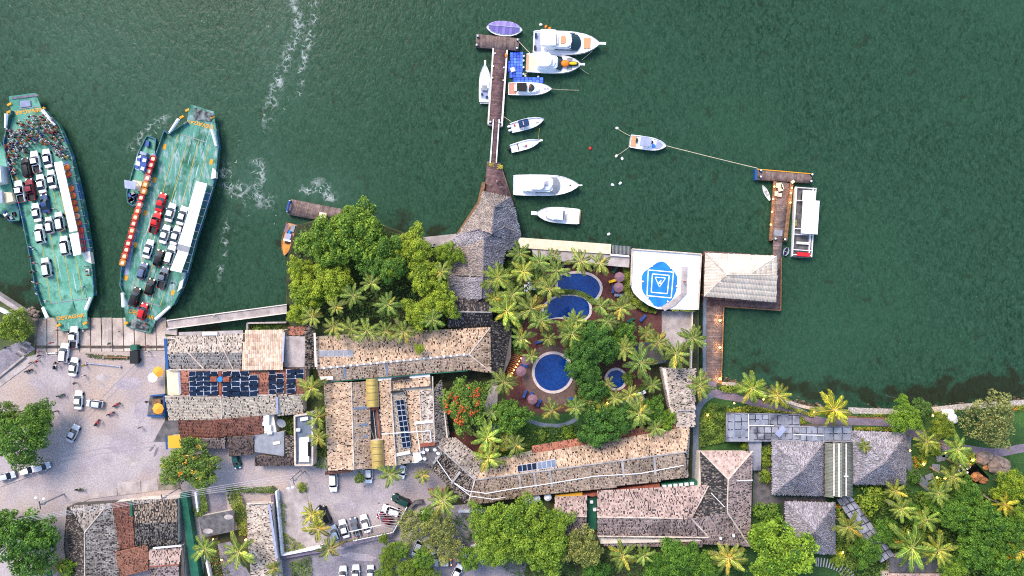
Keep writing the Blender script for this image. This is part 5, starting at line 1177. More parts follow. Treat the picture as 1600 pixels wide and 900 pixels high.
for a_, b_ in (((1169.5, 647, 4.62), (1169.5, 688, 4.62)), ((1170, 665, 4.62), (1209, 665, 4.62)), ((1240, 679, 4.62), (1287, 680, 4.62))): bar(b, a_, b_, 1.2, 0, .1, 'white', 'glazing_bar')
c = W(1220, 674, 4.7); mb = MB(); mb.box(c, (1.3, 2.6, .25), -.7); mb.build('loose_sheet', m_['lavender'], b)
mb = MB(); mb.prism(WP([(1168, 688), (1190, 688), (1189, 735), (1177, 735)], 3.4), GZ, 3.4); mb.build('corridor_roof', m_['sheet_grey'], b)
# diagonal canopy walkway
cw = thing('glass_walkway', 'diagonal grey glazed walkway canopy running to the bottom garden', 'canopy', W(1350, 830, GZ))
panel_grid(cw, [(1306, 780, 4.0), (1328, 772, 4.0), (1398, 868, 4.0), (1376, 880, 4.0)], 3, 9, 'sheet_grey', 'lavender', name='roof_sheet', split=False, gap=.015, var=.25)
for i in range(6):
    p = W(1317+i*13.5, 776+i*19, 4.0); mb = MB(); mb.cyl((p.x, p.y, GZ), .1, 2.4, 6); mb.build('post', m_['steel'], cw)
mb = MB(); mb.prism(WP([(1194, 690), (1206, 690), (1206, 776), (1290, 776), (1290, 783), (1226, 783), (1210, 790), (1176, 790), (1178, 735), (1190, 735)], GZ+.05), GZ+.02, GZ+.06); structure(mb.build('pavement', m_['concrete_dark']))
# strip of tiled roof and a grey roof at the bottom edge
b = bld('tiled_house', 'pale tiled roof cut by the bottom edge under the wispy palm', [(1384, 897), (1480, 897), (1480, 960), (1384, 960)], 4.4); slope(b, [(1482, 896, 4.4), (1384, 896, 4.4), (1384, 930, 5.8), (1482, 930, 5.8)], 'pinkpale')
b = bld('flat_roof_house', 'dark grey flat roof under the bottom palms', [(1392, 870), (1480, 862), (1500, 895), (1392, 895)], 4.0); mb = MB(); mb.prism(WP([(1390, 872), (1470, 860), (1500, 880), (1498, 895), (1390, 895)], 4.1), 3.9, 4.1); mb.build('roof', m_['concrete_dark'], b)
# arched slatted bridge at the bottom
b = thing('slatted_bridge', 'curved white slatted footbridge at the bottom edge near the bright tree', 'bridge', W(1300, 890, GZ)); L = smooth_line([(1276, 878), (1292, 880), (1310, 886), (1326, 898), (1334, 910)], 4)
for i, (x, y) in enumerate(L):
    d = np.array(L[min(i+1, len(L)-1)])-np.array(L[max(i-1, 0)]); d = d/np.linalg.norm(d); n_ = np.array([-d[1], d[0]])*7
    mb = MB(); mb.prism(WP(ribbon([(x-n_[0], y-n_[1]), (x+n_[0], y+n_[1])], 1.6), 2.2), 2.05, 2.2); mb.build('slat', m_['grey'], b)
# ---- dock pavilion
b = thing('pavilion', 'pale corrugated hipped pavilion on the dock beside the helipad', 'building', W(1157, 433, 1))
E, R = 5.0, 5.9
for x, y in ((1104, 398), (1212, 403), (1211, 469), (1102, 461), (1157, 400), (1157, 465)):
    c = W(x, y, E); mb = MB(); mb.cyl((c.x, c.y, 1), .18, E-1, 8); mb.build('post', m_['timber'], b)
SK = dict(tw=.34, tl=1.2, mat='sheet_white', hgt=.05, stain=.10, holes=0, base='sheet_white')
slope(b, [(1214, 400, E), (1102, 395, E), (1135, 429, R), (1171, 429, R)], 'white1', **SK); slope(b, [(1100, 463, E), (1213, 472, E), (1214, 430, R), (1135, 429, R)], 'white1', **SK)
slope(b, [(1102, 395, E), (1100, 463, E), (1135, 429, R)], 'white1', **SK); slope(b, [(1214, 430, R-.3), (1214, 400, E), (1171, 429, R)], 'white1', **SK)
for l in ([(1135, 429, R), (1214, 430, R)], [(1102, 395, E), (1135, 429, R)], [(1100, 463, E), (1135, 429, R)], [(1171, 429, R), (1214, 400, E)]): ridge(b, l, .12, 'mortar')
# ---- west block of tiled houses by the square
b = bld('tiled_house', 'grey tan hip tiled roof facing the square and inlet', [(259, 526), (381, 521), (377, 577), (263, 577)], 5.2)
E, R = 5.2, 5.85
slope(b, [(380, 521, E), (259, 526, E), (262, 552, R), (378, 550, R)], 'greytan', stain=.12); slope(b, [(377, 577, E), (263, 577, E), (262, 552, R), (378, 550, R)], 'greytan', stain=.15, seed=12)
for l in ([(273, 529, E+.3), (318, 576, E+.6)], [(338, 524, E+.3), (364, 576, E+.5)], [(273, 529, E+.3), (262, 529, E)]):
    (x0, y0, z0), (x1, y1, z1) = l; ridge(b, [(x0+(x1-x0)*k/6, y0+(y1-y0)*k/6, E+.12+.62*(1-abs((y0+(y1-y0)*k/6)-551)/26)) for k in range(7)], .16)
bar(b, (258.5, 529, 5.6), (262, 577, 5.6), 4, 0, .2, 'blue_paint', 'fascia'); bar(b, (280, 521.5, 5.0), (380, 518.5, 5.0), 5, 0, .2, 'concrete', 'parapet'); bar(b, (317, 521.5, 5.4), (340, 521, 5.4), 5, 0, .25, 'white', 'awning')
b = bld('corrugated_house', 'beige ribbed roof next to the grey tan tiles', [(383, 516), (444, 515), (441, 576), (377, 577)], 5.6)
slope(b, [(444, 515, 5.4), (383, 516, 5.4), (377, 577, 6.6), (441, 576, 6.6)], 'beige1', tw=.42, tl=.9, stain=.2, holes=0)
bar(b, (444.5, 519, 5.8), (442, 566, 6.8), 2.4, 0, .25, 'lavender', 'gutter')
b = bld('flat_roof_house', 'pale grey cracked slab roof beside the beige ribbed roof', [(446, 525), (478, 525), (476, 574), (445, 574)], 4.8); mb = MB(); mb.prism(WP([(445, 525), (477, 525), (476, 574), (444, 574)], 4.9), 4.6, 4.9); mb.build('roof', m_['concrete'], b)
slope(b, [(450, 511, 5.0), (452, 524, 5.0), (478, 524, 5.4), (478, 509, 5.4)], 'red', stain=.3); slope(b, [(492, 508, 5.0), (492, 576, 5.0), (476, 576, 5.8), (478, 508, 5.8)], 'dark', stain=.2)
b = thing('terrace_wall', 'grey walled planting terrace over the inlet beside the grove', 'wall', W(415, 508, GZ))
for l in ([(386, 517), (386, 505), (447, 504)], ):
    for i in range(2): mb = MB(); mb.prism(WP(ribbon([l[i], l[i+1]], 2), 2.9), -1, 2.9); mb.build('parapet', m_['concrete'], b)
# solar roof
b = bld('solar_house', 'red tiled roof covered by dark blue solar arrays', [(281, 578), (478, 576), (478, 616), (283, 620)], 5.2)
slope(b, [(478, 576, 5.6), (282, 579, 5.6), (283, 599, 5.6), (478, 597, 5.6)], 'red', stain=.2); slope(b, [(283, 620, 5.5), (478, 616, 5.5), (478, 597, 5.6), (283, 599, 5.6)], 'red', stain=.2)
PZ = 5.78
panel_grid(b, [(295, 580, PZ), (340.5, 580, PZ), (341, 618.5, PZ), (296, 619, PZ)], 4, 5, 'solar', 'solar_frame', skip={(3, 1)}); panel_grid(b, [(347.5, 580.5, PZ), (389, 579.5, PZ), (390, 619, PZ), (348, 620, PZ)], 3, 5, 'solar', 'solar_frame', skip={(0, 1)}); panel_grid(b, [(389.5, 586, PZ), (403.5, 585.5, PZ), (403.5, 619, PZ), (390, 619.5, PZ)], 1, 4, 'solar', 'solar_frame')
panel_grid(b, [(420, 578, PZ), (430.5, 578, PZ), (430.5, 616, PZ), (420, 616.5, PZ)], 1, 5, 'solar', 'solar_frame'); panel_grid(b, [(432, 583.5, PZ), (443, 583.5, PZ), (443, 614, PZ), (432, 614.5, PZ)], 1, 4, 'solar', 'solar_frame'); panel_grid(b, [(447.5, 577, PZ), (475.5, 576, PZ), (475.5, 614, PZ), (448, 615.5, PZ)], 2, 5, 'solar', 'solar_frame', skip={(1, 2), (1, 3), (1, 4)})
for x, y in ((335, 592), (354.5, 592.5)): c = W(x, y, 6.1); mb = MB(); mb.box(c, (1.4, 1.1, 1.0)); mb.build('chimney', m_['red_clay'], b)
c = W(344.5, 592.5, 6.1); mb = MB(); mb.cyl((c.x, c.y, 5.6), .62, .9, 12); mb.build('water_barrel', m_['helipad_blue'], b)
bar(b, (344, 581, 5.75), (345, 619, 5.75), 3.4, 0, .1, 'red_clay', 'service_strip'); bar(b, (405, 577.5, 5.75), (416, 577.5, 5.75), 5, 0, .2, 'green_sheet', 'hatch'); bar(b, (264, 577.6, 5.6), (376, 578.2, 5.6), 1.6, 0, .2, 'mortar', 'parapet')
b = bld('flat_roof_house', 'beige sloping slab roof beside the solar house', [(261, 578), (280, 578), (281, 616), (262, 617)], 4.8); mb = MB(); mb.prism(WP([(260, 578), (279, 578), (281, 617), (262, 617)], 4.9), 4.6, 4.9); mb.build('roof', m_['cream'], b); bar(b, (280, 579, 4.95), (282, 616, 4.95), 3, 0, .15, 'lavender', 'gutter')
b = bld('tiled_house', 'long sand coloured tiled roof south of the solar panels', [(258, 619), (432, 617), (432, 647), (346, 656), (264, 657)], 5.0)
slope(b, [(264, 657, 5.0), (346, 656, 5.0), (345, 620, 5.6), (258, 620, 5.6)], 'sand', stain=.1); slope(b, [(346, 656, 5.0), (433, 647, 5.0), (432, 618, 5.6), (345, 620, 5.6)], 'sand', stain=.16, seed=44)
ridge(b, [(345.5, 619, 5.65), (346.5, 656, 5.0)], .15); bar(b, (258, 619, 5.6), (432, 617, 5.6), 1.5, 0, .2, 'mortar', 'parapet')
b = bld('tiled_house', 'short sand tiled roof next to the palm yard', [(434, 617), (474, 616), (474, 646), (434, 650)], 4.8); slope(b, [(434, 650, 4.6), (474, 646, 4.6), (473, 616, 5.6), (434, 617, 5.6)], 'sand', stain=.2); bar(b, (433, 620, 5.8), (434, 646, 5.2), 3, 0, .25, 'lavender', 'gutter')
b = bld('tiled_house', 'red clay tiled roof pair behind the square', [(279, 657), (411, 651), (412, 678), (340, 684), (282, 685)], 4.4)
slope(b, [(282, 685, 4.2), (339, 684, 4.2), (338, 656, 5.2), (278, 657, 5.2)], 'red', stain=.2); slope(b, [(340, 683, 4.3), (412, 678, 4.3), (411, 651, 5.2), (338, 656, 5.2)], 'red', stain=.3, seed=4)
ridge(b, [(338, 656, 5.2), (339.5, 684, 4.3)], .12, 'red_clay')
b = thing('roof_unit_stack', 'white roof unit boxes beside the red clay roof', 'unit', W(418, 662, GZ)); mb = MB(); mb.prism(WP([(409, 648), (427, 647), (432, 675), (411, 678)], 4.2), GZ, 4.2); mb.build('base', m_['wall'], b)
for x, y, w_, h_ in ((417, 652, 1.3, 1.2), (416, 660, 1.4, 1.4), (419, 669, 1.5, 1.3), (422, 676, 1.0, .6)): c = W(x, y, 4.6); mb = MB(); mb.box(c, (w_, h_, .8)); mb.build('unit', m_['white'], b)
dish(442, 659, 3.2, 1.15, 'large grey mesh satellite dish beside the narrow courtyard building', 'grey')
b = bld('flat_roof_house', 'grey metal sheet roof behind the flowering orange tree', [(397, 679), (444, 674), (444, 713), (398, 708)], 4.2); mb = MB(); mb.prism(WP([(397, 679), (444, 674), (444, 713), (398, 706)], 4.3), 4.1, 4.3); mb.build('roof', m_['grey'], b)
c = W(432, 692, 4.4); mb = MB(); mb.box(c, (1.6, .7, .1), .2); mb.build('patch', m_['offwhite'], b)
b = bld('tiled_house', 'brown tiled roof next to the grey sheet roof', [(354, 682), (396, 680), (396, 710), (358, 713)], 4.2); slope(b, [(358, 713, 4.0), (396, 710, 4.0), (396, 680, 4.9), (354, 682, 4.9)], 'brown', stain=.2); slope(b, [(286, 699, 3.9), (352, 701, 3.9), (352, 684, 4.5), (286, 686, 4.5)], 'pink', stain=.3)
b = bld('tiled_house', 'brown tiled street roof beside the narrow courtyard building', [(398, 714), (460, 714), (460, 728), (398, 728)], 4.0); slope(b, [(398, 728, 3.8), (460, 728, 3.8), (460, 713, 4.5), (398, 713, 4.5)], 'brown', stain=.2); slope(b, [(459, 713, 4.4), (459, 680, 4.4), (446, 680, 4.7), (446, 713, 4.7)], 'dark')
b = bld('awning_stall', 'yellow awning stall at the edge of the square', [(263, 681), (282, 680), (284, 700), (263, 700)], 4.0); mb = MB(); mb.prism(WP([(262, 681), (282, 680), (284, 700), (263, 700)], 4.1), 3.95, 4.1); mb.build('awning', m_['yellow_sheet'], b); bar(b, (260, 682, 3.7), (261, 702, 3.7), 2.4, 0, .2, 'blue_paint', 'fascia')
b = thing('courtyard_house', 'narrow pale walled courtyard building with blue grey floor', 'building', W(474, 688, GZ)); P_ = [(460, 650), (488, 646), (488, 727), (461, 727)]
mb = MB(); mb.prism(WP(P_, 4.6), GZ, 4.6, 0, 0); mb.build('floor', m_['path_grey'], b)
for i in range(4): mb = MB(); mb.prism(WP(ribbon([P_[i], P_[(i+1) % 4]], 2.6), 5.2+.003*i), GZ, 5.2+.003*i); mb.build('parapet', m_['mortar'], b)
mb = MB(); mb.prism(WP([(468, 684), (483, 682), (483, 722), (467, 722)], 4.75), 4.6, 4.75); mb.build('terrace_slab', m_['white'], b); bar(b, (470, 655, 4.7), (482, 653, 4.7), 5, 0, .5, 'white', 'unit'); bar(b, (464, 671, 4.7), (470, 671, 4.7), 4, 0, .7, 'white', 'unit'); bar(b, (483, 690, 4.8), (483.5, 712, 4.8), 2.4, 0, .6, 'dark', 'window_slot')
# ---- houses of the bottom-left corner
b = bld('tiled_house', 'mossy dark tiled roof beside the dense corner tree', [(105, 790), (175, 786), (186, 858), (180, 960), (122, 960), (98, 855)], 4.8, mat='wall_dark')
slope(b, [(98, 856, 4.4), (106, 791, 4.4), (132, 832, 6.0), (133, 905, 6.0), (120, 960, 4.4)], 'blackish', stain=.2); slope(b, [(108, 790, 4.4), (175, 786, 4.4), (165, 792, 4.8), (132, 832, 6.0)], 'grey', stain=.3); slope(b, [(183, 960, 4.6), (187, 858, 4.6), (175, 786, 4.6), (165, 792, 4.8), (132, 832, 6), (133, 905, 6), (133, 960, 6.0)], 'grey', stain=.5, seed=77)
ridge(b, [(132, 832, 6), (165, 792, 4.9)], .15); ridge(b, [(132, 832, 6), (133, 960, 6)], .14)
b = bld('tiled_house', 'narrow red clay tiled roof between two mottled roofs', [(176, 785), (206, 783), (209, 855), (187, 858)], 4.6); slope(b, [(187, 858, 4.6), (211, 856, 4.6), (206, 783, 5.2), (175, 785, 5.2)], 'red', stain=.3); bar(b, (205, 782, 5.4), (206, 806, 5.4), 3.4, 0, .2, 'green_sheet', 'gutter')
b = bld('tiled_house', 'mottled tan and black tiled roof by the green gutter', [(209, 781), (277, 779), (277, 852), (212, 852)], 4.8); slope(b, [(212, 853, 4.6), (277, 852, 4.6), (277, 816, 5.8), (211, 817, 5.8)], 'dark', stain=.4); slope(b, [(277, 779, 4.6), (209, 781, 4.6), (211, 817, 5.8), (277, 816, 5.8)], 'dark', stain=.15, seed=9)
b = bld('tiled_house', 'bright orange tiled roof at the bottom edge', [(181, 861), (231, 852), (232, 892), (186, 902)], 4.4); slope(b, [(186, 902, 4.2), (232, 891, 4.2), (231, 852, 5.2), (181, 861, 5.2)], 'orange', stain=.2)
b = bld('tiled_house', 'brown tiled roof with orange ridge line by the green gutter', [(232, 858), (284, 852), (290, 960), (236, 960)], 4.6); slope(b, [(284, 854, 4.6), (232, 859, 4.6), (234, 886, 5.2), (280, 882, 5.2)], 'pink', stain=.4); slope(b, [(236, 960, 4.4), (282, 960, 4.4), (280, 882, 5.2), (234, 886, 5.2)], 'pink', stain=.4); ridge(b, [(233, 886, 5.2), (280, 882, 5.2)], .14, 'red_clay'); bar(b, (240, 856, 5.2), (284, 852, 5.2), 2.2, 0, .3, 'white', 'parapet')
mb = MB(); mb.prism(WP([(279, 853), (286, 852), (292, 960), (282, 960)], 4.7), 4.4, 4.7); mb.build('side_slab', m_['wall_dark'], b)
b = thing('green_gutter_roof', 'long narrow green sheet roof running to the bottom edge', 'roof', W(296, 840, GZ)); mb = MB(); mb.prism(WP([(281, 772), (291, 771), (311, 900), (318, 960), (304, 960), (298, 900)], 3.6), GZ, 3.6); mb.build('roof', m_['green_sheet'], b)
b = bld('concrete_shed', 'stained grey concrete shed roof in the driveway garden', [(310, 808), (365, 798), (366, 830), (316, 840)], 3.8); mb = MB(); mb.prism(WP([(310, 808), (365, 797), (366, 830), (316, 840)], 4.0), 3.75, 4.0); mb.build('roof', m_['concrete_dark'], b)
for x, y, w_, h_, r_ in ((357, 808, 1.8, 1.0, .4), (325, 830, 2.0, 1.0, .2)): c = W(x, y, 4.03); mb = MB(); mb.ball((c.x, c.y, 4.0), 1, 9, 4, sq=(w_*.6, h_*.6, .05)); mb.build('patch', m_['concrete'], b)
b = bld('tiled_house', 'striped tan tiled gatehouse roof at the bottom with white side strip', [(386, 788), (424, 787), (441, 960), (396, 960)], 4.6); slope(b, [(396, 960, 4.4), (385, 788, 4.4), (424, 787, 5.2), (440, 960, 5.2)], 'greytan', stain=.35); bar(b, (420.5, 788, 5.3), (433, 872, 5.3), 3.4, 0, .15, 'lavender', 'gutter'); bar(b, (386, 786.5, 5.0), (420, 785.5, 5.2), 2, 0, .3, 'mortar', 'parapet')
def wall_run(label, pts, w, z, mat, name='garden_wall'):
    t = thing(name, label, 'wall', W(*pts[0], GZ))
    for i in range(len(pts)-1): mb = MB(); mb.prism(WP(ribbon([pts[i], pts[i+1]], w), z+i*.003), GZ-.2, z+i*.003); mb.build('wall_run', m_[mat], t)
wall_run('white garden wall beside the striped gatehouse', [(431, 768), (440, 868), (502, 856)], 2.2, 3.4, 'whitewash'); wall_run('brown boundary wall along the car park lane', [(425, 775), (437, 872), (505, 860)], 5, 2.6, 'path'); wall_run('low grey wall behind the parked cars row', [(533, 853), (612, 836)], 5, 2.9, 'path'); wall_run('grey corner wall beside the slatted carport', [(612, 836), (628, 806), (648, 786), (660, 785)], 4, 3.0, 'concrete_dark')
wall_run('white roadside wall left of the curved wing palm', [(658, 800), (684, 802)], 5, 2.6, 'whitewash'); wall_run('white roadside wall between palm and big tree', [(716, 799), (760, 799)], 4, 2.6, 'whitewash'); wall_run('white driveway wall beside the round bush', [(305, 769), (309, 800)], 3, 2.8, 'whitewash'); wall_run('white driveway wall beside the bottom palms', [(320, 868), (328, 905)], 3, 2.8, 'whitewash')
# slatted carport over the parked cars
cp = thing('carport', 'white slatted carport fanning over the corner parking bays', 'carport', W(600, 820, GZ))
for i in range(20):
    if i < 12: A_, B_ = (548+i*6, 829-i*.4), (554+i*5.4, 846-i*1.2)
    else: k = i-12; A_, B_ = (594-k*.6, 822-k*3.2), (618+k*2.2, 828-k*4.6)
    mb = MB(); mb.tube([W(*A_, 4.0), W(*B_, 4.0)], .07, 4); mb.build('slat', m_['mortar_grey'], cp)
mb = MB(); mb.tube([W(546, 831, 3.9), W(596, 820, 3.9), W(590, 797, 3.9)], .1, 5); mb.tube([W(552, 845, 3.9), W(614, 832, 3.9), W(636, 792, 3.9)], .1, 5); mb.build('beam', m_['white'], cp)
for x, y in ((549, 833), (580, 826), (596, 820), (592, 800), (556, 845), (590, 838), (614, 832), (634, 795)): c = W(x, y, 3.9); mb = MB(); mb.cyl((c.x, c.y, GZ), .08, 3.9-GZ, 6); mb.build('post', m_['white'], cp)
# pergola stairs and bar roofs around the pools
b = bld('bar_roof', 'grey canvas bar roof beside the small round pool', [(992, 538), (1030, 532), (1040, 565), (1005, 573)], 4.0, mat='wall_dark'); mb = MB(); mb.prism(WP([(991, 538), (1030, 531), (1042, 566), (1004, 574)], 4.1), [3.4, 3.9, 3.4, 3.2], [3.5, 4.0, 3.5, 3.3]); mb.build('roof', m_['path_grey'], b)
b = thing('pool_stair', 'curved slatted wooden stair with warm lights by the round pool', 'stairs', W(804, 560, GZ)); L = smooth_line([(812, 546), (806, 558), (800, 572), (796, 586)], 5)
for i, (x, y) in enumerate(L):
    mb = MB(); mb.prism(WP(ribbon([(x-5, y-2), (x+5, y+2)], 1.2), 2.6-i*.05), 2.5-i*.05, 2.6-i*.05); mb.build('step', m_['timber'], b)
for i in range(7): garden_lamp(814-i*2.7, 560+i*4.6, 'small warm light in the row along the pool stair', z=.7, w=14, r=.16, group='lights along the pool stair')
b = bld('bar_roof', 'teal grey canvas roof at the garden south of the children pool', [(968, 630), (1004, 616), (1008, 625), (972, 640)], 3.6, mat='wall_dark'); mb = MB(); mb.prism(WP([(967, 630), (1004, 615), (1009, 625), (971, 641)], 3.7), 3.55, 3.7); mb.build('roof', m_['path_grey'], b)
b = thing('white_counter', 'white counter slab near the grey garden roof', 'counter', W(1003, 615, GZ)); mb = MB(); mb.prism(WP([(997, 614), (1008, 609), (1010, 614), (999, 619)], 3.0), GZ, 3.0); mb.build('slab', m_['white'], b)
b = thing('service_hut', 'dark blue flat hut roof beside the round garden tree', 'hut', W(770, 668, GZ)); mb = MB(); mb.prism(WP([(764, 668), (778, 664), (782, 676), (766, 680)], 3.6), GZ, 3.6); mb.build('roof', m_['blue_paint'], b)
b = thing('forecourt_slab', 'beige paved forecourt strip beside the red flowering tree', 'paving', W(768, 630, GZ)); mb = MB(); mb.prism(WP([(768, 594), (778, 592), (777, 640), (764, 655), (756, 640)], GZ+.2), GZ, GZ+.2); mb.build('slab', m_['concrete'], b)
for i, (x, y, mt, lb) in enumerate(((64, 890, 'stall_yellow', 'yellow stall roof under the corner tree'), (57, 892, 'white', 'white stall roof beside the yellow one'), (78, 899, 'green_sheet', 'teal stall roof at the bottom edge'))):
    c = W(x, y, 3.4); t = thing('market_stall', lb, 'stall', (c.x, c.y, GZ), .25)
    mb = MB(); mb.box((0, 0, 2.0), (1.3, 2.2, .12), top=.9); mb.build('roof', m_[mt], t, local=True)
    for sx in (-.5, .5):
        for sy in (-.9, .9): mb = MB(); mb.cyl((sx, sy, 0), .05, 2.0, 6); mb.build('post', m_['steel'], t, local=True)
# ================================================================== BOATS
PROF = {
 'cruiser': [(0, .90), (.04, .96), (.25, 1), (.5, 1), (.66, .93), (.78, .78), (.88, .54), (.95, .28), (.99, .07), (1, .02)],
 'console': [(0, .86), (.05, .9), (.3, 1), (.55, 1), (.72, .86), (.84, .62), (.93, .34), (.98, .12), (1, .02)],
 'double': [(0, .05), (.06, .35), (.16, .68), (.3, .92), (.5, 1), (.7, .92), (.84, .68), (.94, .35), (1, .05)],
 'canoe': [(0, .30), (.1, .55), (.3, .92), (.5, 1), (.7, .85), (.88, .45), (1, .03)],
}
class Boat:
    def __init__(s, name, label, stern, bow, beam_px, prof='cruiser', zg=1.2, sheer=.5, cat='boat', hullm='gelcoat', deckm='gelcoat', inset=.93, deckz=None):
        zz = zg; a, b = W(*stern, zz), W(*bow, zz); s.L = (b-a).length; s.B = beam_px*K*(H-zz)/H; c = (a+b)/2
        s.t = thing(name, label, cat, (c.x, c.y, 0), math.atan2(b.y-a.y, b.x-a.x)); s.zg, s.sheer = zg, sheer
        pf = PROF[prof]; s.pf = pf; mb = MB(); n = len(pf)
        X = lambda t: (t-.5)*s.L
        rows = []
        for t, w in pf:
            z = zg+sheer*max(0, t-.45)**1.5; y = w*s.B/2
            rows.append([(X(t)-(.04*s.L*max(0, t-.8)*5 if t > .8 else 0), y*.72, -.35), (X(t)-(.015*s.L if t > .8 else 0), y*.9, .25), (X(t), y, z)])
        for sg in (1, -1):
            for i in range(n-1):
                for k in range(2):
                    q = [rows[i][k], rows[i+1][k], rows[i+1][k+1], rows[i][k+1]]; q = [(x, sg*y, z) for x, y, z in q]
                    mb.add(q if sg < 0 else q[::-1], [(0, 1, 2, 3)])
        r = rows[0]; mb.add([(r[0][0], -r[0][1], r[0][2]), (r[0][0], r[0][1], r[0][2]), (r[2][0], r[2][1], r[2][2]), (r[2][0], -r[2][1], r[2][2])], [(0, 3, 2, 1)])
        mb.build('hull', m_[hullm], s.t, local=True)
        dz = .12 if deckz is None else deckz; mb = MB()
        for i in range(n-1):
            a0, a1 = rows[i][2], rows[i+1][2]
            for sg in (1, -1):
                o0, o1 = (a0[0], sg*a0[1], a0[2]), (a1[0], sg*a1[1], a1[2]); i0, i1 = (a0[0], sg*a0[1]*inset, a0[2]), (a1[0], sg*a1[1]*inset, a1[2])
                q = [o0, o1, i1, i0]; mb.add(q if sg < 0 else q[::-1], [(0, 1, 2, 3)])
                q = [i0, i1, (*i1[:2], i1[2]-dz), (*i0[:2], i0[2]-dz)]; mb.add(q if sg < 0 else q[::-1], [(0, 1, 2, 3)])
        mb.build('gunwale', m_[hullm], s.t, local=True)
        mb = MB()
        for i in range(n-1):
            a0, a1 = rows[i][2], rows[i+1][2]; mb.add([(a0[0], -a0[1]*inset, a0[2]-dz), (a1[0], -a1[1]*inset, a1[2]-dz), (a1[0], a1[1]*inset, a1[2]-dz), (a0[0], a0[1]*inset, a0[2]-dz)], [(0, 1, 2, 3)])
        mb.build('deck', m_[deckm], s.t, local=True)
    def w(s, t):
        for (t0, a), (t1, b) in zip(s.pf, s.pf[1:]):
            if t0 <= t <= t1: return a+(b-a)*(t-t0)/(t1-t0)
        return .05
    def tier(s, name, st, z0, z1, mat, top=.92, parent=None, smooth=False):
        """st: (t along length, half width as a share of half the beam)"""
        P = [((t-.5)*s.L, w*s.B/2) for t, w in st]; out = P+[(x, -y) for x, y in P[::-1] if y > 1e-4]
        cx = sum(p[0] for p in out)/len(out); q = [(cx+(x-cx)*top, y*top) for x, y in out]
        mb = MB(); mb.prism(out, z0, z1, top=q); return mb.build(name, m_[mat], parent or s.t, local=True)
    def screen(s, t0, z0, t1, z1, w0, w1, curve=.05, mat='glass_dark', name='windscreen', k=6):
        mb = MB()
        for i in range(k):
            u0, u1 = -1+2*i/k, -1+2*(i+1)/k
            f = lambda t, u, w, z: ((t-curve*u*u-.5)*s.L, u*w*s.B/2, z)
            mb.add([f(t0, u0, w0, z0), f(t0, u1, w0, z0), f(t1, u1, w1, z1), f(t1, u0, w1, z1)], [(0, 1, 2, 3)])
        return mb.build(name, m_[mat], s.t, local=True)
    def box(s, name, t, y, w, d, z0, z1, mat, rz=0.0):
        mb = MB(); mb.box(((t-.5)*s.L, y*s.B/2, (z0+z1)/2), (w*s.L, d*s.B/2, z1-z0), rz); return mb.build(name, m_[mat], s.t, local=True)
    def rail(s, t0, t1, h=.55, inset=.9):
        mb = MB(); ts = [t0+(t1-t0)*i/7 for i in range(8)]
        for sg in (1, -1):
            P = [((t-.5)*s.L, sg*s.w(t)*s.B/2*inset, s.zg+s.sheer*max(0, t-.45)**1.5+h) for t in ts]; mb.tube(P, .03, 4)
            for p in P[::2]: mb.tube([p, (p[0], p[1], p[2]-h)], .025, 4)
        return mb.build('bow_rail', m_['steel'], s.t, local=True)
    def pulpit(s, ext, w=.10):
        mb = MB(); mb.box((s.L/2+ext*s.L/2-.15, 0, s.zg+s.sheer*.4), (ext*s.L+.4, w*s.B, .15)); return mb.build('pulpit', m_['gelcoat'], s.t, local=True)
    def outboard(s, y, mat='white'):
        mb = MB(); x = -s.L/2-.35; yy = y*s.B/2; mb.ball((x, yy, s.zg-.05), .42, 8, 5, sq=(1.2, .75, .7)); mb.box((x-.05, yy, .1), (.35, .2, 1.2)); return mb.build('outboard_motor', m_[mat], s.t, local=True, smooth=True)
# yacht with green windscreen and foredeck hatch
b = Boat('motor_yacht', 'largest white motor yacht by the pier head with dark green windscreen', (833, 65), (937, 69), 37, zg=1.6, sheer=1.4)
b.tier('cabin', [(.16, .62), (.3, .70), (.52, .70), (.57, .6), (.58, 0)], 1.5, 2.9, 'gelcoat', .95)
b.screen(.72, 1.95, .575, 2.95, .70, .62, .06); b.tier('flybridge', [(.12, .58), (.3, .62), (.50, .58), (.56, .4), (.58, 0)], 2.9, 3.5, 'gelcoat', .97)
b.box('cockpit_sole', .075, 0, .10, 1.6, 1.5, 1.53, 'lavender'); b.tier('seat', [(.41, .36), (.46, .36), (.485, .2), (.49, 0)], 3.5, 3.62, 'teak')
b.tier('hardtop', [(.10, .66), (.2, .70), (.33, .66), (.335, 0)], 4.6, 4.75, 'white', .96)
for sg in (-1, 1):
    for t in (.13, .31): b.box('hardtop_post', t, sg*.55, .008, .05, 3.4, 4.62, 'steel')
b.box('console', .355, 0, .03, .8, 3.5, 4.1, 'offwhite'); b.box('foredeck_hatch', .81, 0, .10, .9, 1.6, 1.98, 'teak'); b.rail(.62, .985); b.pulpit(.085)
b.box('storage_box', .035, .5, .03, .3, 1.55, 2.2, 'navy'); b.box('storage_box', .03, -.55, .03, .35, 1.55, 2.1, 'dark'); b.box('side_window', .47, -.715, .30, .02, 2.1, 2.5, 'glass_dark'); b.box('side_window', .47, .715, .30, .02, 2.1, 2.5, 'glass_dark')
b = Boat('motor_yacht', 'white motor yacht carrying an orange jet ski beside the blue float dock', (822, 97.5), (908, 101.5), 30, zg=1.5, sheer=1.2)
b.tier('cabin', [(.20, .66), (.4, .74), (.54, .68), (.57, .5), (.58, 0)], 1.4, 2.7, 'gelcoat', .95); b.screen(.68, 1.8, .565, 2.75, .74, .64, .05)
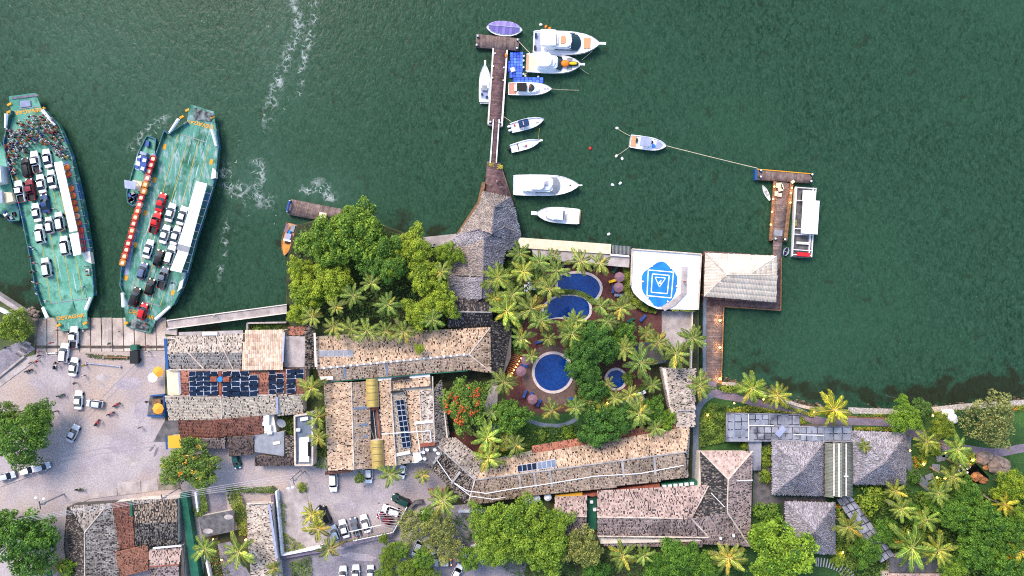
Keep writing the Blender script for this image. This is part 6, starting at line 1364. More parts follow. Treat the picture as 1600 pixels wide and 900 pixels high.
b.box('cockpit_sole', .12, 0, .15, 1.55, 1.4, 1.43, 'cream'); b.box('transom_step', .025, 0, .04, 1.6, 1.2, 1.5, 'teak'); b.tier('flybridge', [(.20, .62), (.4, .64), (.5, .5), (.54, 0)], 2.7, 3.2, 'gelcoat', .96); b.tier('hardtop', [(.22, .72), (.3, .78), (.40, .72), (.45, .4), (.455, 0)], 4.2, 4.36, 'white', .95)
for sg in (-1, 1):
    for t in (.25, .40): b.box('hardtop_post', t, sg*.58, .008, .05, 3.1, 4.22, 'steel')
b.box('foredeck_pad', .79, 0, .10, 1.3, 1.55, 1.68, 'grey'); b.rail(.62, .985); b.pulpit(.06)
js = thing('jet_ski', 'orange and yellow jet ski stowed on the yacht foredeck', 'jet ski', W(891, 100, 1.9), b.t.rotation_euler.z)
mb = MB(); mb.ball((-1.2, 0, .25), .9, 10, 5, sq=(1.15, .95, .45)); mb.build('stern_body', m_['orange'], js, local=True, smooth=True)
mb = MB(); mb.ball((.6, 0, .25), 1.25, 10, 5, sq=(1.15, .48, .3)); mb.build('hull', m_['dark'], js, local=True, smooth=True)
mb = MB(); mb.ball((.6, 0, .45), 1.05, 10, 5, sq=(1.0, .40, .34)); mb.build('seat', m_['yellow'], js, local=True, smooth=True)
mb = MB(); mb.tube([(-.35, -.45, .75), (-.35, .45, .75)], .05, 5); mb.build('handlebar', m_['dark'], js, local=True)
b = Boat('speedboat', 'white speedboat with black hardtop and red teak cockpit beside the pier', (794, 138.5), (862, 139), 20, zg=1.2, sheer=.8)
b.box('cockpit_sole', .10, 0, .17, 1.7, 1.1, 1.13, 'teak_red'); b.box('sun_bed', .18, .1, .08, 1.0, 1.12, 1.5, 'offwhite'); b.tier('cabin', [(.2, .74), (.45, .8), (.6, .72), (.72, .4), (.74, 0)], 1.1, 1.9, 'gelcoat', .88)
b.tier('hardtop', [(.20, .62), (.42, .66), (.43, 0)], 2.5, 2.65, 'black_rubber', .97); b.screen(.63, 1.75, .54, 2.4, .6, .55, .06)
for sg in (-1, 1):
    for t in (.22, .41): b.box('hardtop_post', t, sg*.55, .01, .05, 1.7, 2.52, 'steel')
b.box('helm_seat', .5, .2, .05, .4, 1.85, 2.3, 'red_clay'); b.box('helm_seat', .5, -.25, .06, .5, 1.85, 2.25, 'dark'); b.box('foredeck_hatch', .85, 0, .05, .35, 1.3, 1.42, 'lavender'); b.rail(.6, .985); b.box('anchor_hatch', .91, 0, .025, .2, 1.36, 1.46, 'red_clay')
b = Boat('fishing_boat', 'white fishing boat moored alone on the open side of the long pier', (757, 159), (758, 101), 18, 'cruiser', zg=1.2, sheer=.9)
b.tier('cabin_top', [(.32, .8), (.55, .82), (.75, .55), (.8, 0)], 1.1, 1.6, 'gelcoat', .85); b.box('cockpit_sole', .27, 0, .36, 1.25, 1.0, 1.12, 'lavender'); b.box('engine_box', .36, 0, .14, .9, 1.1, 1.7, 'grey'); b.box('seat', .12, -.4, .06, .4, 1.1, 1.6, 'navy'); b.box('seat', .20, .45, .05, .3, 1.1, 1.6, 'navy'); b.box('swim_platform', -.015, 0, .05, 1.6, .6, .75, 'offwhite'); b.rail(.6, .985, .4); b.pulpit(.10, .16)
b = Boat('center_console_boat', 'white open boat with navy blue sun top and two outboards', (798.5, 200), (850, 186.5), 17.5, 'console', zg=1.0, sheer=.7, inset=.86, deckz=.35)
b.tier('sun_top', [(.23, .62), (.26, .68), (.50, .68), (.53, .6), (.54, 0)], 2.5, 2.62, 'navy', .95); b.box('top_stripe', .37, 0, .015, .7, 2.62, 2.65, 'offwhite'); b.box('console', .40, 0, .10, .7, .8, 1.7, 'white'); b.box('seat', .26, 0, .06, .8, .8, 1.4, 'cream'); b.box('cooler', .12, .35, .05, .25, .7, 1.1, 'red')
for sg in (-1, 1):
    for t in (.28, .49): b.box('top_post', t, sg*.5, .012, .05, .8, 2.52, 'steel')
b.box('bow_cushion', .8, 0, .12, .4, .9, 1.1, 'offwhite'); b.outboard(.35); b.outboard(-.35); b.rail(.6, .98, .3)
b = Boat('skiff', 'small open white skiff with one dark outboard near the gangway', (798, 232.5), (844, 220), 14.5, 'console', zg=.9, sheer=.6, inset=.84, deckz=.3)
b.box('thwart', .25, 0, .03, 1.5, .75, .9, 'dark'); b.box('console', .45, .1, .1, .5, .6, 1.3, 'white'); b.box('seat', .52, -.2, .05, .4, .6, .95, 'red'); b.box('seat', .7, 0, .05, 1.0, .7, .95, 'offwhite'); b.outboard(0, 'dark'); b.pulpit(.07, .2); b.rail(.7, .97, .3)
b = Boat('motor_yacht', 'all white motor yacht below the gangway with pale grey windows', (802, 289), (905, 290), 33, zg=1.6, sheer=1.3)
b.tier('cabin', [(.14, .66), (.3, .76), (.55, .74), (.60, .55), (.61, 0)], 1.5, 2.8, 'gelcoat', .95); b.screen(.71, 1.95, .60, 2.85, .76, .68, .05, 'grey'); b.tier('flybridge', [(.20, .64), (.4, .66), (.55, .5), (.60, 0)], 2.8, 3.3, 'gelcoat', .96); b.tier('flybridge_sole', [(.22, .56), (.4, .58), (.46, .5), (.5, 0)], 3.31, 3.33, 'offwhite', 1); b.tier('hardtop', [(.26, .6), (.42, .6), (.46, .35), (.465, 0)], 4.4, 4.55, 'white', .95)
b.box('cockpit_sole', .07, 0, .11, 1.6, 1.5, 1.53, 'offwhite'); b.box('cockpit_bench', .155, 0, .03, 1.2, 1.53, 2.0, 'lavender'); b.box('helm', .5, .1, .03, .4, 3.3, 3.8, 'lavender'); b.box('foredeck_hatch', .86, 0, .02, .14, 1.7, 2.0, 'dark'); b.box('side_window', .48, -.77, .3, .02, 2.0, 2.4, 'glass_dark'); b.rail(.62, .985); b.pulpit(.04, .06)
for sg in (-1, 1):
    for t in (.28, .43): b.box('hardtop_post', t, sg*.5, .008, .05, 3.2, 4.42, 'steel')
b = Boat('fishing_boat', 'white fishing cruiser with teak swim platform facing the thatched roof', (905, 338.5), (837, 333.5), 25, zg=1.3, sheer=1.0)
b.tier('cabin', [(.40, .74), (.6, .76), (.75, .5), (.8, 0)], 1.2, 2.2, 'gelcoat', .88); b.box('cockpit_sole', .18, 0, .26, 1.55, 1.15, 1.25, 'offwhite'); b.box('windscreen_slot', .37, 0, .07, 1.1, 2.2, 2.3, 'grey'); b.box('swim_platform', -.01, 0, .045, 1.7, .6, .8, 'teak'); b.box('deck_hatch', .70, .1, .025, .18, 2.2, 2.28, 'lavender'); b.box('window', .755, 0, .02, .9, 1.7, 2.1, 'grey'); b.box('cabin_line', .55, 0, .02, .5, 2.2, 2.26, 'offwhite'); b.tier('cabin_roof', [(.38, .66), (.6, .66), (.62, 0)], 2.9, 3.02, 'white', .96)
for sg in (-1, 1):
    for t in (.40, .59): b.box('roof_post', t, sg*.55, .01, .05, 2.1, 2.92, 'steel')
b.rail(.65, .985, .4); b.pulpit(.10, .22)
b = Boat('cabin_boat', 'white cabin boat anchored alone in open water with grey canopy', (984.5, 220), (1041, 228.5), 21, zg=1.1, sheer=.8, inset=.88, deckz=.25)
b.box('stern_deck', .10, 0, .14, 1.55, .95, 1.02, 'teak'); b.box('engine_hatch', .18, .2, .05, .6, 1.02, 1.3, 'glass_dark'); b.tier('canopy', [(.25, .72), (.42, .76), (.54, .66), (.56, 0)], 2.5, 2.62, 'lavender', .95); b.box('seat', .6, .3, .05, .35, .9, 1.4, 'dark'); b.box('seat', .66, -.25, .08, .5, .9, 1.3, 'helipad_blue'); b.tier('bow_cushion', [(.72, .6), (.82, .48), (.9, .2), (.91, 0)], .98, 1.15, 'lavender', .96)
for sg in (-1, 1):
    for t in (.28, .52): b.box('canopy_post', t, sg*.6, .012, .05, 1.0, 2.52, 'steel')
b.rail(.65, .985, .35)
b = Boat('canoe', 'slim white canoe tied beside the T pier', (1203, 313), (1191.5, 289), 7, 'canoe', zg=.5, sheer=.2, inset=.84, deckz=.3, deckm='offwhite'); b.box('thwart', .35, 0, .03, 1.6, .4, .48, 'grey'); b.box('thwart', .6, 0, .03, 1.6, .4, .48, 'grey'); b.box('gear', .48, 0, .1, .7, .25, .45, 'lavender')
b = Boat('dinghy', 'small grey inflatable dinghy behind the tour boat', (1226, 399.5), (1231, 386), 9.5, 'canoe', zg=.6, sheer=.1, inset=.62, deckz=.35, hullm='lavender', deckm='dark'); b.box('thwart', .45, 0, .06, 1.1, .45, .55, 'grey')
b = Boat('covered_launch', 'white launch under a purple ribbed cover at the pier head', (760, 42), (816, 47), 24, 'double', zg=1.1, sheer=.4, inset=.9)
mb = MB(); nn_ = 9
for i in range(nn_):
    t0, t1 = .06+.86*i/nn_, .06+.86*(i+1)/nn_
    for sg in (1, -1):
        P = [((t-.5)*b.L, sg*y*b.w(t)*b.B/2+.15, z) for t, y, z in ((t0+.004, .0, 2.0), (t1-.004, .0, 2.0), (t1-.004, .86, 1.35), (t0+.004, .86, 1.35))]; g = 1+.12*(-1)**i+rnd.uniform(-.05, .05)
        mb2 = MB(); mb2.add(P if sg < 0 else P[::-1], [(0, 3, 2, 1)] if False else [(0, 1, 2, 3)], 0, (g, g, g)); mb2.build('cover_panel', m_['purple_cover'], b.t, local=True)
mb.tube([((t-.5)*b.L, .15, 2.03) for t in (.05, .5, .93)], .06, 5); mb.build('cover_pole', m_['steel'], b.t, local=True)
b = Boat('wooden_boat', 'orange brown wooden boat with blue gear moored under the grove trees', (456.5, 349), (444, 399.5), 20, 'console', zg=.9, sheer=.5, hullm='timber', deckm='teak', inset=.88, deckz=.2)
PALO = M('orange_wood', lin('c98a3a'), .7, lin('b07430'), 1.5)
b.tier('foredeck', [(.55, .84), (.75, .66), (.9, .32), (.97, 0)], .82, .9, 'orange_wood', .98); b.box('engine_box', .42, 0, .20, .8, .75, 1.4, 'lavender'); b.box('cabin_roof', .53, 0, .05, 1.2, 1.5, 1.62, 'white'); b.box('gear', .14, .35, .2, .6, .75, 1.3, 'grey'); b.box('gear', .27, -.1, .1, .5, .75, 1.2, 'helipad_blue'); b.box('awning', .18, -.55, .26, .42, 1.5, 1.58, 'parasol_pink'); b.box('seat', .6, 0, .06, .7, .8, 1.1, 'dark')
# tour boat
b = Boat('tour_boat', 'long white roofed tour boat with red bench beside the T pier', (1252, 402), (1259, 292), 32, 'cruiser', zg=1.2, sheer=.3)
b.pf = [(0, 1), (1, 1)]
for o in list(b.t.children): bpy.data.objects.remove(o)
Lx, By = b.L, b.B
mb = MB(); mb.prism([(-Lx/2, -By*.42), (-Lx/2, By*.42), (Lx*.45, By*.5), (Lx/2, By*.46), (Lx/2, -By*.46), (Lx*.45, -By*.5)], -.4, 1.0, 0, 1); mb.build('hull', [m_['white'], m_['concrete_dark']], b.t, local=True)
for y in (-.47, -.34, .47): mb = MB(); mb.box((0, y*By, 1.35), (Lx*.98, .14, .7)); mb.build('side_rail', m_['white'], b.t, local=True)
for x in (.48, .30, -.10, -.18, -.40, -.47): mb = MB(); mb.box((x*Lx, 0, 1.6), (.16, By*.92, .12)); mb.build('cross_rail', m_['white'], b.t, local=True)
mb = MB(); mb.box((Lx*.06, -By*.12, 3.3), (Lx*.47, By*.80, .14)); mb.build('roof', m_['roof_white'], b.t, local=True)
mb = MB(); mb.box((Lx*.36, -By*.06, 2.6), (Lx*.155, By*.62, .14)); mb.build('wheelhouse_roof', m_['roof_white'], b.t, local=True); mb = MB(); mb.box((Lx*.355, -By*.06, 1.75), (Lx*.12, By*.5, 1.5)); mb.build('wheelhouse', m_['glass_dark'], b.t, local=True)
for x in (-.16, 0, .14, .28):
    for y in (-.45, .22): mb = MB(); mb.cyl((x*Lx, y*By, 1), .05, 2.3, 6); mb.build('roof_post', m_['steel'], b.t, local=True)
mb = MB(); mb.box((-Lx*.46, -By*.05, 1.55), (Lx*.055, By*.62, .5)); mb.build('bench', m_['red'], b.t, local=True); mb = MB(); mb.box((-Lx*.30, 0, 1.4), (Lx*.035, By*.6, .4)); mb.build('bench', m_['offwhite'], b.t, local=True)
mb = MB(); mb.box((-Lx*.02, By*.40, 1.1), (Lx*.09, By*.14, .12)); mb.build('gangplank', m_['lane_yellow'], b.t, local=True)
# blue modular float dock
fd = thing('float_dock', 'blue modular floating dock of plastic cubes beside the pier', 'dock', W(808, 108, 0))
def cubes(x0, y0, x1, y1, nx_, ny_, sk=()):
    for i in range(nx_):
        for j in range(ny_):
            if (i, j) in sk: continue
            x, y = x0+(x1-x0)*(i+.5)/nx_, y0+(y1-y0)*(j+.5)/ny_; c = W(x, y, .4); g = rnd.uniform(.75, 1.5); pale = rnd.random() < .3
            mb = MB(); mb.box((c.x, c.y, .2), ((x1-x0)/nx_*K*.95, (y1-y0)/ny_*K*.95, .45), t=(g*(2.0 if pale else 1), g*(1.7 if pale else 1), g*(1.15 if pale else 1)), top=.93); mb.build('float_cube', m_['float_blue'], fd)
cubes(797, 81, 817.5, 95, 4, 3); cubes(793, 95, 817, 112, 5, 4); cubes(796, 112, 816, 121.5, 4, 2); cubes(802, 120.5, 849, 129.5, 8, 2)
c = W(801, 109, .7); mb = MB(); mb.box((c.x, c.y, .65), (1.0, 1.0, .5), .3); setp(mb.build('crate', m_['offwhite']), 'small white box on the blue floating dock', 'box')
for i, (x, y) in enumerate(((818.5, 88), (818, 95), (818, 105.5), (818, 116), (821, 119), (841, 120))):
    mb = MB(); mb.ball((0, 0, .1), .28, 8, 5); setp(link('fender', mb.mesh('fender', m_['offwhite']), loc=W(x, y, .3)), 'round white fender on the edge of the blue float dock', 'fender', 'fenders of the float dock')
# buoys and ropes
for i, (x, y, mt) in enumerate(((845, 39, 'offwhite'), (853, 42, 'orange'), (859, 45, 'orange'), (964, 200.5, 'offwhite'), (963, 244, 'offwhite'), (972, 248, 'white'), (957, 289, 'white'), (969, 286.5, 'white'), (922, 232, 'red'), (837, 79, 'orange'), (951, 366, 'white'))):
    mb = MB(); mb.ball((0, 0, .12), .34, 8, 5, sq=(1.3, 1, .8)); o = link('buoy', mb.mesh('buoy', m_[mt]), loc=W(x, y, 0), rot=(0, 0, i)); setp(o, {0: 'pale buoy farthest from the largest yacht', 1: 'orange buoy in the middle of three off the largest yacht', 2: 'orange buoy closest to the largest yacht side', 3: 'pale buoy on the stern rope of the anchored cabin boat', 4: 'buoy at the end of the anchored boat diagonal rope', 5: 'white buoy just beside the diagonal rope buoy', 6: 'white float of the pair in open water below the cabin boat', 7: 'smaller float of the pair in open water below the cabin boat', 8: 'tiny red buoy in open water between skiff and cabin boat', 9: 'orange fender between the two big yachts', 10: 'white float off the beige quay canopy'}[i], 'buoy')
def rope(label, pts, sag=.3, r=.045, mat='cream'):
    A, B = Vector(W(*pts[0])), Vector(W(*pts[1])); mb = MB(); mb.tube([A.lerp(B, i/12)-Vector((0, 0, sag*math.sin(math.pi*i/12))) for i in range(13)], r, 4); setp(mb.build('rope', m_[mat]), label, 'rope')
rope('long pale mooring rope from the anchored cabin boat to T pier', ((1042, 228, 1.2), (1184, 263, 1.4)), .2, .07); rope('rope from the anchored cabin boat stern to a buoy', ((986, 213, 1.0), (964, 200.5, .2))); rope('diagonal rope from the anchored cabin boat to a buoy', ((986, 228, 1.0), (963, 244, .2)), .1); rope('pale rope from the pier head to the second yacht', ((810, 64, 1.5), (830, 85, 1.6)), .1, .06)
rope('bow rope of the black topped speedboat trailing to open water', ((862, 139, 1.3), (905, 141, .1)), .2); rope('rope between pier end and navy topped boat', ((784, 180, 1.3), (799, 190, 1.0)), .1); rope('green rope between the open boat and skiff', ((843, 200, .6), (841, 219, .6)), .1, .04, 'lane_yellow'); rope('bow rope of the jet ski yacht', ((906, 106, 1.4), (920, 116, .1)), .1); rope('bow rope of the largest yacht', ((925, 80, 1.4), (909, 94, .2)), .1); rope('stern rope from float dock to jet ski yacht', ((819, 117, .6), (827, 111, 1.2)), .1, .06)
# ================================================================== FERRIES
FZ = 1.7
def ferry(label, side_l, side_r, ramp_n, ramp_s, deckm):
    """side_l / side_r: deck edges from bow (top) to stern, px at deck level; ramps: quads at both ends"""
    out = side_l+side_r[::-1]; c = np.mean(out, axis=0); t = thing('ferry', label, 'ferry', W(c[0], c[1], 0))
    n = len(out); cc = np.array(c); low = [tuple(cc+(np.array(p)-cc)*.96) for p in out]
    mb = MB(); mb.prism(WP(low, 0), -.6, FZ, 0, top=WP(out, FZ)); mb.build('hull', m_['ferry_hull'], t)
    mb = MB(); P = WP(out, FZ+.02); a = sum(P[i][0]*P[(i+1) % n][1]-P[(i+1) % n][0]*P[i][1] for i in range(n)); P = P if a > 0 else P[::-1]
    mb.add([(x, y, FZ+.02) for x, y in P], [tuple(range(n))]); mb.build('deck', m_[deckm], t)
    for s in (side_l, side_r):
        for i in range(len(s)-1):
            mb = MB(); mb.prism(WP(ribbon([s[i], s[i+1]], 1.3), FZ+.9+.003*i), FZ-.3, FZ+.9+.003*i); mb.build('bulwark', m_['ferry_side'], t)
    for q, nm in ((ramp_n, 'bow_ramp'), (ramp_s, 'stern_ramp')):
        mb = MB(); mb.prism(WP(q[0], FZ), q[1], q[2]); mb.build(nm, m_[deckm], t)
    return t
f1 = ferry('ferry with a crowd of passengers at the bow and fourteen cars', [(17, 172), (10, 200), (5, 222), (8, 240), (22, 290), (35, 345), (46, 400), (55, 450), (65, 478)], [(64, 168), (92, 196), (110, 240), (121, 282), (131, 330), (140, 385), (145, 440), (146, 462)],
           ([(17.5, 152), (59.5, 146.5), (64, 168), (17, 172)], [FZ+.5, FZ+.5, FZ-.2, FZ-.2], [FZ+.8, FZ+.8, FZ+.01, FZ+.01]), ([(65, 478), (146, 462), (134, 488), (136, 513), (93, 518), (88, 502)], [FZ-.3, FZ-.3, 1.0, .9, .9, 1.0], [FZ+.0, FZ+.0, 1.45, 1.3, 1.3, 1.4]), 'ferry_deck')
f2 = ferry('ferry with a scorched bow ramp and orange rafts along one side', [(292, 190), (263, 209), (256, 204), (240, 250), (225, 285), (213, 330), (202, 370), (190, 412), (187, 446), (191, 456)], [(336, 192), (341, 229), (337, 270), (333, 287), (322, 322), (306, 374), (292, 426), (285, 448), (270, 477)],
           ([(299, 164), (337, 176), (336, 192), (292, 190)], [FZ+.5, FZ+.5, FZ-.2, FZ-.2], [FZ+.8, FZ+.8, FZ+.01, FZ+.01]), ([(191, 456), (270, 477), (242, 501), (234, 521), (196, 511), (194, 490)], [FZ-.3, FZ-.3, 1.0, .9, .9, 1.0], [FZ, FZ, 1.45, 1.3, 1.3, 1.4]), 'ferry_deck_worn')
def strip(t, pts, w, z, mat, name, th=.02):
    mb = MB(); mb.prism(WP(ribbon(pts, w), z+th), z+.006, z+th); return mb.build(name, m_[mat], t)
D = FZ+.022
for l in ([(38, 240), (52, 318), (68, 395), (79, 474)], [(55, 250), (72, 330), (85, 400), (95, 470)], [(74, 255), (90, 330), (103, 410), (113, 468)], [(92, 300), (108, 360), (122, 420), (130, 465)]): strip(f1, l, 1.0, D, 'lane_yellow', 'lane_line')
for l in ([(279, 210), (262, 270), (250, 320), (236, 370), (220, 420), (205, 470)], [(295, 214), (278, 275), (262, 335), (246, 390), (230, 440), (217, 480)], [(311, 219), (296, 275), (282, 330), (266, 385), (248, 440), (235, 484)], [(327, 225), (311, 282), (296, 335), (280, 385), (265, 435), (250, 478)]): strip(f2, l, 1.0, D, 'lane_yellow', 'lane_line')
for x, y in ((26, 280), (33.5, 322), (42, 361.5), (51, 403), (58, 441)): strip(f1, [(x-3, y-4), (x-1, y+4)], 5, D, 'lane_orange', 'marking')
for x, y in ((259, 229), (243.5, 281), (229, 332.5), (213.5, 382.5), (199, 434), (332, 253), (272, 457)): strip(f2, [(x-1, y-4), (x-3, y+4)], 5, D, 'lane_orange', 'marking')
strip(f2, [(240, 240), (226, 290), (214, 340), (205, 390), (196, 430)], 6, D, 'lavender', 'side_walk'); strip(f1, [(30, 170), (62, 166)], 1.2, FZ+.1, 'grey', 'hinge'); strip(f1, [(78, 474), (140, 466)], 1.2, FZ+.03, 'grey', 'hinge'); strip(f2, [(283, 210), (322, 222)], 1.2, D, 'grey', 'hinge'); strip(f2, [(218, 470), (250, 478)], 1.2, D, 'grey', 'hinge')
for i in range(34):
    s_ = rnd.random(); o_ = rnd.uniform(-26, 26); L_ = rnd.uniform(10, 42); x, y = 318-103*s_*.86-6+o_*.95, 190+300*s_*.84+o_*.28; strip(f2, [(x, y), (x-L_*.14, y+L_*.5), (x-L_*.285+rnd.uniform(-1, 1), y+L_)], rnd.uniform(.5, 2.2), D-.004+.0003*i, 'deck_mark' if i % 3 == 0 else 'deck_pale', 'wear_streak', .012)
for i in range(20):
    s_ = rnd.random(); o_ = rnd.uniform(-26, 26); L_ = rnd.uniform(10, 36); x, y = 62+60*s_+o_, 240+220*s_-o_*.15; strip(f1, [(x, y), (x+L_*.09, y+L_*.5), (x+L_*.2, y+L_)], rnd.uniform(.4, 1.6), D-.004+.0003*i, 'deck_mark' if i % 3 else 'deck_pale', 'wear_streak', .012)
def ramp_patch(t, q, z, mat, name='worn_patch'):
    P = [W(x, y, zz) for (x, y), zz in zip(q, z)]; mb = MB(); mb.add(P, [(0, 1, 2, 3), ]); o = mb.build(name, m_[mat], t); return o
ramp_patch(f2, [(302, 187), (330, 190), (334, 178), (304, 168)], [FZ+.22, FZ+.22, FZ+.86, FZ+.88], 'scorch'); ramp_patch(f2, [(201, 511), (231, 518), (233, 507), (205, 498)], [1.45, 1.45, 1.56, 1.56], 'scorch'); ramp_patch(f1, [(31, 168), (48, 166), (47, 156), (31, 158)], [FZ+.3, FZ+.3, FZ+.7, FZ+.7], 'lavender'); ramp_patch(f1, [(100, 515), (128, 512), (127, 500), (100, 503)], [1.44, 1.44, 1.56, 1.56], 'ferry_deck_worn'); ramp_patch(f1, [(18, 155), (60, 150), (59.5, 147), (17.8, 152)], [FZ+.78, FZ+.78, FZ+.83, FZ+.83], 'path')
text(f1, 'DEVAGAR', 110, 495.5, 1.52, 1.25, .13, 'lane_orange', bold=.03, xs=1.15); text(f1, 'DEVAGAR', 45, 173.5, FZ+.04, 1.25, math.pi+.13, 'lane_orange', bold=.03, xs=1.15); text(f2, 'DEVAGAR', 312.5, 193.5, FZ+.06, 1.3, math.pi-.28, 'lane_orange', bold=.03, xs=1.1); text(f2, 'DEVAGAR', 221, 491.5, 1.60, 1.25, -.28, 'lane_orange', bold=.03, xs=1.05)
def arm(t, a, b, mat='white', r=.42):
    mb = MB(); mb.tube([W(*a, FZ+1.6), W(*b, FZ+.7)], [r, r*.8], 6); mb.build('ramp_arm', m_[mat], t)
for a, b_ in (((10, 178), (9, 200)), ((66, 172), (86, 196)), ((134, 484), (142, 465)), ((74, 497), (67, 481))): arm(f1, a, b_)
for a, b_ in (((279, 186), (265, 207)), ((331, 202), (338, 228)), ((243, 499), (266, 479)), ((193, 480), (191, 458))): arm(f2, a, b_)
for t, l in ((f1, ((15, 163), (14, 175), (67, 170), (92, 508), (133, 505))), (f2, ((293, 172), (284, 183), (332, 183), (197, 505)))):
    for x, y in l:
        c = W(x, y, FZ+.4); mb = MB(); mb.box((c.x, c.y, FZ+.3), (1.0, .5, .5), .5); mb.build('winch', m_['lane_orange'], t)
def canopy(t, quads, z, posts):
    for q in quads:
        mb = MB(); mb.prism(WP(q, z), z-.12, z); mb.build('canopy_roof', m_['roof_white'], t)
    for x, y in posts:
        c = W(x, y, z-.12); mb = MB(); mb.cyl((c.x, c.y, FZ), .08, z-.12-FZ, 6); mb.build('canopy_post', m_['steel'], t)
canopy(f1, [[(84, 254), (97, 252), (108, 300), (121, 360), (109, 363), (97, 310)], [(108, 366), (122, 363), (127, 397), (115, 400)]], 4.6, [(87, 256), (96, 256), (99, 310), (109, 306), (112, 362), (120, 360), (116, 396), (125, 394)])
canopy(f2, [[(307, 283), (323.5, 287), (311, 333), (293, 329)], [(295, 328.5), (311, 333), (297, 386), (278, 381)], [(278, 391), (294.5, 395), (283, 426), (265.5, 422)]], 4.6, [(308, 286), (321, 289), (295, 330), (309, 334), (280, 382), (295, 386), (268, 420), (281, 424)])
mb = MB(); mb.prism(WP([(278, 381.5), (297, 386.5), (294.5, 394.5), (276, 390.5)], 4.55), 4.4, 4.55); mb.build('canopy_roof', m_['grey'], f2)
# side galleries
mb = MB(); mb.prism(WP([(325, 288), (333, 290), (293, 426), (284, 426), (300, 372)], 3.2), FZ+.9, 3.2); mb.build('side_gallery', m_['ferry_side'], f2)
for i in range(12):
    x, y = 329-i*3.6, 290+i*12; mb = MB(); mb.tube([W(x-4, y-1, 3.4), W(x+4, y+1, 3.4)], .06, 4); mb.build('gallery_rail', m_['steel'], f2)
mb = MB(); mb.tube([W(333, 292, 3.5), W(306, 376, 3.5), W(293, 426, 3.5)], .07, 4); mb.build('gallery_rail', m_['steel'], f2)
mb = MB(); mb.prism(WP([(100, 252), (113, 252), (141, 392), (128, 394), (108, 300)], 3.0), FZ+.8, 3.0); mb.build('side_gallery', m_['ferry_side'], f1)
for i in range(11):
    x, y = 112+i*2.7, 262+i*12.5; mb = MB(); mb.tube([W(x-6, y+1, 3.2), W(x+5, y, 3.2)], .05, 4); mb.build('gallery_rail', m_['steel'], f1)
for q in ([(127, 395), (140, 392), (143, 412), (134, 408)], [(134, 420), (139, 420), (139, 426), (134, 426)]): mb = MB(); mb.prism(WP(q, 2.9), FZ, 2.9); mb.build('gallery_end', m_['offwhite'], f1)
for q in ([(332, 262), (337, 266), (337, 278), (329, 280)], [(281, 440), (287, 436), (284, 450), (277, 456)]): mb = MB(); mb.prism(WP(q, 2.9), FZ, 2.9); mb.build('gallery_end', m_['offwhite'], f2)
# life rafts
def ring_mesh(a, b, h, n, sq, name='life_raft', mats=None):
    mb = MB(); 
    def pt(r, i): th = 2*math.pi*(i+.5)/n; c, s = math.cos(th), math.sin(th); k = (abs(c)**sq+abs(s)**sq)**(-1/sq); return (r*k*c, r*k*s)
    O, M1, I = [pt(a, i) for i in range(n)], [pt((a+b)/2, i) for i in range(n)], [pt(b, i) for i in range(n)]
    for i in range(n):
        j = (i+1) % n
        mb.add([(*O[i], h*.4), (*O[j], h*.4), (*M1[j], h), (*M1[i], h)], [(0, 1, 2, 3)]); mb.add([(*M1[i], h), (*M1[j], h), (*I[j], h*.5), (*I[i], h*.5)], [(0, 1, 2, 3)]); mb.add([(*O[i], 0), (*O[j], 0), (*O[j], h*.4), (*O[i], h*.4)], [(0, 1, 2, 3)])
    mb.add([(*p, h*.45) for p in I], [tuple(range(n))], 1)
    return mb.mesh(name, mats)
RAFT = ring_mesh(.74, .42, .45, 16, 5, mats=[m_['raft'], m_['cream']]); RING = ring_mesh(.70, .36, .4, 16, 2.2, mats=[m_['raft'], m_['lane_orange']])
z1 = lambda l: [(x/4.444, y/4.444+130) for x, y in l]; z2 = lambda l: [(x/4.444, y/4.444+320) for x, y in l]
OR = lin('d9603a'); RD = lin('c23c3a'); PK = lin('d58a86'); OY = lin('e58a3a')
for i, (x, y) in enumerate(z1([(1065, 525), (1050, 568), (1035, 612), (1025, 658), (1010, 703), (1000, 750), (982, 795), (970, 842)])+z2([(970, 0), (957, 42), (942, 86), (930, 130), (918, 178), (908, 222), (892, 268), (880, 312), (866, 357), (853, 402)])):
    p = W(x, y, 3.0)-ORG[f2.name]; o = link('life_raft', RAFT, f2, (RD, RD, RD, PK, OY, OY, RD, RD, PK, OR, OR, RD, OR, RD, RD, RD, OR, OY)[i], p, (0, 0, -.25), 1.0)
    mb = MB(); c = W(x, y, 3.0); mb.cyl((c.x, c.y, FZ-.6), .09, 3-FZ+.6, 5); mb.build('raft_stand', m_['steel'], f2)
for i, (x, y) in enumerate(((105, 262), (107, 273), (112, 295), (114.5, 306), (116, 317), (118.5, 327), (120.5, 338), (123, 349), (126, 360))):
    p = W(x, y, 3.02)-ORG[f1.name]; link('life_raft', RING, f1, (OR, RD, OR, OR, RD, OR, PK, RD, RD)[i], p, (0, 0, .2), 1.0)
for i, (x, y) in enumerate(((126, 359), (127.5, 369), (129.5, 379), (131, 389))):
    for k in range(3): mb = MB(); mb.tube([W(x-4+k*3, y-4, 3.3), W(x-3+k*3, y+4, 3.3)], .1, 4); mb.build('red_frame', m_['red'], f1)
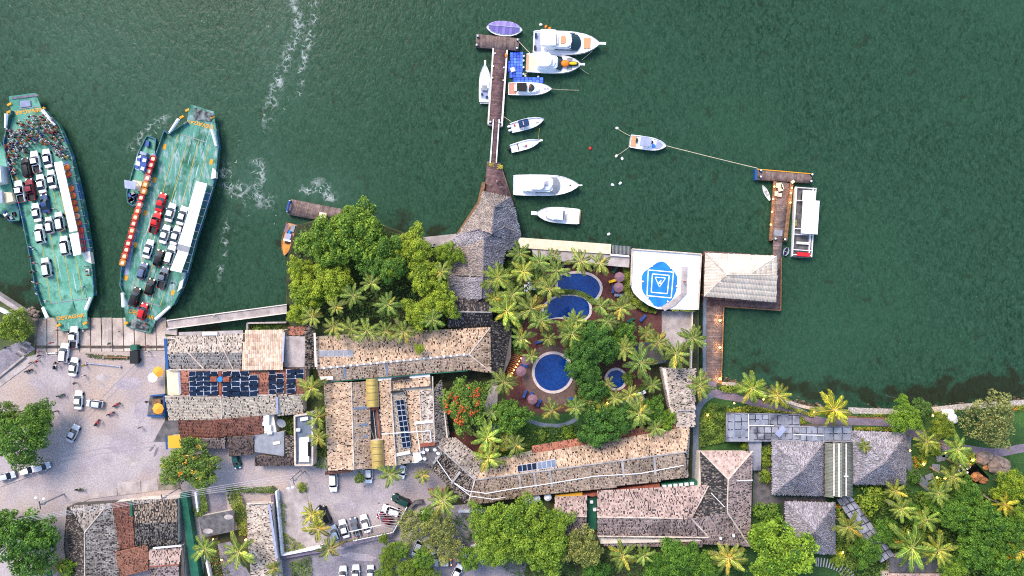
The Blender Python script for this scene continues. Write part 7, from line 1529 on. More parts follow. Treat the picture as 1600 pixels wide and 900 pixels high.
# pusher tugs alongside
def tug(label, out, deckm='ferry_deck'):
    c = np.mean(out, axis=0); t = thing('tug_boat', label, 'boat', W(c[0], c[1], 0)); cc = np.array(c)
    mb = MB(); mb.prism(WP([tuple(cc+(np.array(p)-cc)*.9) for p in out], 0), -.5, 1.2, 0, 1, top=WP(out, 1.2)); mb.build('hull', [m_['ferry_hull'], m_[deckm]], t)
    n = len(out)
    for i in range(n): mb = MB(); mb.prism(WP(ribbon([out[i], out[(i+1) % n]], 1.6), 1.75+.002*i), 1.0, 1.75+.002*i); mb.build('bulwark', m_['ferry_side'], t)
    return t
t2 = tug('green pusher tug alongside the ferry with orange rafts', [(229, 212), (243, 217), (241, 240), (234, 268), (226, 295), (219, 318), (208, 322), (199, 316), (198, 300), (206, 270), (216, 238)])
for q, z, mt, nm in (([(213, 246), (220, 242), (217, 266), (211, 264)], 3.9, 'roof_white', 'cabin_roof'), ([(220, 242.5), (230, 246), (226, 268), (217, 266)], 3.95, 'cabin_blue', 'cabin_roof'), ([(194, 281), (213, 284), (211, 296), (195, 294)], 4.6, 'lavender', 'awning'), ([(207, 281), (222, 284), (219, 298), (208, 297)], 3.2, 'cream', 'engine_house'), ([(228, 219), (233, 220), (232, 229), (227, 228)], 1.9, 'cabin_blue', 'hatch'), ([(219, 236), (229, 239), (228, 243), (218, 240)], 2.4, 'lavender', 'wheelhouse_front')):
    mb = MB(); mb.prism(WP(q, z), 1.25 if nm != 'awning' else z-.12, z); mb.build(nm, m_[mt], t2)
for x, y in ((217, 249), (226, 250.5), (214, 261), (223, 263.5)): c = W(x, y, 4); mb = MB(); mb.box((c.x, c.y, 4.05), (.75, .75, .2), -.25); mb.build('roof_hatch', m_['cabin_blue'] if x < 220 else m_['white'], t2)
for i in range(10): c = W(rnd.uniform(202, 214), rnd.uniform(302, 316), 1.5); mb = MB(); mb.box((c.x, c.y, 1.5), (rnd.uniform(.5, 1.2), rnd.uniform(.4, .9), .7), rnd.random()); mb.build('deck_gear', m_[rnd.choice(('dark', 'cabin_blue', 'grey', 'navy'))], t2)
for x, y in ((196, 284), (211, 286), (197, 293), (210, 295)): c = W(x, y, 4.5); mb = MB(); mb.cyl((c.x, c.y, 1.2), .06, 3.3, 5); mb.build('awning_post', m_['steel'], t2)
t1 = tug('green pusher tug at the frame edge beside the crowded ferry', [(-22, 232), (0, 222), (6, 232), (12, 262), (20, 300), (29, 330), (30, 344), (14, 345), (3, 334), (-12, 332), (-24, 300)])
for q, z, mt, nm in (([(-16, 294), (3, 298), (4, 317), (-14, 320)], 4.2, 'lavender', 'awning'), ([(4, 300), (18, 301), (21, 314), (6, 318)], 3.4, 'cream', 'engine_house'), ([(-18, 262), (0, 258), (2, 284), (-14, 288)], 3.8, 'roof_white', 'cabin_roof')):
    mb = MB(); mb.prism(WP(q, z), 1.25 if nm != 'awning' else z-.12, z); mb.build(nm, m_[mt], t1)
for x, y in ((-14, 297), (2, 300), (2, 315), (-12, 318)): c = W(x, y, 4.1); mb = MB(); mb.cyl((c.x, c.y, 1.2), .06, 2.9, 5); mb.build('awning_post', m_['steel'], t1)
for i in range(6): c = W(rnd.uniform(8, 26), rnd.uniform(326, 341), 1.5); mb = MB(); mb.box((c.x, c.y, 1.5), (rnd.uniform(.5, 1.1), rnd.uniform(.4, .9), .6), rnd.random()); mb.build('deck_gear', m_[rnd.choice(('dark', 'cabin_blue', 'grey', 'white'))], t1)
rope('dark hawser from the crowded ferry stern to ramp', ((146, 420, 2.6), (160, 520, 1.2)), .3, .05, 'dark'); rope('pale hawser running down the ramp between the ferries', ((170, 500, 1.0), (170, 545, 1.6)), .05, .06, 'grey')
# ================================================================== VEHICLES
def car_proto(kind):
    """parts of a car as shared meshes, front towards +X"""
    S = dict(sedan=(4.45, 1.78, .92, 1.45, (.95, .30, -.85, -1.55), 'sedan'), hatch=(3.95, 1.72, .95, 1.50, (.95, .35, -1.35, -1.78), 'hatch'),
             suv=(4.55, 1.86, 1.10, 1.72, (1.05, .45, -1.75, -2.12), 'suv'), pickup=(5.1, 1.84, 1.08, 1.74, (1.1, .60, -.50, -.78), 'pickup'))[kind]
    L, Wd, belt, top, (wx0, rx0, rx1, wx1), _ = S; h = L/2; parts = []
    st = [(-h, .80, .55, .72), (-h+.12, .90, .30, belt*.95), (-h+.6, .98, .26, belt*1.0), (-.9, 1, .26, belt), (.6, 1, .26, belt), (1.0, .99, .26, belt*.99), (h-.65, .96, .26, belt*.90), (h-.18, .86, .30, belt*.80), (h, .70, .45, belt*.62)]
    mb = MB(); rows = []
    for x, w, z0, z1 in st:
        y = w*Wd/2; rows.append([(x, -y*.94, z0), (x, -y, z0+.25), (x, -y*.97, z1-.08), (x, -y*.86, z1), (x, 0, z1+.035), (x, y*.86, z1), (x, y*.97, z1-.08), (x, y, z0+.25), (x, y*.94, z0)])
    for i in range(len(rows)-1):
        for k in range(8):
            if kind == 'pickup' and k in (3, 4) and rows[i+1][0][0] < -.75: continue
            mb.add([rows[i][k], rows[i][k+1], rows[i+1][k+1], rows[i+1][k]], [(3, 2, 1, 0)])
    mb.add(rows[0], [tuple(range(9))]); mb.add(rows[-1], [tuple(range(9))[::-1]]); mb.add([rows[i][8] for i in range(9)]+[rows[i][0] for i in range(8, -1, -1)], [tuple(range(18))])
    parts.append(('body', mb.mesh('body', m_['paint'], smooth=True), True))
    if kind == 'pickup':
        mb = MB(); mb.box((-1.65, 0, .62), (1.7, Wd*.80, .06)); parts.append(('load_bed', mb.mesh('load_bed', m_['dark']), False))
    bw, tw_ = Wd*.455, Wd*.355
    A = [(wx0, bw, belt), (rx0, tw_, top), (rx1, tw_, top), (wx1, bw, belt)]
    mb = MB(); q = .985
    gx = [rx0+.08, rx0, rx0-.25, (rx0+rx1)/2, rx1+.25, rx1]; gy = [-1, -.8, -.4, 0, .4, .8, 1]
    gp = [(x-(.10 if i < 2 else -.06 if i > 4 else 0)*b_*b_, b_*tw_, top-.035+.085*(1-b_*b_)*(1 if 1 < i < 5 else .4)) for i, x in enumerate(gx) for b_ in gy]
    mb.add(gp, [(i*7+j, i*7+j+1, (i+1)*7+j+1, (i+1)*7+j) for i in range(5) for j in range(6)])
    for sg in (1, -1):
        for (a, b, wd) in (((wx0, bw, belt), (rx0, tw_, top), .07), ((wx1, bw, belt), (rx1, tw_, top), .10)):
            v = [(a[0], sg*a[1], a[2]), (a[0]+(-wd if a[0] > 0 else wd), sg*a[1], a[2]), (b[0]+(-wd if a[0] > 0 else wd), sg*b[1], b[2]), (b[0], sg*b[1], b[2])]
            mb.add([(x, y*1.012, z+.005) for x, y, z in v], [(0, 1, 2, 3), (3, 2, 1, 0)][:1])
    parts.append(('roof', mb.mesh('roof', m_['paint'], smooth=True), True))
    mb = MB(); ys5 = (-1, -.5, 0, .5, 1); mb.add([(wx0+.14*(1-y*y), y*bw, belt) for y in ys5]+[(rx0+.06*(1-y*y), y*tw_, top-.02) for y in ys5], [(i, i+1, i+6, i+5) for i in range(4)]); parts.append(('windscreen', mb.mesh('windscreen', m_['glass_car']), False))
    mb = MB(); mb.add([(wx1, bw, belt), (wx1, -bw, belt), (rx1, -tw_, top-.01), (rx1, tw_, top-.01)], [(0, 1, 2, 3)]); parts.append(('rear_window', mb.mesh('rear_window', m_['glass_car']), False))
    for sg in (1, -1):
        mb = MB(); v = [(wx0, sg*bw, belt), (rx0, sg*tw_, top-.01), (rx1, sg*tw_, top-.01), (wx1, sg*bw, belt)]; mb.add(v, [(0, 1, 2, 3) if sg > 0 else (3, 2, 1, 0)]); parts.append(('side_window', mb.mesh('side_window', m_['glass_car']), False))
        mb = MB(); mb.box((wx0-.28, sg*(Wd/2+.08), belt+.06), (.12, .2, .13)); parts.append(('mirror', mb.mesh('mirror', m_['paint']), True))
        mb = MB(); mb.box((h-.20, sg*Wd*.31, belt*.76), (.30, .34, .10), ry=.25); parts.append(('headlight', mb.mesh('headlight', m_['headlight']), False))
        mb = MB(); mb.box((-h+.06, sg*Wd*.36, belt*.84), (.14, .28, .16)); parts.append(('taillight', mb.mesh('taillight', m_['taillight']), False))
        for x in (h-.85, -h+.85):
            mb = MB(); n = 12; r = .33 if kind in ('sedan', 'hatch') else .38; y0, y1 = sg*(Wd/2-.20), sg*(Wd/2+.015)
            V0 = [(x+r*math.cos(2*math.pi*i/n), y0, r+r*math.sin(2*math.pi*i/n)) for i in range(n)]; V1 = [(a, y1, c) for a, _, c in V0]
            mb.add(V0+V1, [(i, (i+1) % n, n+(i+1) % n, n+i) for i in range(n)]+[tuple(range(n)), tuple(range(n, 2*n))], 0)
            parts.append(('wheel', mb.mesh('wheel', m_['black_rubber']), False))
    return parts
CARS = {k: car_proto(k) for k in ('sedan', 'hatch', 'suv', 'pickup')}
CC = dict(white=lin('e9eaec'), silver=lin('b9bec6'), grey=lin('5d6470'), black=lin('14171b'), red=lin('c0161f'), maroon=lin('7a1f2e'), blue=lin('1f3a66'), bluegrey=lin('53607f'), green=lin('163a33'), teal=lin('1f4a4a'), darkgrey=lin('33383f'))
def car(kind, col, px, py, dx, dy, label, z=GZ, name=None, group=None, lit=False):
    """dx, dy: heading in photo pixels"""
    nm = name or {'sedan': 'car', 'hatch': 'car', 'suv': 'suv', 'pickup': 'pickup_truck'}[kind]
    t = thing(nm, label, {'sedan': 'car', 'hatch': 'car', 'suv': 'suv', 'pickup': 'pickup'}[kind], W(px, py, z+.7)-Vector((0, 0, .7)), math.atan2(-dy, dx), group)
    for n_, me, paint in CARS[kind]:
        o = link(n_, me, t, CC[col] if paint else None)
        if lit and n_ == 'taillight': o.material_slots[0].link = 'OBJECT'; o.material_slots[0].material = m_['taillight_on']
    return t
zf = FZ+.03; h1 = (-.18, -1); h2 = (.29, -1); h2b = (-.29, 1)
for k, c, x, y, lb in (('pickup', 'white', 56, 253, 'white pickup in the front row behind the ferry crowd'), ('sedan', 'white', 74, 247.5, 'white sedan beside the white pickup right behind the ferry crowd'), ('suv', 'black', 42, 262, 'black car in the front row of the crowded ferry'), ('pickup', 'white', 31.5, 299, 'white pickup with open bed next to the maroon pickup'),
    ('pickup', 'maroon', 48, 296.5, 'maroon pickup on the crowded ferry'), ('sedan', 'white', 64.5, 287, 'white sedan next to the maroon pickup, middle of the second row'), ('sedan', 'white', 81, 280, 'white sedan touching the canopy end in the second ferry row'), ('sedan', 'blue', 70.5, 318, 'dark blue sedan on the crowded ferry'),
    ('sedan', 'white', 57, 332, 'white sedan diagonally behind the dark blue sedan'), ('hatch', 'silver', 77.5, 352, 'silver blue hatchback between white SUV and grey car'), ('suv', 'silver', 94, 346.5, 'grey car alongside the canopy of the crowded ferry'), ('suv', 'white', 63, 365.5, 'white SUV behind the silver hatchback'), ('suv', 'white', 102, 384, 'white SUV at the lower end of the long canopy'), ('suv', 'silver', 73, 418, 'lone silver SUV on the empty stern deck')):
    car(k, c, x, y, *h1, lb, zf)
for k, c, x, y, lb in (('sedan', 'red', 251.5, 316, 'red sedan foremost on the raft lined ferry'), ('pickup', 'red', 243, 348, 'red pickup behind the red sedan'), ('sedan', 'white', 266.5, 332, 'white sedan beside the red pickup and red sedan'), ('sedan', 'white', 285, 337, 'white car closest to the canopy in the front row'), ('sedan', 'white', 257.5, 366, 'white sedan in the middle of the second row on raft lined ferry'),
    ('sedan', 'white', 274.5, 368, 'white sedan touching the canopy in the second row'), ('sedan', 'white', 232, 389, 'white sedan behind the red pickup'), ('hatch', 'black', 248, 403, 'black hatchback between white sedan and white SUV'), ('suv', 'white', 266.5, 398, 'white SUV beside the grey canopy patch'), ('hatch', 'bluegrey', 223, 423.5, 'blue grey hatchback on the raft lined ferry'),
    ('pickup', 'grey', 255, 434, 'dark grey pickup near the ferry stern'), ('hatch', 'black', 234.5, 448, 'black car between pickup and black SUV near the stern'), ('suv', 'black', 211.5, 464, 'black SUV next to the stern ramp'), ('hatch', 'red', 223, 486.5, 'red hatchback driving down the stern ramp')):
    car(k, c, x, y, *h2, lb, zf if y < 480 else 1.55)
for a in (('pickup', 'white', 115.5, 527, .05, -1, 'white pickup driving onto the crowded ferry ramp', 1.25), ('suv', 'white', 100.5, 551.5, .12, -1, 'white SUV second in the queue at the ramp', 1.55), ('sedan', 'white', 115, 573, .16, -1, 'white sedan third in the queue on the square'), ('sedan', 'white', 122.5, 625, .05, -1, 'white sedan in the middle of the square beside a crosswise car'),
    ('hatch', 'silver', 148, 631, -1, -.12, 'silver car standing crosswise on the square'), ('sedan', 'silver', 114, 677, .5, -1, 'silver sedan on the square below the white sedan'), ('hatch', 'silver', 11, 744, 1, -.25, 'blue silver car parked at the kerb at the frame edge'), ('hatch', 'white', 44, 735, 1, -.3, 'white car parked at the kerb half under the tree'), ('hatch', 'silver', 66, 730, 1, -.35, 'pale car nose peeking out under the tree by the kerb'),
    ('suv', 'white', 521, 753, .02, 1, 'white car parked below the cream gabled roof'), ('hatch', 'white', 576, 742, 0, 1, 'white car parked beside the golden vault'), ('hatch', 'white', 629, 735, -.2, 1, 'white car parked under the small palm by the hotel wall'), ('suv', 'green', 626.5, 782, -1, -.5, 'dark green SUV at the corner of the car park'), ('suv', 'white', 612, 798, -1, -.35, 'white car with green bonnet under the carport slats'),
    ('hatch', 'maroon', 601, 810, -1, -.6, 'red car under the carport slats'), ('suv', 'black', 508, 805, -.45, -1, 'black SUV beside the yellow palms'), ('hatch', 'silver', 523.5, 833, -.4, -1, 'silver car first in the row from the palms'), ('sedan', 'white', 537.5, 826, -.3, -1, 'white sedan second in the parked row'), ('sedan', 'grey', 555, 823, -.3, -1, 'grey car third in the parked row'), ('sedan', 'white', 571, 818, -.3, -1, 'white sedan fourth in the parked row beside carport'),
    ('hatch', 'white', 652, 857, -.4, 1, 'pale car half hidden under the olive tree'), ('sedan', 'white', 671, 853, .5, 1, 'white car in the middle under the olive trees'), ('hatch', 'silver', 723, 858, .5, 1, 'blue silver car at the edge of the big bright tree'), ('sedan', 'silver', 746, 863, .6, 1, 'silver car deep under the big bright tree'), ('hatch', 'silver', 692, 879, -1, .05, 'silver car with red lights glowing in the lane', GZ),
    ('hatch', 'white', 714, 894, .5, -1, 'white car with orange edge at the bottom lane'), ('sedan', 'white', 536, 899, 0, -1, 'pale blue white car first at the bottom edge'), ('sedan', 'white', 556, 897, 0, -1, 'white car second at the bottom edge'), ('hatch', 'silver', 579, 896, 0, -1, 'silver grey car third at the bottom edge'), ('hatch', 'bluegrey', 598, 889, .2, -1, 'small blue car half under bamboo at the bottom edge'), ('hatch', 'teal', 369, 719, .2, 1, 'green car parked between brown tiled roofs')):
    car(*a[:7], z=a[7] if len(a) > 7 else GZ+.02, lit='red lights' in a[6])
# small dark green lorry at the ramp
t = thing('truck', 'small dark green truck waiting beside the ramp', 'truck', W(215, 553, GZ), math.radians(90))
mb = MB(); mb.box((-.6, 0, 1.1), (3.0, 1.8, 1.1)); mb.build('cargo_box', m_['dark'], t, local=True); mb = MB(); mb.box((1.6, 0, 1.1), (1.3, 1.75, 1.3), top=.85); mb.build('cab', m_['green_sheet'], t, local=True); mb = MB(); mb.add([(2.27, -.7, 1.15), (2.27, .7, 1.15), (2.05, .62, 1.7), (2.05, -.62, 1.7)], [(0, 1, 2, 3)]); mb.build('windscreen', m_['glass_car'], t, local=True)
for x in (-1.3, 1.5):
    for sg in (-1, 1): mb = MB(); mb.tube([(x, sg*.7, .38), (x, sg*.95, .38)], .38, 12); mb.build('wheel', m_['black_rubber'], t, local=True)
# ---- people: one continuous skinned body per pose
def person_mesh(pose, seed):
    J = {}; E = []; R = {}
    def v(n, p, r, par=None):
        J[n] = p; R[n] = r
        if par: E.append((par, n))
    v('pel', (0, 0, .95), .13); v('spi', (.01, 0, 1.14), .12, 'pel'); v('che', (0, 0, 1.34), .14, 'spi'); v('nec', (0, 0, 1.48), .055, 'che'); v('hed', (.02, 0, 1.60), .092, 'nec'); v('top', (0, 0, 1.67), .08, 'hed')
    for s, S in ((1, 'l'), (-1, 'r')):
        sw = {'walk': .22*s, 'stand': .03, 'fold': .0, 'sit': .0}[pose]
        v('sh'+S, (0, s*.21, 1.40), .07, 'che')
        if pose == 'fold': el, wr = (.05, s*.25, 1.15), (.24, s*.12, 1.12)
        elif pose == 'sit': el, wr = (.16, s*.26, 1.16), (.40, s*.24, 1.10)
        else: el, wr = (-sw*.5, s*.25, 1.13), (-sw+.06, s*.26, .90)
        v('el'+S, el, .045, 'sh'+S); v('wr'+S, wr, .032, 'el'+S); d = (Vector(wr)-Vector(el)).normalized(); side = Vector((1, 0, 0)) if abs(d.x) < .7 else Vector((0, -s, 0)); pa = Vector(wr)+d*.06; v('pa'+S, tuple(pa), .034, 'wr'+S)
        for f in range(4): v(f'f{f}'+S, tuple(pa+d*(.085+.012*(1.5-abs(f-1.5)))+side*(.02*(1.5-f))+Vector((.012, 0, 0))), .010, 'pa'+S)
        v('th'+S, tuple(Vector(wr)+d*.05+side*.06), .011, 'wr'+S)
        if pose == 'sit': v('hi'+S, (.05, s*.1, .90), .088, 'pel'); v('kn'+S, (.42, s*.16, .82), .062, 'hi'+S); v('an'+S, (.36, s*.18, .42), .045, 'kn'+S); v('to'+S, (.50, s*.18, .36), .04, 'an'+S)
        else: v('hi'+S, (0, s*.1, .90), .088, 'pel'); v('kn'+S, (sw*.6+.02, s*.1, .50), .060, 'hi'+S); v('an'+S, (sw*1.0-.02, s*.1, .10), .044, 'kn'+S); v('to'+S, (sw+.13, s*.11, .045), .04, 'an'+S)
    names = list(J); me = bpy.data.meshes.new('person'); me.from_pydata([J[n] for n in names], [(names.index(a), names.index(b)) for a, b in E], []); o = bpy.data.objects.new('tmp', me); COLL.objects.link(o)
    o.modifiers.new('skin', 'SKIN'); o.modifiers.new('sub', 'SUBSURF').levels = 1
    for i, n in enumerate(names): sv = me.skin_vertices[0].data[i]; sv.radius = (R[n], R[n]*(.8 if n in ('che', 'spi', 'pel') else 1)); sv.use_root = (n == 'pel')
    for i, n in enumerate(names):
        if n in ('che', 'spi', 'pel'): me.skin_vertices[0].data[i].radius = (R[n]*1.1, R[n]*.85)
    dg = bpy.context.evaluated_depsgraph_get(); m2 = bpy.data.meshes.new_from_object(o.evaluated_get(dg)); bpy.data.objects.remove(o); m2.name = 'person'
    m2.materials.clear()
    for x in ('skin', 'fabric', 'denim', 'hair', 'dark'): m2.materials.append(m_[x])
    for p in m2.polygons:
        c = p.center; arm_ = abs(c.y) > .215 or (pose in ('fold', 'sit') and c.x > .17 and c.z > 1.0)
        p.material_index = 3 if (c.z > 1.63 or (c.z > 1.54 and c.x < -.01)) else 0 if c.z > 1.45 else (0 if (arm_ and (c.z < 1.22 or c.x > .17)) else 1) if c.z > .96 else 0 if arm_ and c.z > .7 and pose != 'sit' else 4 if c.z < .075 else 2
        p.use_smooth = True
    return m2
PEOPLE = {k: person_mesh(k, 0) for k in ('walk', 'stand', 'fold', 'sit')}
SH = dict(white=lin('e6e6e8'), black=lin('16171a'), red=lin('b5202c'), blue=lin('24489a'), pink=lin('cf7f8e'), orange=lin('dd7a24'), yellow=lin('d9b82a'), green=lin('2f7a4a'), grey=lin('83878d'), brown=lin('6b4a36'))
pr = random.Random(99)
def person(px, py, shirt, label, z=GZ, pose=None, rz=None, group=None):
    t = link('person', PEOPLE[pose or pr.choice(('walk', 'stand', 'fold'))], None, SH[shirt], W(px, py, z+1.2)-Vector((0, 0, 1.2)), (0, 0, pr.uniform(0, 6.28) if rz is None else rz), pr.uniform(1.04, 1.14))
    return setp(t, label, 'person', group)
ZONES = [([(22, 192), (48, 181), (74, 178), (86, 190), (90, 200), (60, 200), (30, 200)], 46), ([(10, 202), (90, 200), (98, 222), (70, 226), (14, 224)], 88), ([(8, 224), (34, 224), (30, 244), (24, 252), (24, 276), (16, 270), (10, 245)], 36), ([(80, 224), (100, 226), (108, 246), (96, 252), (86, 240)], 26), ([(30, 224), (46, 224), (44, 238), (32, 240)], 8)]
pts = []; ZN = ('along the bow ramp hinge', 'in the middle of the bow crowd', 'by the rail on the tug side', 'by the rail at the canopy end', 'just ahead of the front row cars')
for zi, (poly, n) in enumerate(ZONES):
    k = 0; tries = 0; xs_ = [p[0] for p in poly]; ys_ = [p[1] for p in poly]
    while k < n and tries < 4000:
        tries += 1; x, y = pr.uniform(min(xs_), max(xs_)), pr.uniform(min(ys_), max(ys_))
        if inside(poly, np.array([x]), np.array([y]))[0] and all((x-a)**2+(y-b)**2 > 2.9**2 for a, b, _ in pts): pts.append((x, y, ZN[zi])); k += 1
for x, y, zn in pts:
    c = pr.choices(list(SH), (44, 12, 13, 11, 8, 7, 5, 3, 4, 3))[0]; person(x, y, c, f'ferry passenger in {c} top standing {zn}', zf, group='crowd of passengers at the ferry bow')
for i, (x, y) in enumerate(((48, 386), (51, 390), (46, 401), (53, 411), (49, 425), (53, 424), (52, 441), (58, 443), (54, 452), (57, 459), (71, 471), (128, 448), (134, 416), (136, 424), (136, 430), (99, 360), (86, 296), (83, 326))):
    c = ('white', 'white', 'brown', 'pink', 'black', 'grey', 'white', 'orange', 'blue', 'white', 'white', 'white', 'pink', 'brown', 'orange', 'orange', 'grey', 'white')[i]
    person(x, y, c, ('person in %s top by the stern rail of the crowded ferry' % c) if i < 15 else ('person in orange vest at the canopy edge beside the grey car', 'person in grey beside the canopy near the white sedan', 'person in white next to the dark blue sedan')[i-15], zf, group='passengers along the stern rail' if i < 15 else None)
for x, y, c, lb in ((79, 536, 'red', 'person in red top near the crowded ferry ramp'), (60, 549.5, 'pink', 'person in pink walking past the steps'), (60, 556, 'black', 'person in dark clothes walking past the steps'), (47, 567, 'black', 'dark clothed person beside the pavement kerb'), (57, 565, 'red', 'person in red beside the dark clothed one at the kerb'), (116, 599, 'brown', 'lone person in brown standing on the square'), (130, 571, 'yellow', 'person in yellow at the end of the barrier'), (129, 587.5, 'white', 'person in white crossing below the queue of cars'),
    (218, 668.5, 'black', 'person in black walking at the lower square'), (228.5, 541, 'pink', 'person in pink walking near the small green truck'), (230, 550, 'white', 'person in white near the small green truck'), (229, 628, 'black', 'person in black beside the yellow parasol kiosk'), (228, 506, 'red', 'person in red on the scorched ferry stern ramp'), (231, 501, 'blue', 'person in blue on the scorched ferry stern ramp'), (268, 442, 'blue', 'person in blue on deck behind the grey pickup'), (776, 283.5, 'white', 'person in white on the plank jetty'), (781, 282.5, 'red', 'person in red on the plank jetty'), (784, 293, 'grey', 'person in grey on the plank jetty near the thatch'),
    (1070, 440, 'red', 'person in red on the helipad walkway slab'), (8, 543, 'blue', 'person in blue on the raised pavement near the quay bush'), (335, 494, 'white', 'person in white on the long footbridge'), (183, 518, 'white', 'person in white at the ramp foot'), (170, 537, 'green', 'person in green on the concrete ramp'), (130, 517, 'white', 'person in white by the stern ramp of the crowded ferry'), (90, 516, 'brown', 'person in brown by the stern ramp corner')):
    zz = 1.5 if 'scorched' in lb else zf if 'deck' in lb else DZ+.22 if 'jetty' in lb else HZ+.27 if 'helipad' in lb else 2.2 if 'footbridge' in lb else .9 if 'ramp' in lb and 'near' not in lb else GZ+.02
    person(x, y, c, lb, zz)
# motorbikes
def bike(px, py, dx, dy, label, col='red', rider=None, rlabel=None):
    t = thing('motorbike', label, 'motorbike', W(px, py, GZ+.02), math.atan2(-dy, dx))
    for x, nm in ((.62, 'front_wheel'), (-.62, 'rear_wheel')):
        mb = MB(); mb.tube([(x, -.06, .3), (x, .06, .3)], .3, 14); mb.build(nm, m_['black_rubber'], t, local=True)
    mb = MB(); mb.ball((.12, 0, .72), .3, 8, 5, sq=(1.1, .55, .6)); mb.tube([(.62, 0, .3), (.45, 0, .95)], .05, 5); mb.box((-.1, 0, .45), (.6, .25, .3)); mb.build('body', m_['paint'], t, local=True, color=CC.get(col, SH.get(col)), smooth=True)
    mb = MB(); mb.box((-.4, 0, .80), (.75, .26, .1)); mb.build('seat', m_['dark'], t, local=True); mb = MB(); mb.tube([(.42, -.38, .98), (.45, 0, .98), (.42, .38, .98)], .025, 5); mb.build('handlebar', m_['steel'], t, local=True)
    if rider: person(px, py, rider, rlabel, GZ-.05, 'sit', math.atan2(-dy, dx))
for a in ((87, 571, .1, -1, 'dark motorbike near the white SUV queue', 'black', 'white', 'rider in white on the motorbike near the queue'), (46, 579, 1, -.4, 'dark motorbike parked at the pavement kerb', 'black', 'black', 'rider in black on the motorbike at the kerb'), (96, 617.5, 1, -.3, 'grey motorbike crossing the square', 'grey', 'green', 'rider in green on the motorbike crossing the square'), (183, 632, 1, -.7, 'red motorbike beyond the crosswise car', 'red', 'red', 'rider in red on the motorbike beyond the crosswise car'), (174, 646, 1, -.4, 'yellowish motorbike in the middle of the square', 'maroon', 'pink', 'rider in pink on the motorbike in mid square'), (153, 660, .6, -1, 'red motorbike at the lower part of the square', 'red', 'red', 'rider in red on the motorbike low on the square'), (125, 764.5, 1, .1, 'motorbike with green rider on the lower street', 'black', 'green', 'rider in green top on the lower street')): bike(*a)
# clutter of the square: barriers, kiosks, parasols, lamp posts, wires
def lorry_barrier(label, pts, mat, h=.5, r=.12):
    mb = MB(); mb.tube([W(x, y, GZ+h) for x, y in pts], r, 5); t = thing('barrier', label, 'barrier', W(*pts[0], GZ)); mb.build('rail', m_[mat], t)
    for x, y in pts: c = W(x, y, GZ); mb = MB(); mb.box((c.x, c.y, GZ+.25), (.2, .6, .5)); mb.build('foot', m_['concrete'], t)
lorry_barrier('pale blue barrier pole lying across the square', [(136, 567.5), (189, 573)], 'lavender'); lorry_barrier('rusty barrier beam by the ramp head', [(163, 558), (200, 559)], 'timber', .4, .2); lorry_barrier('short white barrier bar near the waiting car', [(75, 552), (89, 552)], 'white', .3, .15)
leaf_bed('weeds', 'weedy grass strip growing along the ramp head barrier', [(132, 552), (165, 555), (203, 556), (203, 562), (168, 562), (136, 558)], 500, .35, .35, (.12, .13, .06), (.2, .2, .09), 71, 'weeds')
def parasol(px, py, r, mat, label, zc=2.4, zb=GZ, group=None):
    c = W(px, py, zb+zc); t = thing('parasol', label, 'parasol', (c.x, c.y, zb), group=group); n = 8
    for i in range(n):
        a0, a1 = 2*math.pi*i/n, 2*math.pi*(i+1)/n; mb = MB(); mb.add([(0, 0, zc+.45), (r*math.cos(a0), r*math.sin(a0), zc), (r*math.cos(a1), r*math.sin(a1), zc)], [(0, 1, 2)], 0); mb.build('canopy_panel', m_[mat], t, local=True)
    mb = MB(); mb.cyl((0, 0, 0), .04, zc+.5, 6); mb.build('pole', m_['offwhite'], t, local=True); mb = MB(); mb.cyl((0, 0, 0), .3, .1, 8); mb.build('base', m_['concrete'], t, local=True)
parasol(247, 581, 1.25, 'parasol_orange', 'orange parasol at the corner of the tiled houses'); parasol(247, 638.5, 1.3, 'parasol_orange', 'yellow orange parasol inside the blue fenced kiosk'); parasol(238.5, 590, 1.15, 'white', 'white parasol beside the orange one on the square')
kt = thing('kiosk_terrace', 'fenced kiosk terrace with blue edge and wooden table', 'terrace', W(245, 633, GZ)); mb = MB(); mb.prism(WP([(234, 619), (257, 617), (257, 651), (230, 650)], GZ+.3), GZ, GZ+.3); mb.build('floor', m_['concrete_dark'], kt)
for a_, b_ in (((256, 618), (257, 651)), ((257, 651), (230, 650)), ((234, 619), (256, 617))): mb = MB(); mb.prism(WP(ribbon([a_, b_], 1.6), GZ+1.2), GZ, GZ+1.2); mb.build('fence', m_['blue_paint'], kt)
mb = MB(); mb.prism(WP([(238, 624), (251, 623), (251, 631), (238, 632)], GZ+.9), GZ+.7, GZ+.9); mb.build('table', m_['timber'], kt)
for x, y, lb in ((968, 433, 'pink parasol nearest the round hedge, upper of two by the pool'), (966.5, 449, 'pink parasol, lower of two beside the upper pool'), (822, 563, 'mauve parasol by the pool stair, upper one'), (814, 580, 'mauve parasol beside the round pool stair lights'), (832, 624, 'mauve parasol among the blue sun loungers')): parasol(x, y, 1.2, 'parasol_pink', lb)
def lounger(px, py, a, mat, label):
    t = thing('sun_lounger', label, 'lounger', W(px, py, GZ+.05), a); mb = MB(); mb.box((0, 0, .28), (1.9, .65, .06)); mb.build('frame', m_['timber'], t, local=True)
    mb = MB(); mb.box((.3, 0, .36), (1.25, .6, .1)); mb.build('cushion', m_[mat], t, local=True); mb = MB(); mb.box((-.62, 0, .5), (.7, .6, .1), ry=.45); mb.build('backrest', m_[mat], t, local=True)
    for x in (-.8, .8):
        for y in (-.25, .25): mb = MB(); mb.box((x, y, .13), (.06, .06, .26)); mb.build('leg', m_['timber'], t, local=True)
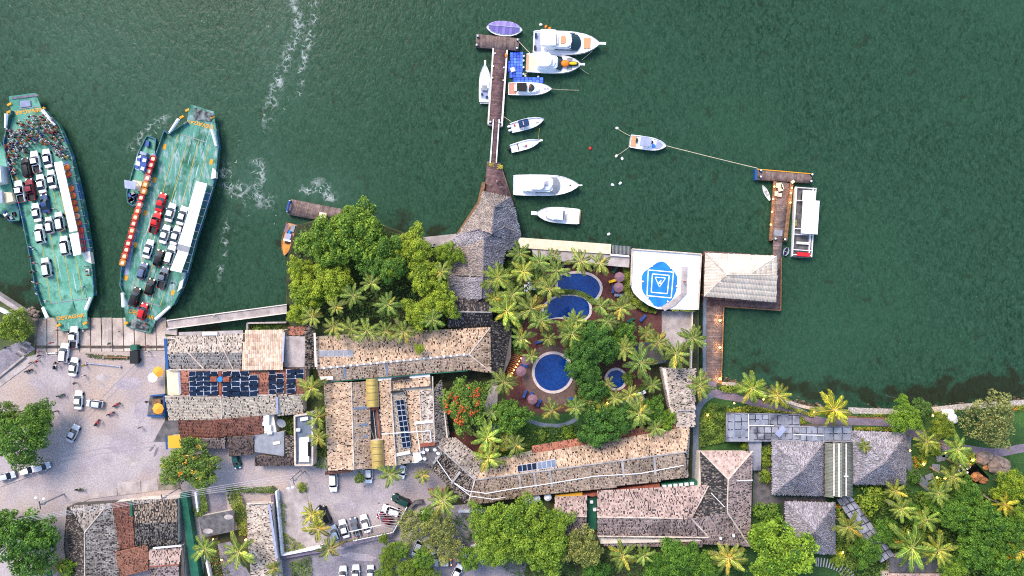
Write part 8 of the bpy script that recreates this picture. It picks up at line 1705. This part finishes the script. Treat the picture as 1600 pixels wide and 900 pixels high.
for x, y, a, mt, lb in ((820, 615, 1.2, 'cabin_blue', 'blue sun lounger nearest the garden tree south of round pool'), (829, 617, 1.0, 'cabin_blue', 'blue sun lounger in the middle of the round pool row'), (842, 629, 1.1, 'cabin_blue', 'blue sun lounger at the end of the round pool row'), (890, 623, .2, 'cabin_blue', 'blue sun lounger between round pool and palms'), (961, 421, .9, 'green_sheet', 'green lounger near the pink parasols'), (957, 439, .3, 'yellow', 'yellow lounger below the upper pink parasol'), (958, 452, 1.4, 'cabin_blue', 'blue lounger beside the lower pink parasol'), (966, 461, 0, 'lavender', 'grey lounger below the pink parasols'), (842, 534, .3, 'cabin_blue', 'blue lounger beside the pool garden palm'), (819, 571, -.3, 'cabin_blue', 'blue lounger between the two mauve parasols'), (1004, 497, .8, 'cabin_blue', 'blue lounger alone on the red brick terrace'), (835, 447, 1.5, 'lavender', 'grey lounger on the brick terrace by the upper palms'), (985, 500, .5, 'green_sheet', 'green lounger beside the terrace palm'), (880, 411, 1.5, 'cabin_blue', 'blue lounger under the quay palms')): lounger(x, y, a, mt, lb)
for i, (x, y) in enumerate(((822, 450), (828, 447), (826, 436))):
    mb = MB(); c = W(x, y, GZ+.8); mb.box((c.x, c.y, GZ+.75), (.9, 1.6, .08)); mb.box((c.x, c.y, GZ+.37), (.15, .6, .7)); setp(mb.build('white_table', m_['white']), ('white garden table half under palms near the thatch, leftmost one', 'white garden table beside the grey lounger', 'white garden table closest to the quay palms')[i], 'table')
def lamp_post(px, py, hx, hy, label, h=8.0, arms=((-12, 9), (0, 13))):
    c = W(px, py, GZ); t = thing('lamp_post', label, 'lamp', c); mb = MB(); mb.tube([(0, 0, 0), (0, 0, h)], [.12, .07], 8); mb.build('pole', m_['steel'], t, local=True)
    for a in (hx, hy):
        mb = MB(); mb.tube([(0, 0, h), (1.6*math.cos(a), 1.6*math.sin(a), h+.4)], .05, 5); mb.build('arm', m_['steel'], t, local=True); mb = MB(); mb.ball((1.7*math.cos(a), 1.7*math.sin(a), h+.4), .3, 8, 5, sq=(1.2, 1, .6)); mb.build('lamp_head', m_['white'], t, local=True)
lamp_post(100, 771, 2.0, .9, 'tall double headed lamp post leaning over the lower street'); lamp_post(470, 735, 4.6, 5.2, 'tall lamp post at the car park entrance')
for x, y, lb in ((100, 772, 'utility pole beside the corner tree carrying wires'), (281, 762, 'utility pole at the end of the green sheet roof'), (476, 736, 'utility pole at the car park entrance')):
    c = W(x, y, GZ); t = thing('utility_pole', lb, 'pole', c); mb = MB(); mb.tube([(0, 0, 0), (0, 0, 8.5)], [.17, .11], 8); mb.build('mast', m_['concrete'], t, local=True); mb = MB(); mb.box((0, 0, 8.1), (.15, 1.8, .15), .2); mb.build('crossarm', m_['timber_dark'], t, local=True)
    mb = MB(); mb.cyl((.25, 0, 6.8), .25, .7, 8); mb.build('transformer', m_['grey'], t, local=True)
for i in range(4):
    for j, (a_, b_) in enumerate((((20, 812+i*2.2, 9.4-.25*i), (250, 775+i*2.4, 9.6-.25*i)), ((250, 775+i*2.4, 9.6-.25*i), (462, 741+i*4, 9.6-.25*i)))):
        rope(('overhead wire %s along the lower street' if j == 0 else 'overhead wire %s towards the car park') % ('highest', 'second', 'third', 'lowest')[i], (a_, b_), .5, .028, 'wire')
# ================================================================== TREES, PALMS, BEDS
T_ = tree
T_(35, 682, 46, 'large tree on the square over the parked kerb cars', 'mid', 6, color=(.75, .95, .8)); T_(60, 650, 26, 'upper spreading limb tree at the top of the square clump', 'mid', 6.5, color=(.8, .95, .8)); T_(12, 648, 22, 'smaller tree touching the frame edge by the square clump', 'mid', 6)
T_(25, 511, 27, 'round yellow green tree on the quay by the steps', 'bright', 4, color=(.8, .9, .8)); T_(297, 726, 38, 'broad flowering tree with orange and yellow blossom on the square', 'flame', 5, aspect=1.38, color=(.8, .95, .8)); T_(46, 850, 52, 'dense dark green tree filling the bottom corner', 'mid', 6, color=(.6, .85, .7)); T_(8, 820, 30, 'smaller corner tree behind the dense one', 'mid', 5.5, color=(.65, .9, .7)); T_(105, 888, 16, 'small leafy tree at the bottom edge beside mossy roof', 'bright', 3.5, color=(.7, .95, .7))
# grove by the inlet
for a in ((560, 372, 52, 'biggest dark green tree of the inlet grove', 'mid', 8), (510, 378, 42, 'tree of the grove overhanging the wooden boat', 'mid', 7), (600, 405, 38, 'dark tree in the heart of the grove', 'dark', 8), (545, 345, 24, 'tree of the grove above the weathered pier end', 'mid', 6)): T_(*a, color=(1.15, 1.2, .85))
for a in ((470, 422, 22, 'pale feathery tree right at the water edge of the grove', 'bright', 5), (480, 455, 32, 'pale feathery tree at the grove edge by the footbridge', 'bright', 6), (520, 440, 32, 'pale feathery tree in the lower middle of the grove', 'bright', 6.5), (645, 385, 32, 'yellow green tree of the grove facing the quay walk', 'bright', 7), (665, 430, 30, 'yellow green tree in the middle of the grove east side', 'bright', 7), (690, 470, 30, 'yellow green tree at the grove corner by dark tiles', 'bright', 6.5), (655, 490, 28, 'yellow green tree above the long hotel wing', 'bright', 6.5), (612, 415, 18, 'small bright crown tucked among the dark grove trees', 'bright', 9), (466, 490, 18, 'small feathery tree at the footbridge landing', 'bright', 5), (655, 545, 9, 'little yellow tree poking through the hotel tiles', 'bright', 7.5)): T_(*a, color=(1.15, 1.2, .8))
T_(697, 396, 20, 'light green tree leaning over the thatched valley', 'bright', 5, color=(.8, .95, .7)); T_(716, 400, 13, 'small light green crown beside the thatched valley', 'bright', 5, color=(.8, .95, .7))
P = palm
for a in ((580, 442, 20, 'palm in the grove centre clearing'), (552, 461, 22, 'palm with long fronds in the grove clearing west'), (607, 476, 22, 'palm beside the blue pool glimpse in the grove'), (488, 495, 20, 'palm at the grove corner above grey slab roof'), (521, 512, 20, 'first palm of the row above hotel skylights'), (548, 514, 18, 'second palm of the row above hotel skylights'), (573, 517, 24, 'third palm of the row above the hotel wing'), (603, 517, 18, 'fourth palm of the row above the hotel wing'), (630, 519, 22, 'fifth palm of the row above the hotel wing'), (676, 500, 22, 'palm at the grove end by the hotel tiles'), (690, 425, 17, 'palm at the grove edge beside the thatch'), (655, 428, 16, 'small palm among yellow green grove trees'), (525, 480, 18, 'palm half hidden below the feathery grove tree')): P(*a, zc=8.5, color=(1.1, 1.1, .9))
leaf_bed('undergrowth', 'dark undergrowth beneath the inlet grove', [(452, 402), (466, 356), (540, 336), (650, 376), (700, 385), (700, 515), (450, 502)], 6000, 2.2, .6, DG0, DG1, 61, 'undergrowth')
# pool garden palms
for a in ((777.5, 433, 27, 'big bright palm beside the thatched roof ridge'), (812, 396, 20, 'palm at the near end of the beige canopy'), (818, 424, 22, 'palm behind the big bright palm by the thatch'), (843, 409, 21, 'second palm along the beige canopy'), (865, 399, 14, 'small palm tucked against the beige canopy'), (870, 423, 22, 'palm at the tip of the upper pool'), (907, 408, 23, 'palm leaning over the upper pool rim'), (937, 412, 19, 'palm at the upper pool end by the parasols'), (859, 452, 23, 'palm between the two half moon pools'), (792, 486, 29, 'largest bright palm west of the lower pool'), (830, 483, 30, 'large palm touching the lower half moon pool'), (938, 478, 19, 'palm at the tip of the lower pool'), (970, 481, 24, 'palm beside the curved hedge of helipad'), (888, 511, 21, 'palm south of the lower pool'), (773, 466, 16, 'small palm between two large bright palms'), (950, 502, 20, 'palm at the top of the big dark pool tree'),
    (787, 597, 23, 'palm beside the beige forecourt strip'), (816, 529, 22, 'palm over the pool stair'), (857, 529, 18, 'slim palm above the round pool'), (893, 521, 26, 'palm against the big dark pool tree'), (862, 642, 20, 'palm south of the round pool loungers'), (899, 637, 20, 'palm in the lawn row between lamp and round pool'), (940, 640, 18, 'palm behind the brightest terrace lamp'), (985, 617, 18, 'palm by the white counter'), (1001, 566, 28, 'star shaped palm beside the small round pool'), (1019, 601, 17, 'small palm near the grey weathered tiles'), (998.5, 646, 24, 'palm in the garden south of the white counter'), (1024, 669, 18, 'palm at the end of the red brick garden wall'), (1028, 535, 22, 'palm left of the trio by the dock channel'), (1056, 553, 27, 'middle palm of the trio by the dock channel'), (1083, 529, 26, 'palm of the trio leaning over the dock walkway'), (1093, 602, 24, 'dense palm between grey tiles and dock path'), (769, 644, 18, 'palm by the forecourt corner'), (761, 684, 26, 'upper bright palm at the bent wing corner'), (763, 716, 26, 'lower bright palm at the bent wing corner'), (806, 696, 22, 'palm over the south wing red strip'), (790, 688, 18, 'dark palm between garden and south wing'), (950, 600, 12, 'little palm overhanging the children pool'), (845, 500, 22, 'palm leaning between lower pool and round pool'), (900, 500, 20, 'palm in front of the big dark tree top'), (975, 545, 20, 'palm at the red terrace beside the dark tree'), (840, 440, 18, 'slim palm beside the grey lounger'), (800, 460, 22, 'palm shading the white garden tables'), (1010, 520, 16, 'small palm on the red terrace near the helipad'), (920, 628, 16, 'small palm under the terrace lamp'), (960, 622, 16, 'small palm below the children pool'), (830, 556, 14, 'small palm at the round pool rim')):
    br = 'bright' in a[3]; P(*a, zc=7.5 if a[2] > 18 else 5.5, color=(1.35, 1.35, .9) if br else (1.0, 1.05, .9), n=20 if br else 15)
for a in ((930, 535, 34, 'upper crown of the big dark tree between pools', 'dark', 7), (912, 575, 28, 'big dark tree beside the large round pool', 'dark', 6.5), (928, 606, 24, 'lower dark tree beside the children pool', 'dark', 6), (955, 548, 20, 'dark tree between round pool and red terrace', 'dark', 6.5), (975, 523, 22, 'bushy tree beside the red brick terrace', 'mid', 5), (905, 545, 24, 'dark tree whose crown touches the round pool rim', 'dark', 6), (935, 668, 34, 'broad dark tree over the red wing roof', 'dark', 6), (968, 655, 26, 'dark tree by the garden palms', 'dark', 5.5)): T_(*a, color=(.75, .95, .8))
T_(798, 652, 30, 'round mid green garden tree below the red flowering tree', 'mid', 5, color=(.8, 1, .8)); T_(728, 632, 38, 'tree covered in red flowers beside the hotel roofs', 'flame_red', 6, aspect=.80, color=(.95, 1, .9), rz=0)
T_(1020, 640, 22, 'leafy garden tree beside the grey weathered roof', 'mid', 4, color=(.75, .95, .7)); T_(1040, 655, 18, 'small leafy tree at the grey weathered roof corner', 'bright', 3.5, color=(.7, .95, .7)); shrub(982, 592, 11, 'round bush beside the small pool rim', 0); shrub(1003, 610, 9, 'bush near the white counter', 2); shrub(905, 627, 12, 'bush between pool deck and lawn palms', 2); shrub(848, 680, 9, 'bush on the lawn near the red strip', 0); shrub(888, 676, 12, 'bush beside the curved grey garden path', 1, (.7, .9, .7)); shrub(810, 538, 16, 'bush beside the pool stair', 2)
leaf_bed('undergrowth', 'low planting around the hotel pool palms', [(775, 410), (840, 400), (850, 440), (845, 470), (820, 500), (800, 545), (780, 540), (775, 470)], 3200, .9, .5, DG0, DG1, 62, 'undergrowth'); leaf_bed('undergrowth', 'low planting around the south hotel lawn', [(780, 650), (840, 668), (905, 665), (985, 640), (1050, 650), (1060, 668), (830, 704), (776, 720)], 2600, .8, .45, DG0, MG1, 63, 'undergrowth'); leaf_bed('undergrowth', 'dark planting between pools and terrace trees', [(880, 505), (985, 505), (985, 545), (900, 620), (890, 560)], 1500, 1.0, .5, DG0, DG1, 64, 'undergrowth')
leaf_bed('hedge', 'low hedge curving between the two half moon pools', smooth_line([(862, 453), (890, 452), (914, 457), (932, 470), (926, 476), (910, 464), (890, 460), (862, 462)], 4, True), 1200, .9, .32, DG0, MG1, 65, 'hedge', kind=None); leaf_bed('hedge', 'curved green hedge hugging the helipad corner', [(974, 415), (986, 412), (985, 450), (1000, 468), (1028, 482), (1026, 490), (1005, 486), (985, 472), (975, 455)], 2200, 1.6, .42, MG0, YG1, 66, 'hedge', kind=None)
leaf_bed('creeper', 'green weeds on the helipad south edge', [(1050, 482), (1086, 484), (1086, 487), (1050, 486)], 150, .4, .3, MG0, YG1, 68, 'creeper', zb=HZ-.3)
# bottom centre trees
for a in ((815, 815, 46, 'big bright green tree at the south wing gutter', 'bright', 7), (780, 850, 40, 'bright tree in the middle of the bottom clump', 'bright', 6.5), (850, 860, 42, 'bright tree at the bottom edge of the clump', 'bright', 6.5), (755, 815, 30, 'yellow green tree by the white roadside wall', 'bright', 6), (870, 815, 26, 'bright tree against the pinkish annex', 'bright', 6)): T_(*a, color=(.75, .95, .75))
for a in ((910, 855, 32, 'pale olive tree beside the hipped house', 'olive', 6), (648, 822, 28, 'olive tree over the carport corner', 'olive', 5), (688, 822, 28, 'olive tree with bare branches by the curved wing', 'olive', 5), (702, 858, 24, 'olive tree over the hidden cars', 'olive', 5), (672, 850, 14, 'thin small olive tree among hidden cars', 'olive', 5), (735, 872, 20, 'yellowish tree beside the bottom lane end', 'mid', 5), (662, 872, 18, 'tree between hidden cars and bottom lane', 'mid', 5), (628, 858, 15, 'small tree behind the corner wall', 'mid', 4), (668, 806, 16, 'small tree by the white roadside wall', 'mid', 4.5)): T_(*a, color=(1.1, 1.2, .8))
for a in ((610, 868, 18, 'feathery conical shrub tree at the bottom lane', 'bright', 4), (640, 890, 22, 'feathery tree at the bottom edge of the lane', 'bright', 4), (605, 893, 18, 'feathery small tree by the small blue car', 'bright', 4), (665, 895, 20, 'feathery tree near the red lit car', 'bright', 4), (600, 842, 9, 'little tree at the low grey wall', 'bright', 3)): T_(*a, color=(.62, .75, .6))
for a in ((1062, 872, 32, 'mid green tree below the hipped house', 'mid', 5), (1030, 890, 26, 'mid green tree at the bottom edge by small palm', 'mid', 4.5), (930, 892, 24, 'dark tree at the bottom under pale olive tree', 'dark', 4), (1100, 890, 24, 'mid green tree beside the bottom palm', 'mid', 4)): T_(*a, color=(.7, .95, .7))
for a in ((973, 868, 27, 'palm directly below the hipped house wing'), (1006, 868, 18, 'small palm right of the palm below the hipped wing'), (1139, 872, 29, 'big palm at the hipped house lower corner'), (692, 782, 27, 'yellow green palm at the bent wing elbow')): P(*a, zc=8, color=(1.2, 1.15, .9), n=17)
T_(1218, 862, 54, 'big bright green round tree beside the small pyramid roof', 'bright', 7, var=0, color=(.8, 1.05, .75)); T_(1190, 835, 20, 'small bright tree above the big round tree', 'bright', 5, color=(.7, .95, .7))
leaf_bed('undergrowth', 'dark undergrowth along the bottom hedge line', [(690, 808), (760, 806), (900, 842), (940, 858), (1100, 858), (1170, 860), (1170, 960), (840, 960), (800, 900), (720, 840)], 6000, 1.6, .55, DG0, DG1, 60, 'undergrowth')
# bottom left palms and plants
for a in ((320, 858, 25, 'palm beside the green sheet roof'), (373, 862, 30, 'palm beside the striped gatehouse roof'), (486, 607, 24, 'upper palm in the yard beside the cream gabled roof'), (496, 652, 20, 'middle palm in the yard beside the cream gabled roof'), (497, 684, 18, 'lowest palm in the yard beside the cream gabled roof'), (609, 741, 21, 'palm by the hotel car park wall'), (660, 742, 16, 'dark palm at the bent wing end'), (515, 857, 20, 'palm on the boundary wall of the car park'), (428, 888, 14, 'small palm at the gatehouse gutter'), (92, 884, 14, 'dark palm at the bottom edge near the corner tree')): P(*a, zc=7 if a[2] > 17 else 4.5, color=(1.15, 1.1, .85))
for a in ((487, 804, 21, 'upper yellowing palm beside the black SUV'), (497, 825, 22, 'lower yellowing palm beside the parked row')): P(*a, zc=6.5, color=(2.0, 1.35, .6))
shrub(471, 762, 9, 'little bush at the car park gate', 1); T_(562, 747, 9, 'little tree beside the white car at the vault', 'mid', 3); shrub(311, 799, 10, 'round clipped bush by the white driveway wall', 0); leaf_bed('hedge', 'dark clipped hedge above the gatehouse', [(352, 763), (425, 761), (434, 768), (428, 772), (354, 770)], 900, 1.4, .35, DG0, MG1, 51, 'hedge', kind=None); leaf_bed('hedge', 'tall yellow green hedge beside the gatehouse roof', [(353, 772), (372, 772), (384, 800), (384, 838), (372, 838), (364, 808)], 1300, 1.8, .4, MG0, YG1, 52, 'hedge', kind=None); leaf_bed('hedge', 'narrow dark hedge by the driveway wall', [(309, 767), (320, 768), (324, 800), (314, 802)], 500, 1.2, .35, DG0, MG1, 53, 'hedge', kind=None)
sheet('driveway', [(322, 770), (352, 770), (356, 800), (322, 806)], GZ+.03, 'street'); sheet('garden_soil', [(318, 836), (384, 826), (394, 900), (402, 960), (318, 960)], GZ+.025, 'soil'); sheet('driveway', [(340, 850), (360, 846), (392, 900), (400, 960), (360, 960)], GZ+.035, 'street')
leaf_bed('flower_bed', 'flower bed with orange blooms in the bottom driveway garden', [(322, 862), (340, 856), (360, 900), (366, 950), (330, 950)], 700, .7, .35, DG0, MG1, 54, 'flower bed', flowers=[(.7, .2, .03), (.6, .3, .05)], ffrac=.12); leaf_bed('hedge', 'green planting strip along the white gatehouse wall', [(436, 780), (446, 790), (444, 835), (470, 850), (480, 862), (444, 868)], 700, .9, .38, MG0, YG1, 55, 'planting', kind=None); leaf_bed('hedge', 'small planting island at the lane by the gatehouse', [(452, 880), (484, 870), (486, 900), (456, 905)], 500, 1.0, .4, DG0, MG1, 56, 'planting', kind=None); leaf_bed('hedge', 'green strip below the parked row of cars', [(528, 848), (612, 832), (613, 836), (530, 853)], 500, .9, .35, MG0, YG1, 57, 'hedge', kind=None)
leaf_bed('flower_bed', 'pink flowering bush at the bent wing end', [(668, 765), (700, 762), (700, 776), (672, 778)], 350, 1.2, .35, (.3, .1, .1), (.5, .2, .2), 58, 'flower bed'); leaf_bed('hedge', 'green planting on the inlet terrace', [(388, 507), (440, 506), (440, 515), (388, 517)], 350, .8, .4, DG0, MG1, 59, 'planting', kind=None); leaf_bed('hedge', 'grass verge in the yard beside the cream gabled roof', [(489, 660), (508, 620), (510, 735), (490, 730)], 900, .8, .4, DG0, MG1, 50, 'planting', kind=None); leaf_bed('hedge', 'green strip between the satellite dish and courtyard house', [(430, 650), (460, 652), (459, 682), (446, 684)], 500, .9, .35, DG0, MG1, 49, 'planting', kind=None)
# east garden
for a in ((1175, 607, 27, 'palm on the shore path nearest the dock'), (1215, 618, 23, 'second palm on the shore path from the dock')): P(*a, zc=7.5, color=(1.5, 1.35, .8), n=17)
P(1303, 641, 31, 'big yellow orange palm on the shore path', zc=8, color=(2.3, 1.5, .5), n=14)
T_(1413, 652, 28, 'irregular bright green tree at the shore path', 'bright', 5, color=(.7, .95, .65)); T_(1410, 625, 10, 'small treetop reaching over the shore water', 'bright', 6, color=(.65, .95, .65)); T_(1545, 655, 44, 'broad olive tree on the lawn by the shore', 'olive', 5, color=(.9, 1.0, .8)); T_(1440, 640, 17, 'dark shrub tree between bright tree and white shelter', 'dark', 3); T_(1473, 668, 20, 'yellow green tree in front of the white shelter', 'bright', 4, color=(.75, .8, .6))
for a in ((1448, 690, 21, 'curly palm at the path junction'), (1496, 702, 24, 'curly palm north of the pond'), (1350, 697, 13, 'young palm shading the east pyramid roof'), (1399, 767, 18, 'fresh green palm below the east pyramid roof'), (1326, 823, 25, 'palm right of the small pyramid roof'), (1408, 795, 22, 'dark palm below the fresh green one'), (1447, 812, 24, 'bright green palm in the bottom garden'), (1425, 855, 46, 'wispy giant palm at the bottom garden'), (1465, 860, 30, 'palm beside the wispy giant palm'), (1488, 745, 24, 'palm south of the pond among lamps'), (1466, 770, 22, 'palm below the orange flower bed'), (1500, 725, 18, 'palm leaning over the pond')): P(*a, zc=8 if a[2] > 18 else 5, color=(1.2, 1.2, .75) if 'curly' in a[3] or 'bright' in a[3] or 'wispy' in a[3] else (1.1, 1.1, .8), n=17)
for a in ((1570, 788, 22, 'yellow palm among dense garden trees'), (1596, 862, 24, 'yellow palm cut by the frame edge')): P(*a, zc=8, color=(2.3, 1.6, .5), n=13)
for a in ((1490, 800, 30, 'olive green tree right of the bright palm', 'mid', 6), (1535, 815, 34, 'dense tree in the bottom garden middle', 'mid', 6.5), (1575, 835, 32, 'dense tree near the yellow edge palm', 'mid', 6.5), (1520, 860, 32, 'dense tree above the bottom edge', 'mid', 6), (1565, 885, 34, 'dense tree at the bottom garden corner', 'mid', 6), (1510, 770, 24, 'tree right below the pond', 'mid', 5), (1420, 800, 18, 'small tree beside the dark palm', 'mid', 3.5), (1385, 832, 22, 'leafy tree along the diagonal walkway', 'mid', 4), (1352, 862, 24, 'leafy tree at the walkway foot', 'mid', 3.5), (1452, 785, 16, 'small tree above the bright garden palm', 'bright', 4), (1485, 888, 24, 'tree at the bottom edge beside garden palms', 'bright', 5), (1600, 810, 24, 'tree cut by the frame edge above yellow palm', 'bright', 6)): T_(*a, color=(.72, .95, .7))
T_(1580, 760, 28, 'bright yellow green tree behind the grey rock bench', 'bright', 5.5, color=(.9, 1.0, .6))
for a in ((1361, 780, 27, 'variegated yellow green bush bed below the east pyramid', 1), (1197, 802, 21, 'leafy bush between hipped house and small pyramid', 0), (1205, 822, 16, 'small leafy bush above the big round tree', 0), (1197, 705, 11, 'top bush of the hedge beside the west pyramid', 1), (1196, 722, 11, 'second bush of the hedge beside the west pyramid', 1), (1196, 745, 12, 'lowest bush of the hedge beside the west pyramid', 1), (1166, 696, 8, 'bush at the corner of the glazed complex', 1), (1314, 797, 12, 'bush beside the olive corrugated gable end', 3), (1310, 875, 13, 'bush below the small pyramid roof', 1), (1428, 745, 14, 'dark bush at the east pyramid corner', 2), (1455, 700, 18, 'bush cluster at the path junction palm', 1), (1438, 722, 12, 'orange flowering bush by stepping slabs', 3), (1465, 760, 13, 'orange flowering bush south of the slabs', 3), (1515, 716, 12, 'orange flowering bush at the pond lamp', 3)): shrub(a[0], a[1], a[2], a[3], a[4], (.85, .95, .8), zc=1.2)
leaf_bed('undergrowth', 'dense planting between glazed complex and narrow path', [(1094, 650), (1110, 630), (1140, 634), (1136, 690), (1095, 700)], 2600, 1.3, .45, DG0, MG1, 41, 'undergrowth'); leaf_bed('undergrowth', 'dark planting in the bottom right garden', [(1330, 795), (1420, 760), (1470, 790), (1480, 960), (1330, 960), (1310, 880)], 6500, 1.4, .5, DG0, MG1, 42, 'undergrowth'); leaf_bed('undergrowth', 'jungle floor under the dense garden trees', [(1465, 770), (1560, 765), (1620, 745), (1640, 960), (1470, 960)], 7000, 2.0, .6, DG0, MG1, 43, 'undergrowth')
leaf_bed('hedge', 'yellow green hedge between shore path and water', smooth_line([(1128, 603), (1160, 606), (1200, 622), (1250, 640), (1272, 648), (1270, 652), (1250, 645), (1200, 628), (1160, 616), (1128, 612)], 4, True), 2400, .9, .4, MG0, YG1, 44, 'hedge', kind=None); leaf_bed('hedge', 'yellow flowering hedge north of the glazed complex', [(1136, 640), (1170, 634), (1250, 646), (1262, 660), (1250, 664), (1250, 646), (1136, 644)], 1500, .9, .38, MG0, YG1, 45, 'hedge', flowers=[(.6, .5, .05)], ffrac=.15, kind=None); leaf_bed('hedge', 'flower border along the path above east pyramid', [(1335, 668), (1396, 668), (1396, 674), (1335, 672)], 500, .5, .3, MG0, YG1, 46, 'hedge', flowers=[(.65, .35, .04)], ffrac=.3, kind=None); leaf_bed('flower_bed', 'orange flower bed at the frame edge by the shore', [(1582, 635), (1620, 630), (1620, 640), (1584, 643)], 300, .6, .35, MG0, YG1, 47, 'flower bed', flowers=[(.7, .2, .03)], ffrac=.4); leaf_bed('hedge', 'low green verge between stones and path east', [(1340, 648), (1420, 646), (1500, 640), (1500, 644), (1420, 650), (1340, 652)], 700, .4, .3, MG0, YG1, 48, 'verge', kind=None)
leaf_bed('shrubbery', 'dark shrub bed beside the diagonal walkway', [(1290, 800), (1330, 800), (1372, 880), (1330, 890), (1300, 870)], 2000, 1.4, .45, DG0, MG1, 39, 'shrubbery'); leaf_bed('creeper', 'planter of yellow flowers at the jetty gangway head', [(764, 254), (772, 254), (772, 260), (764, 260)], 60, .5, .25, (.3, .3, .05), (.6, .5, .05), 38, 'planter', zb=DZ+.2); leaf_bed('creeper', 'second yellow flower planter at the jetty head', [(778, 256), (786, 258), (785, 264), (777, 263)], 90, .6, .28, (.4, .38, .05), (.7, .55, .05), 37, 'planter', zb=DZ+.2)
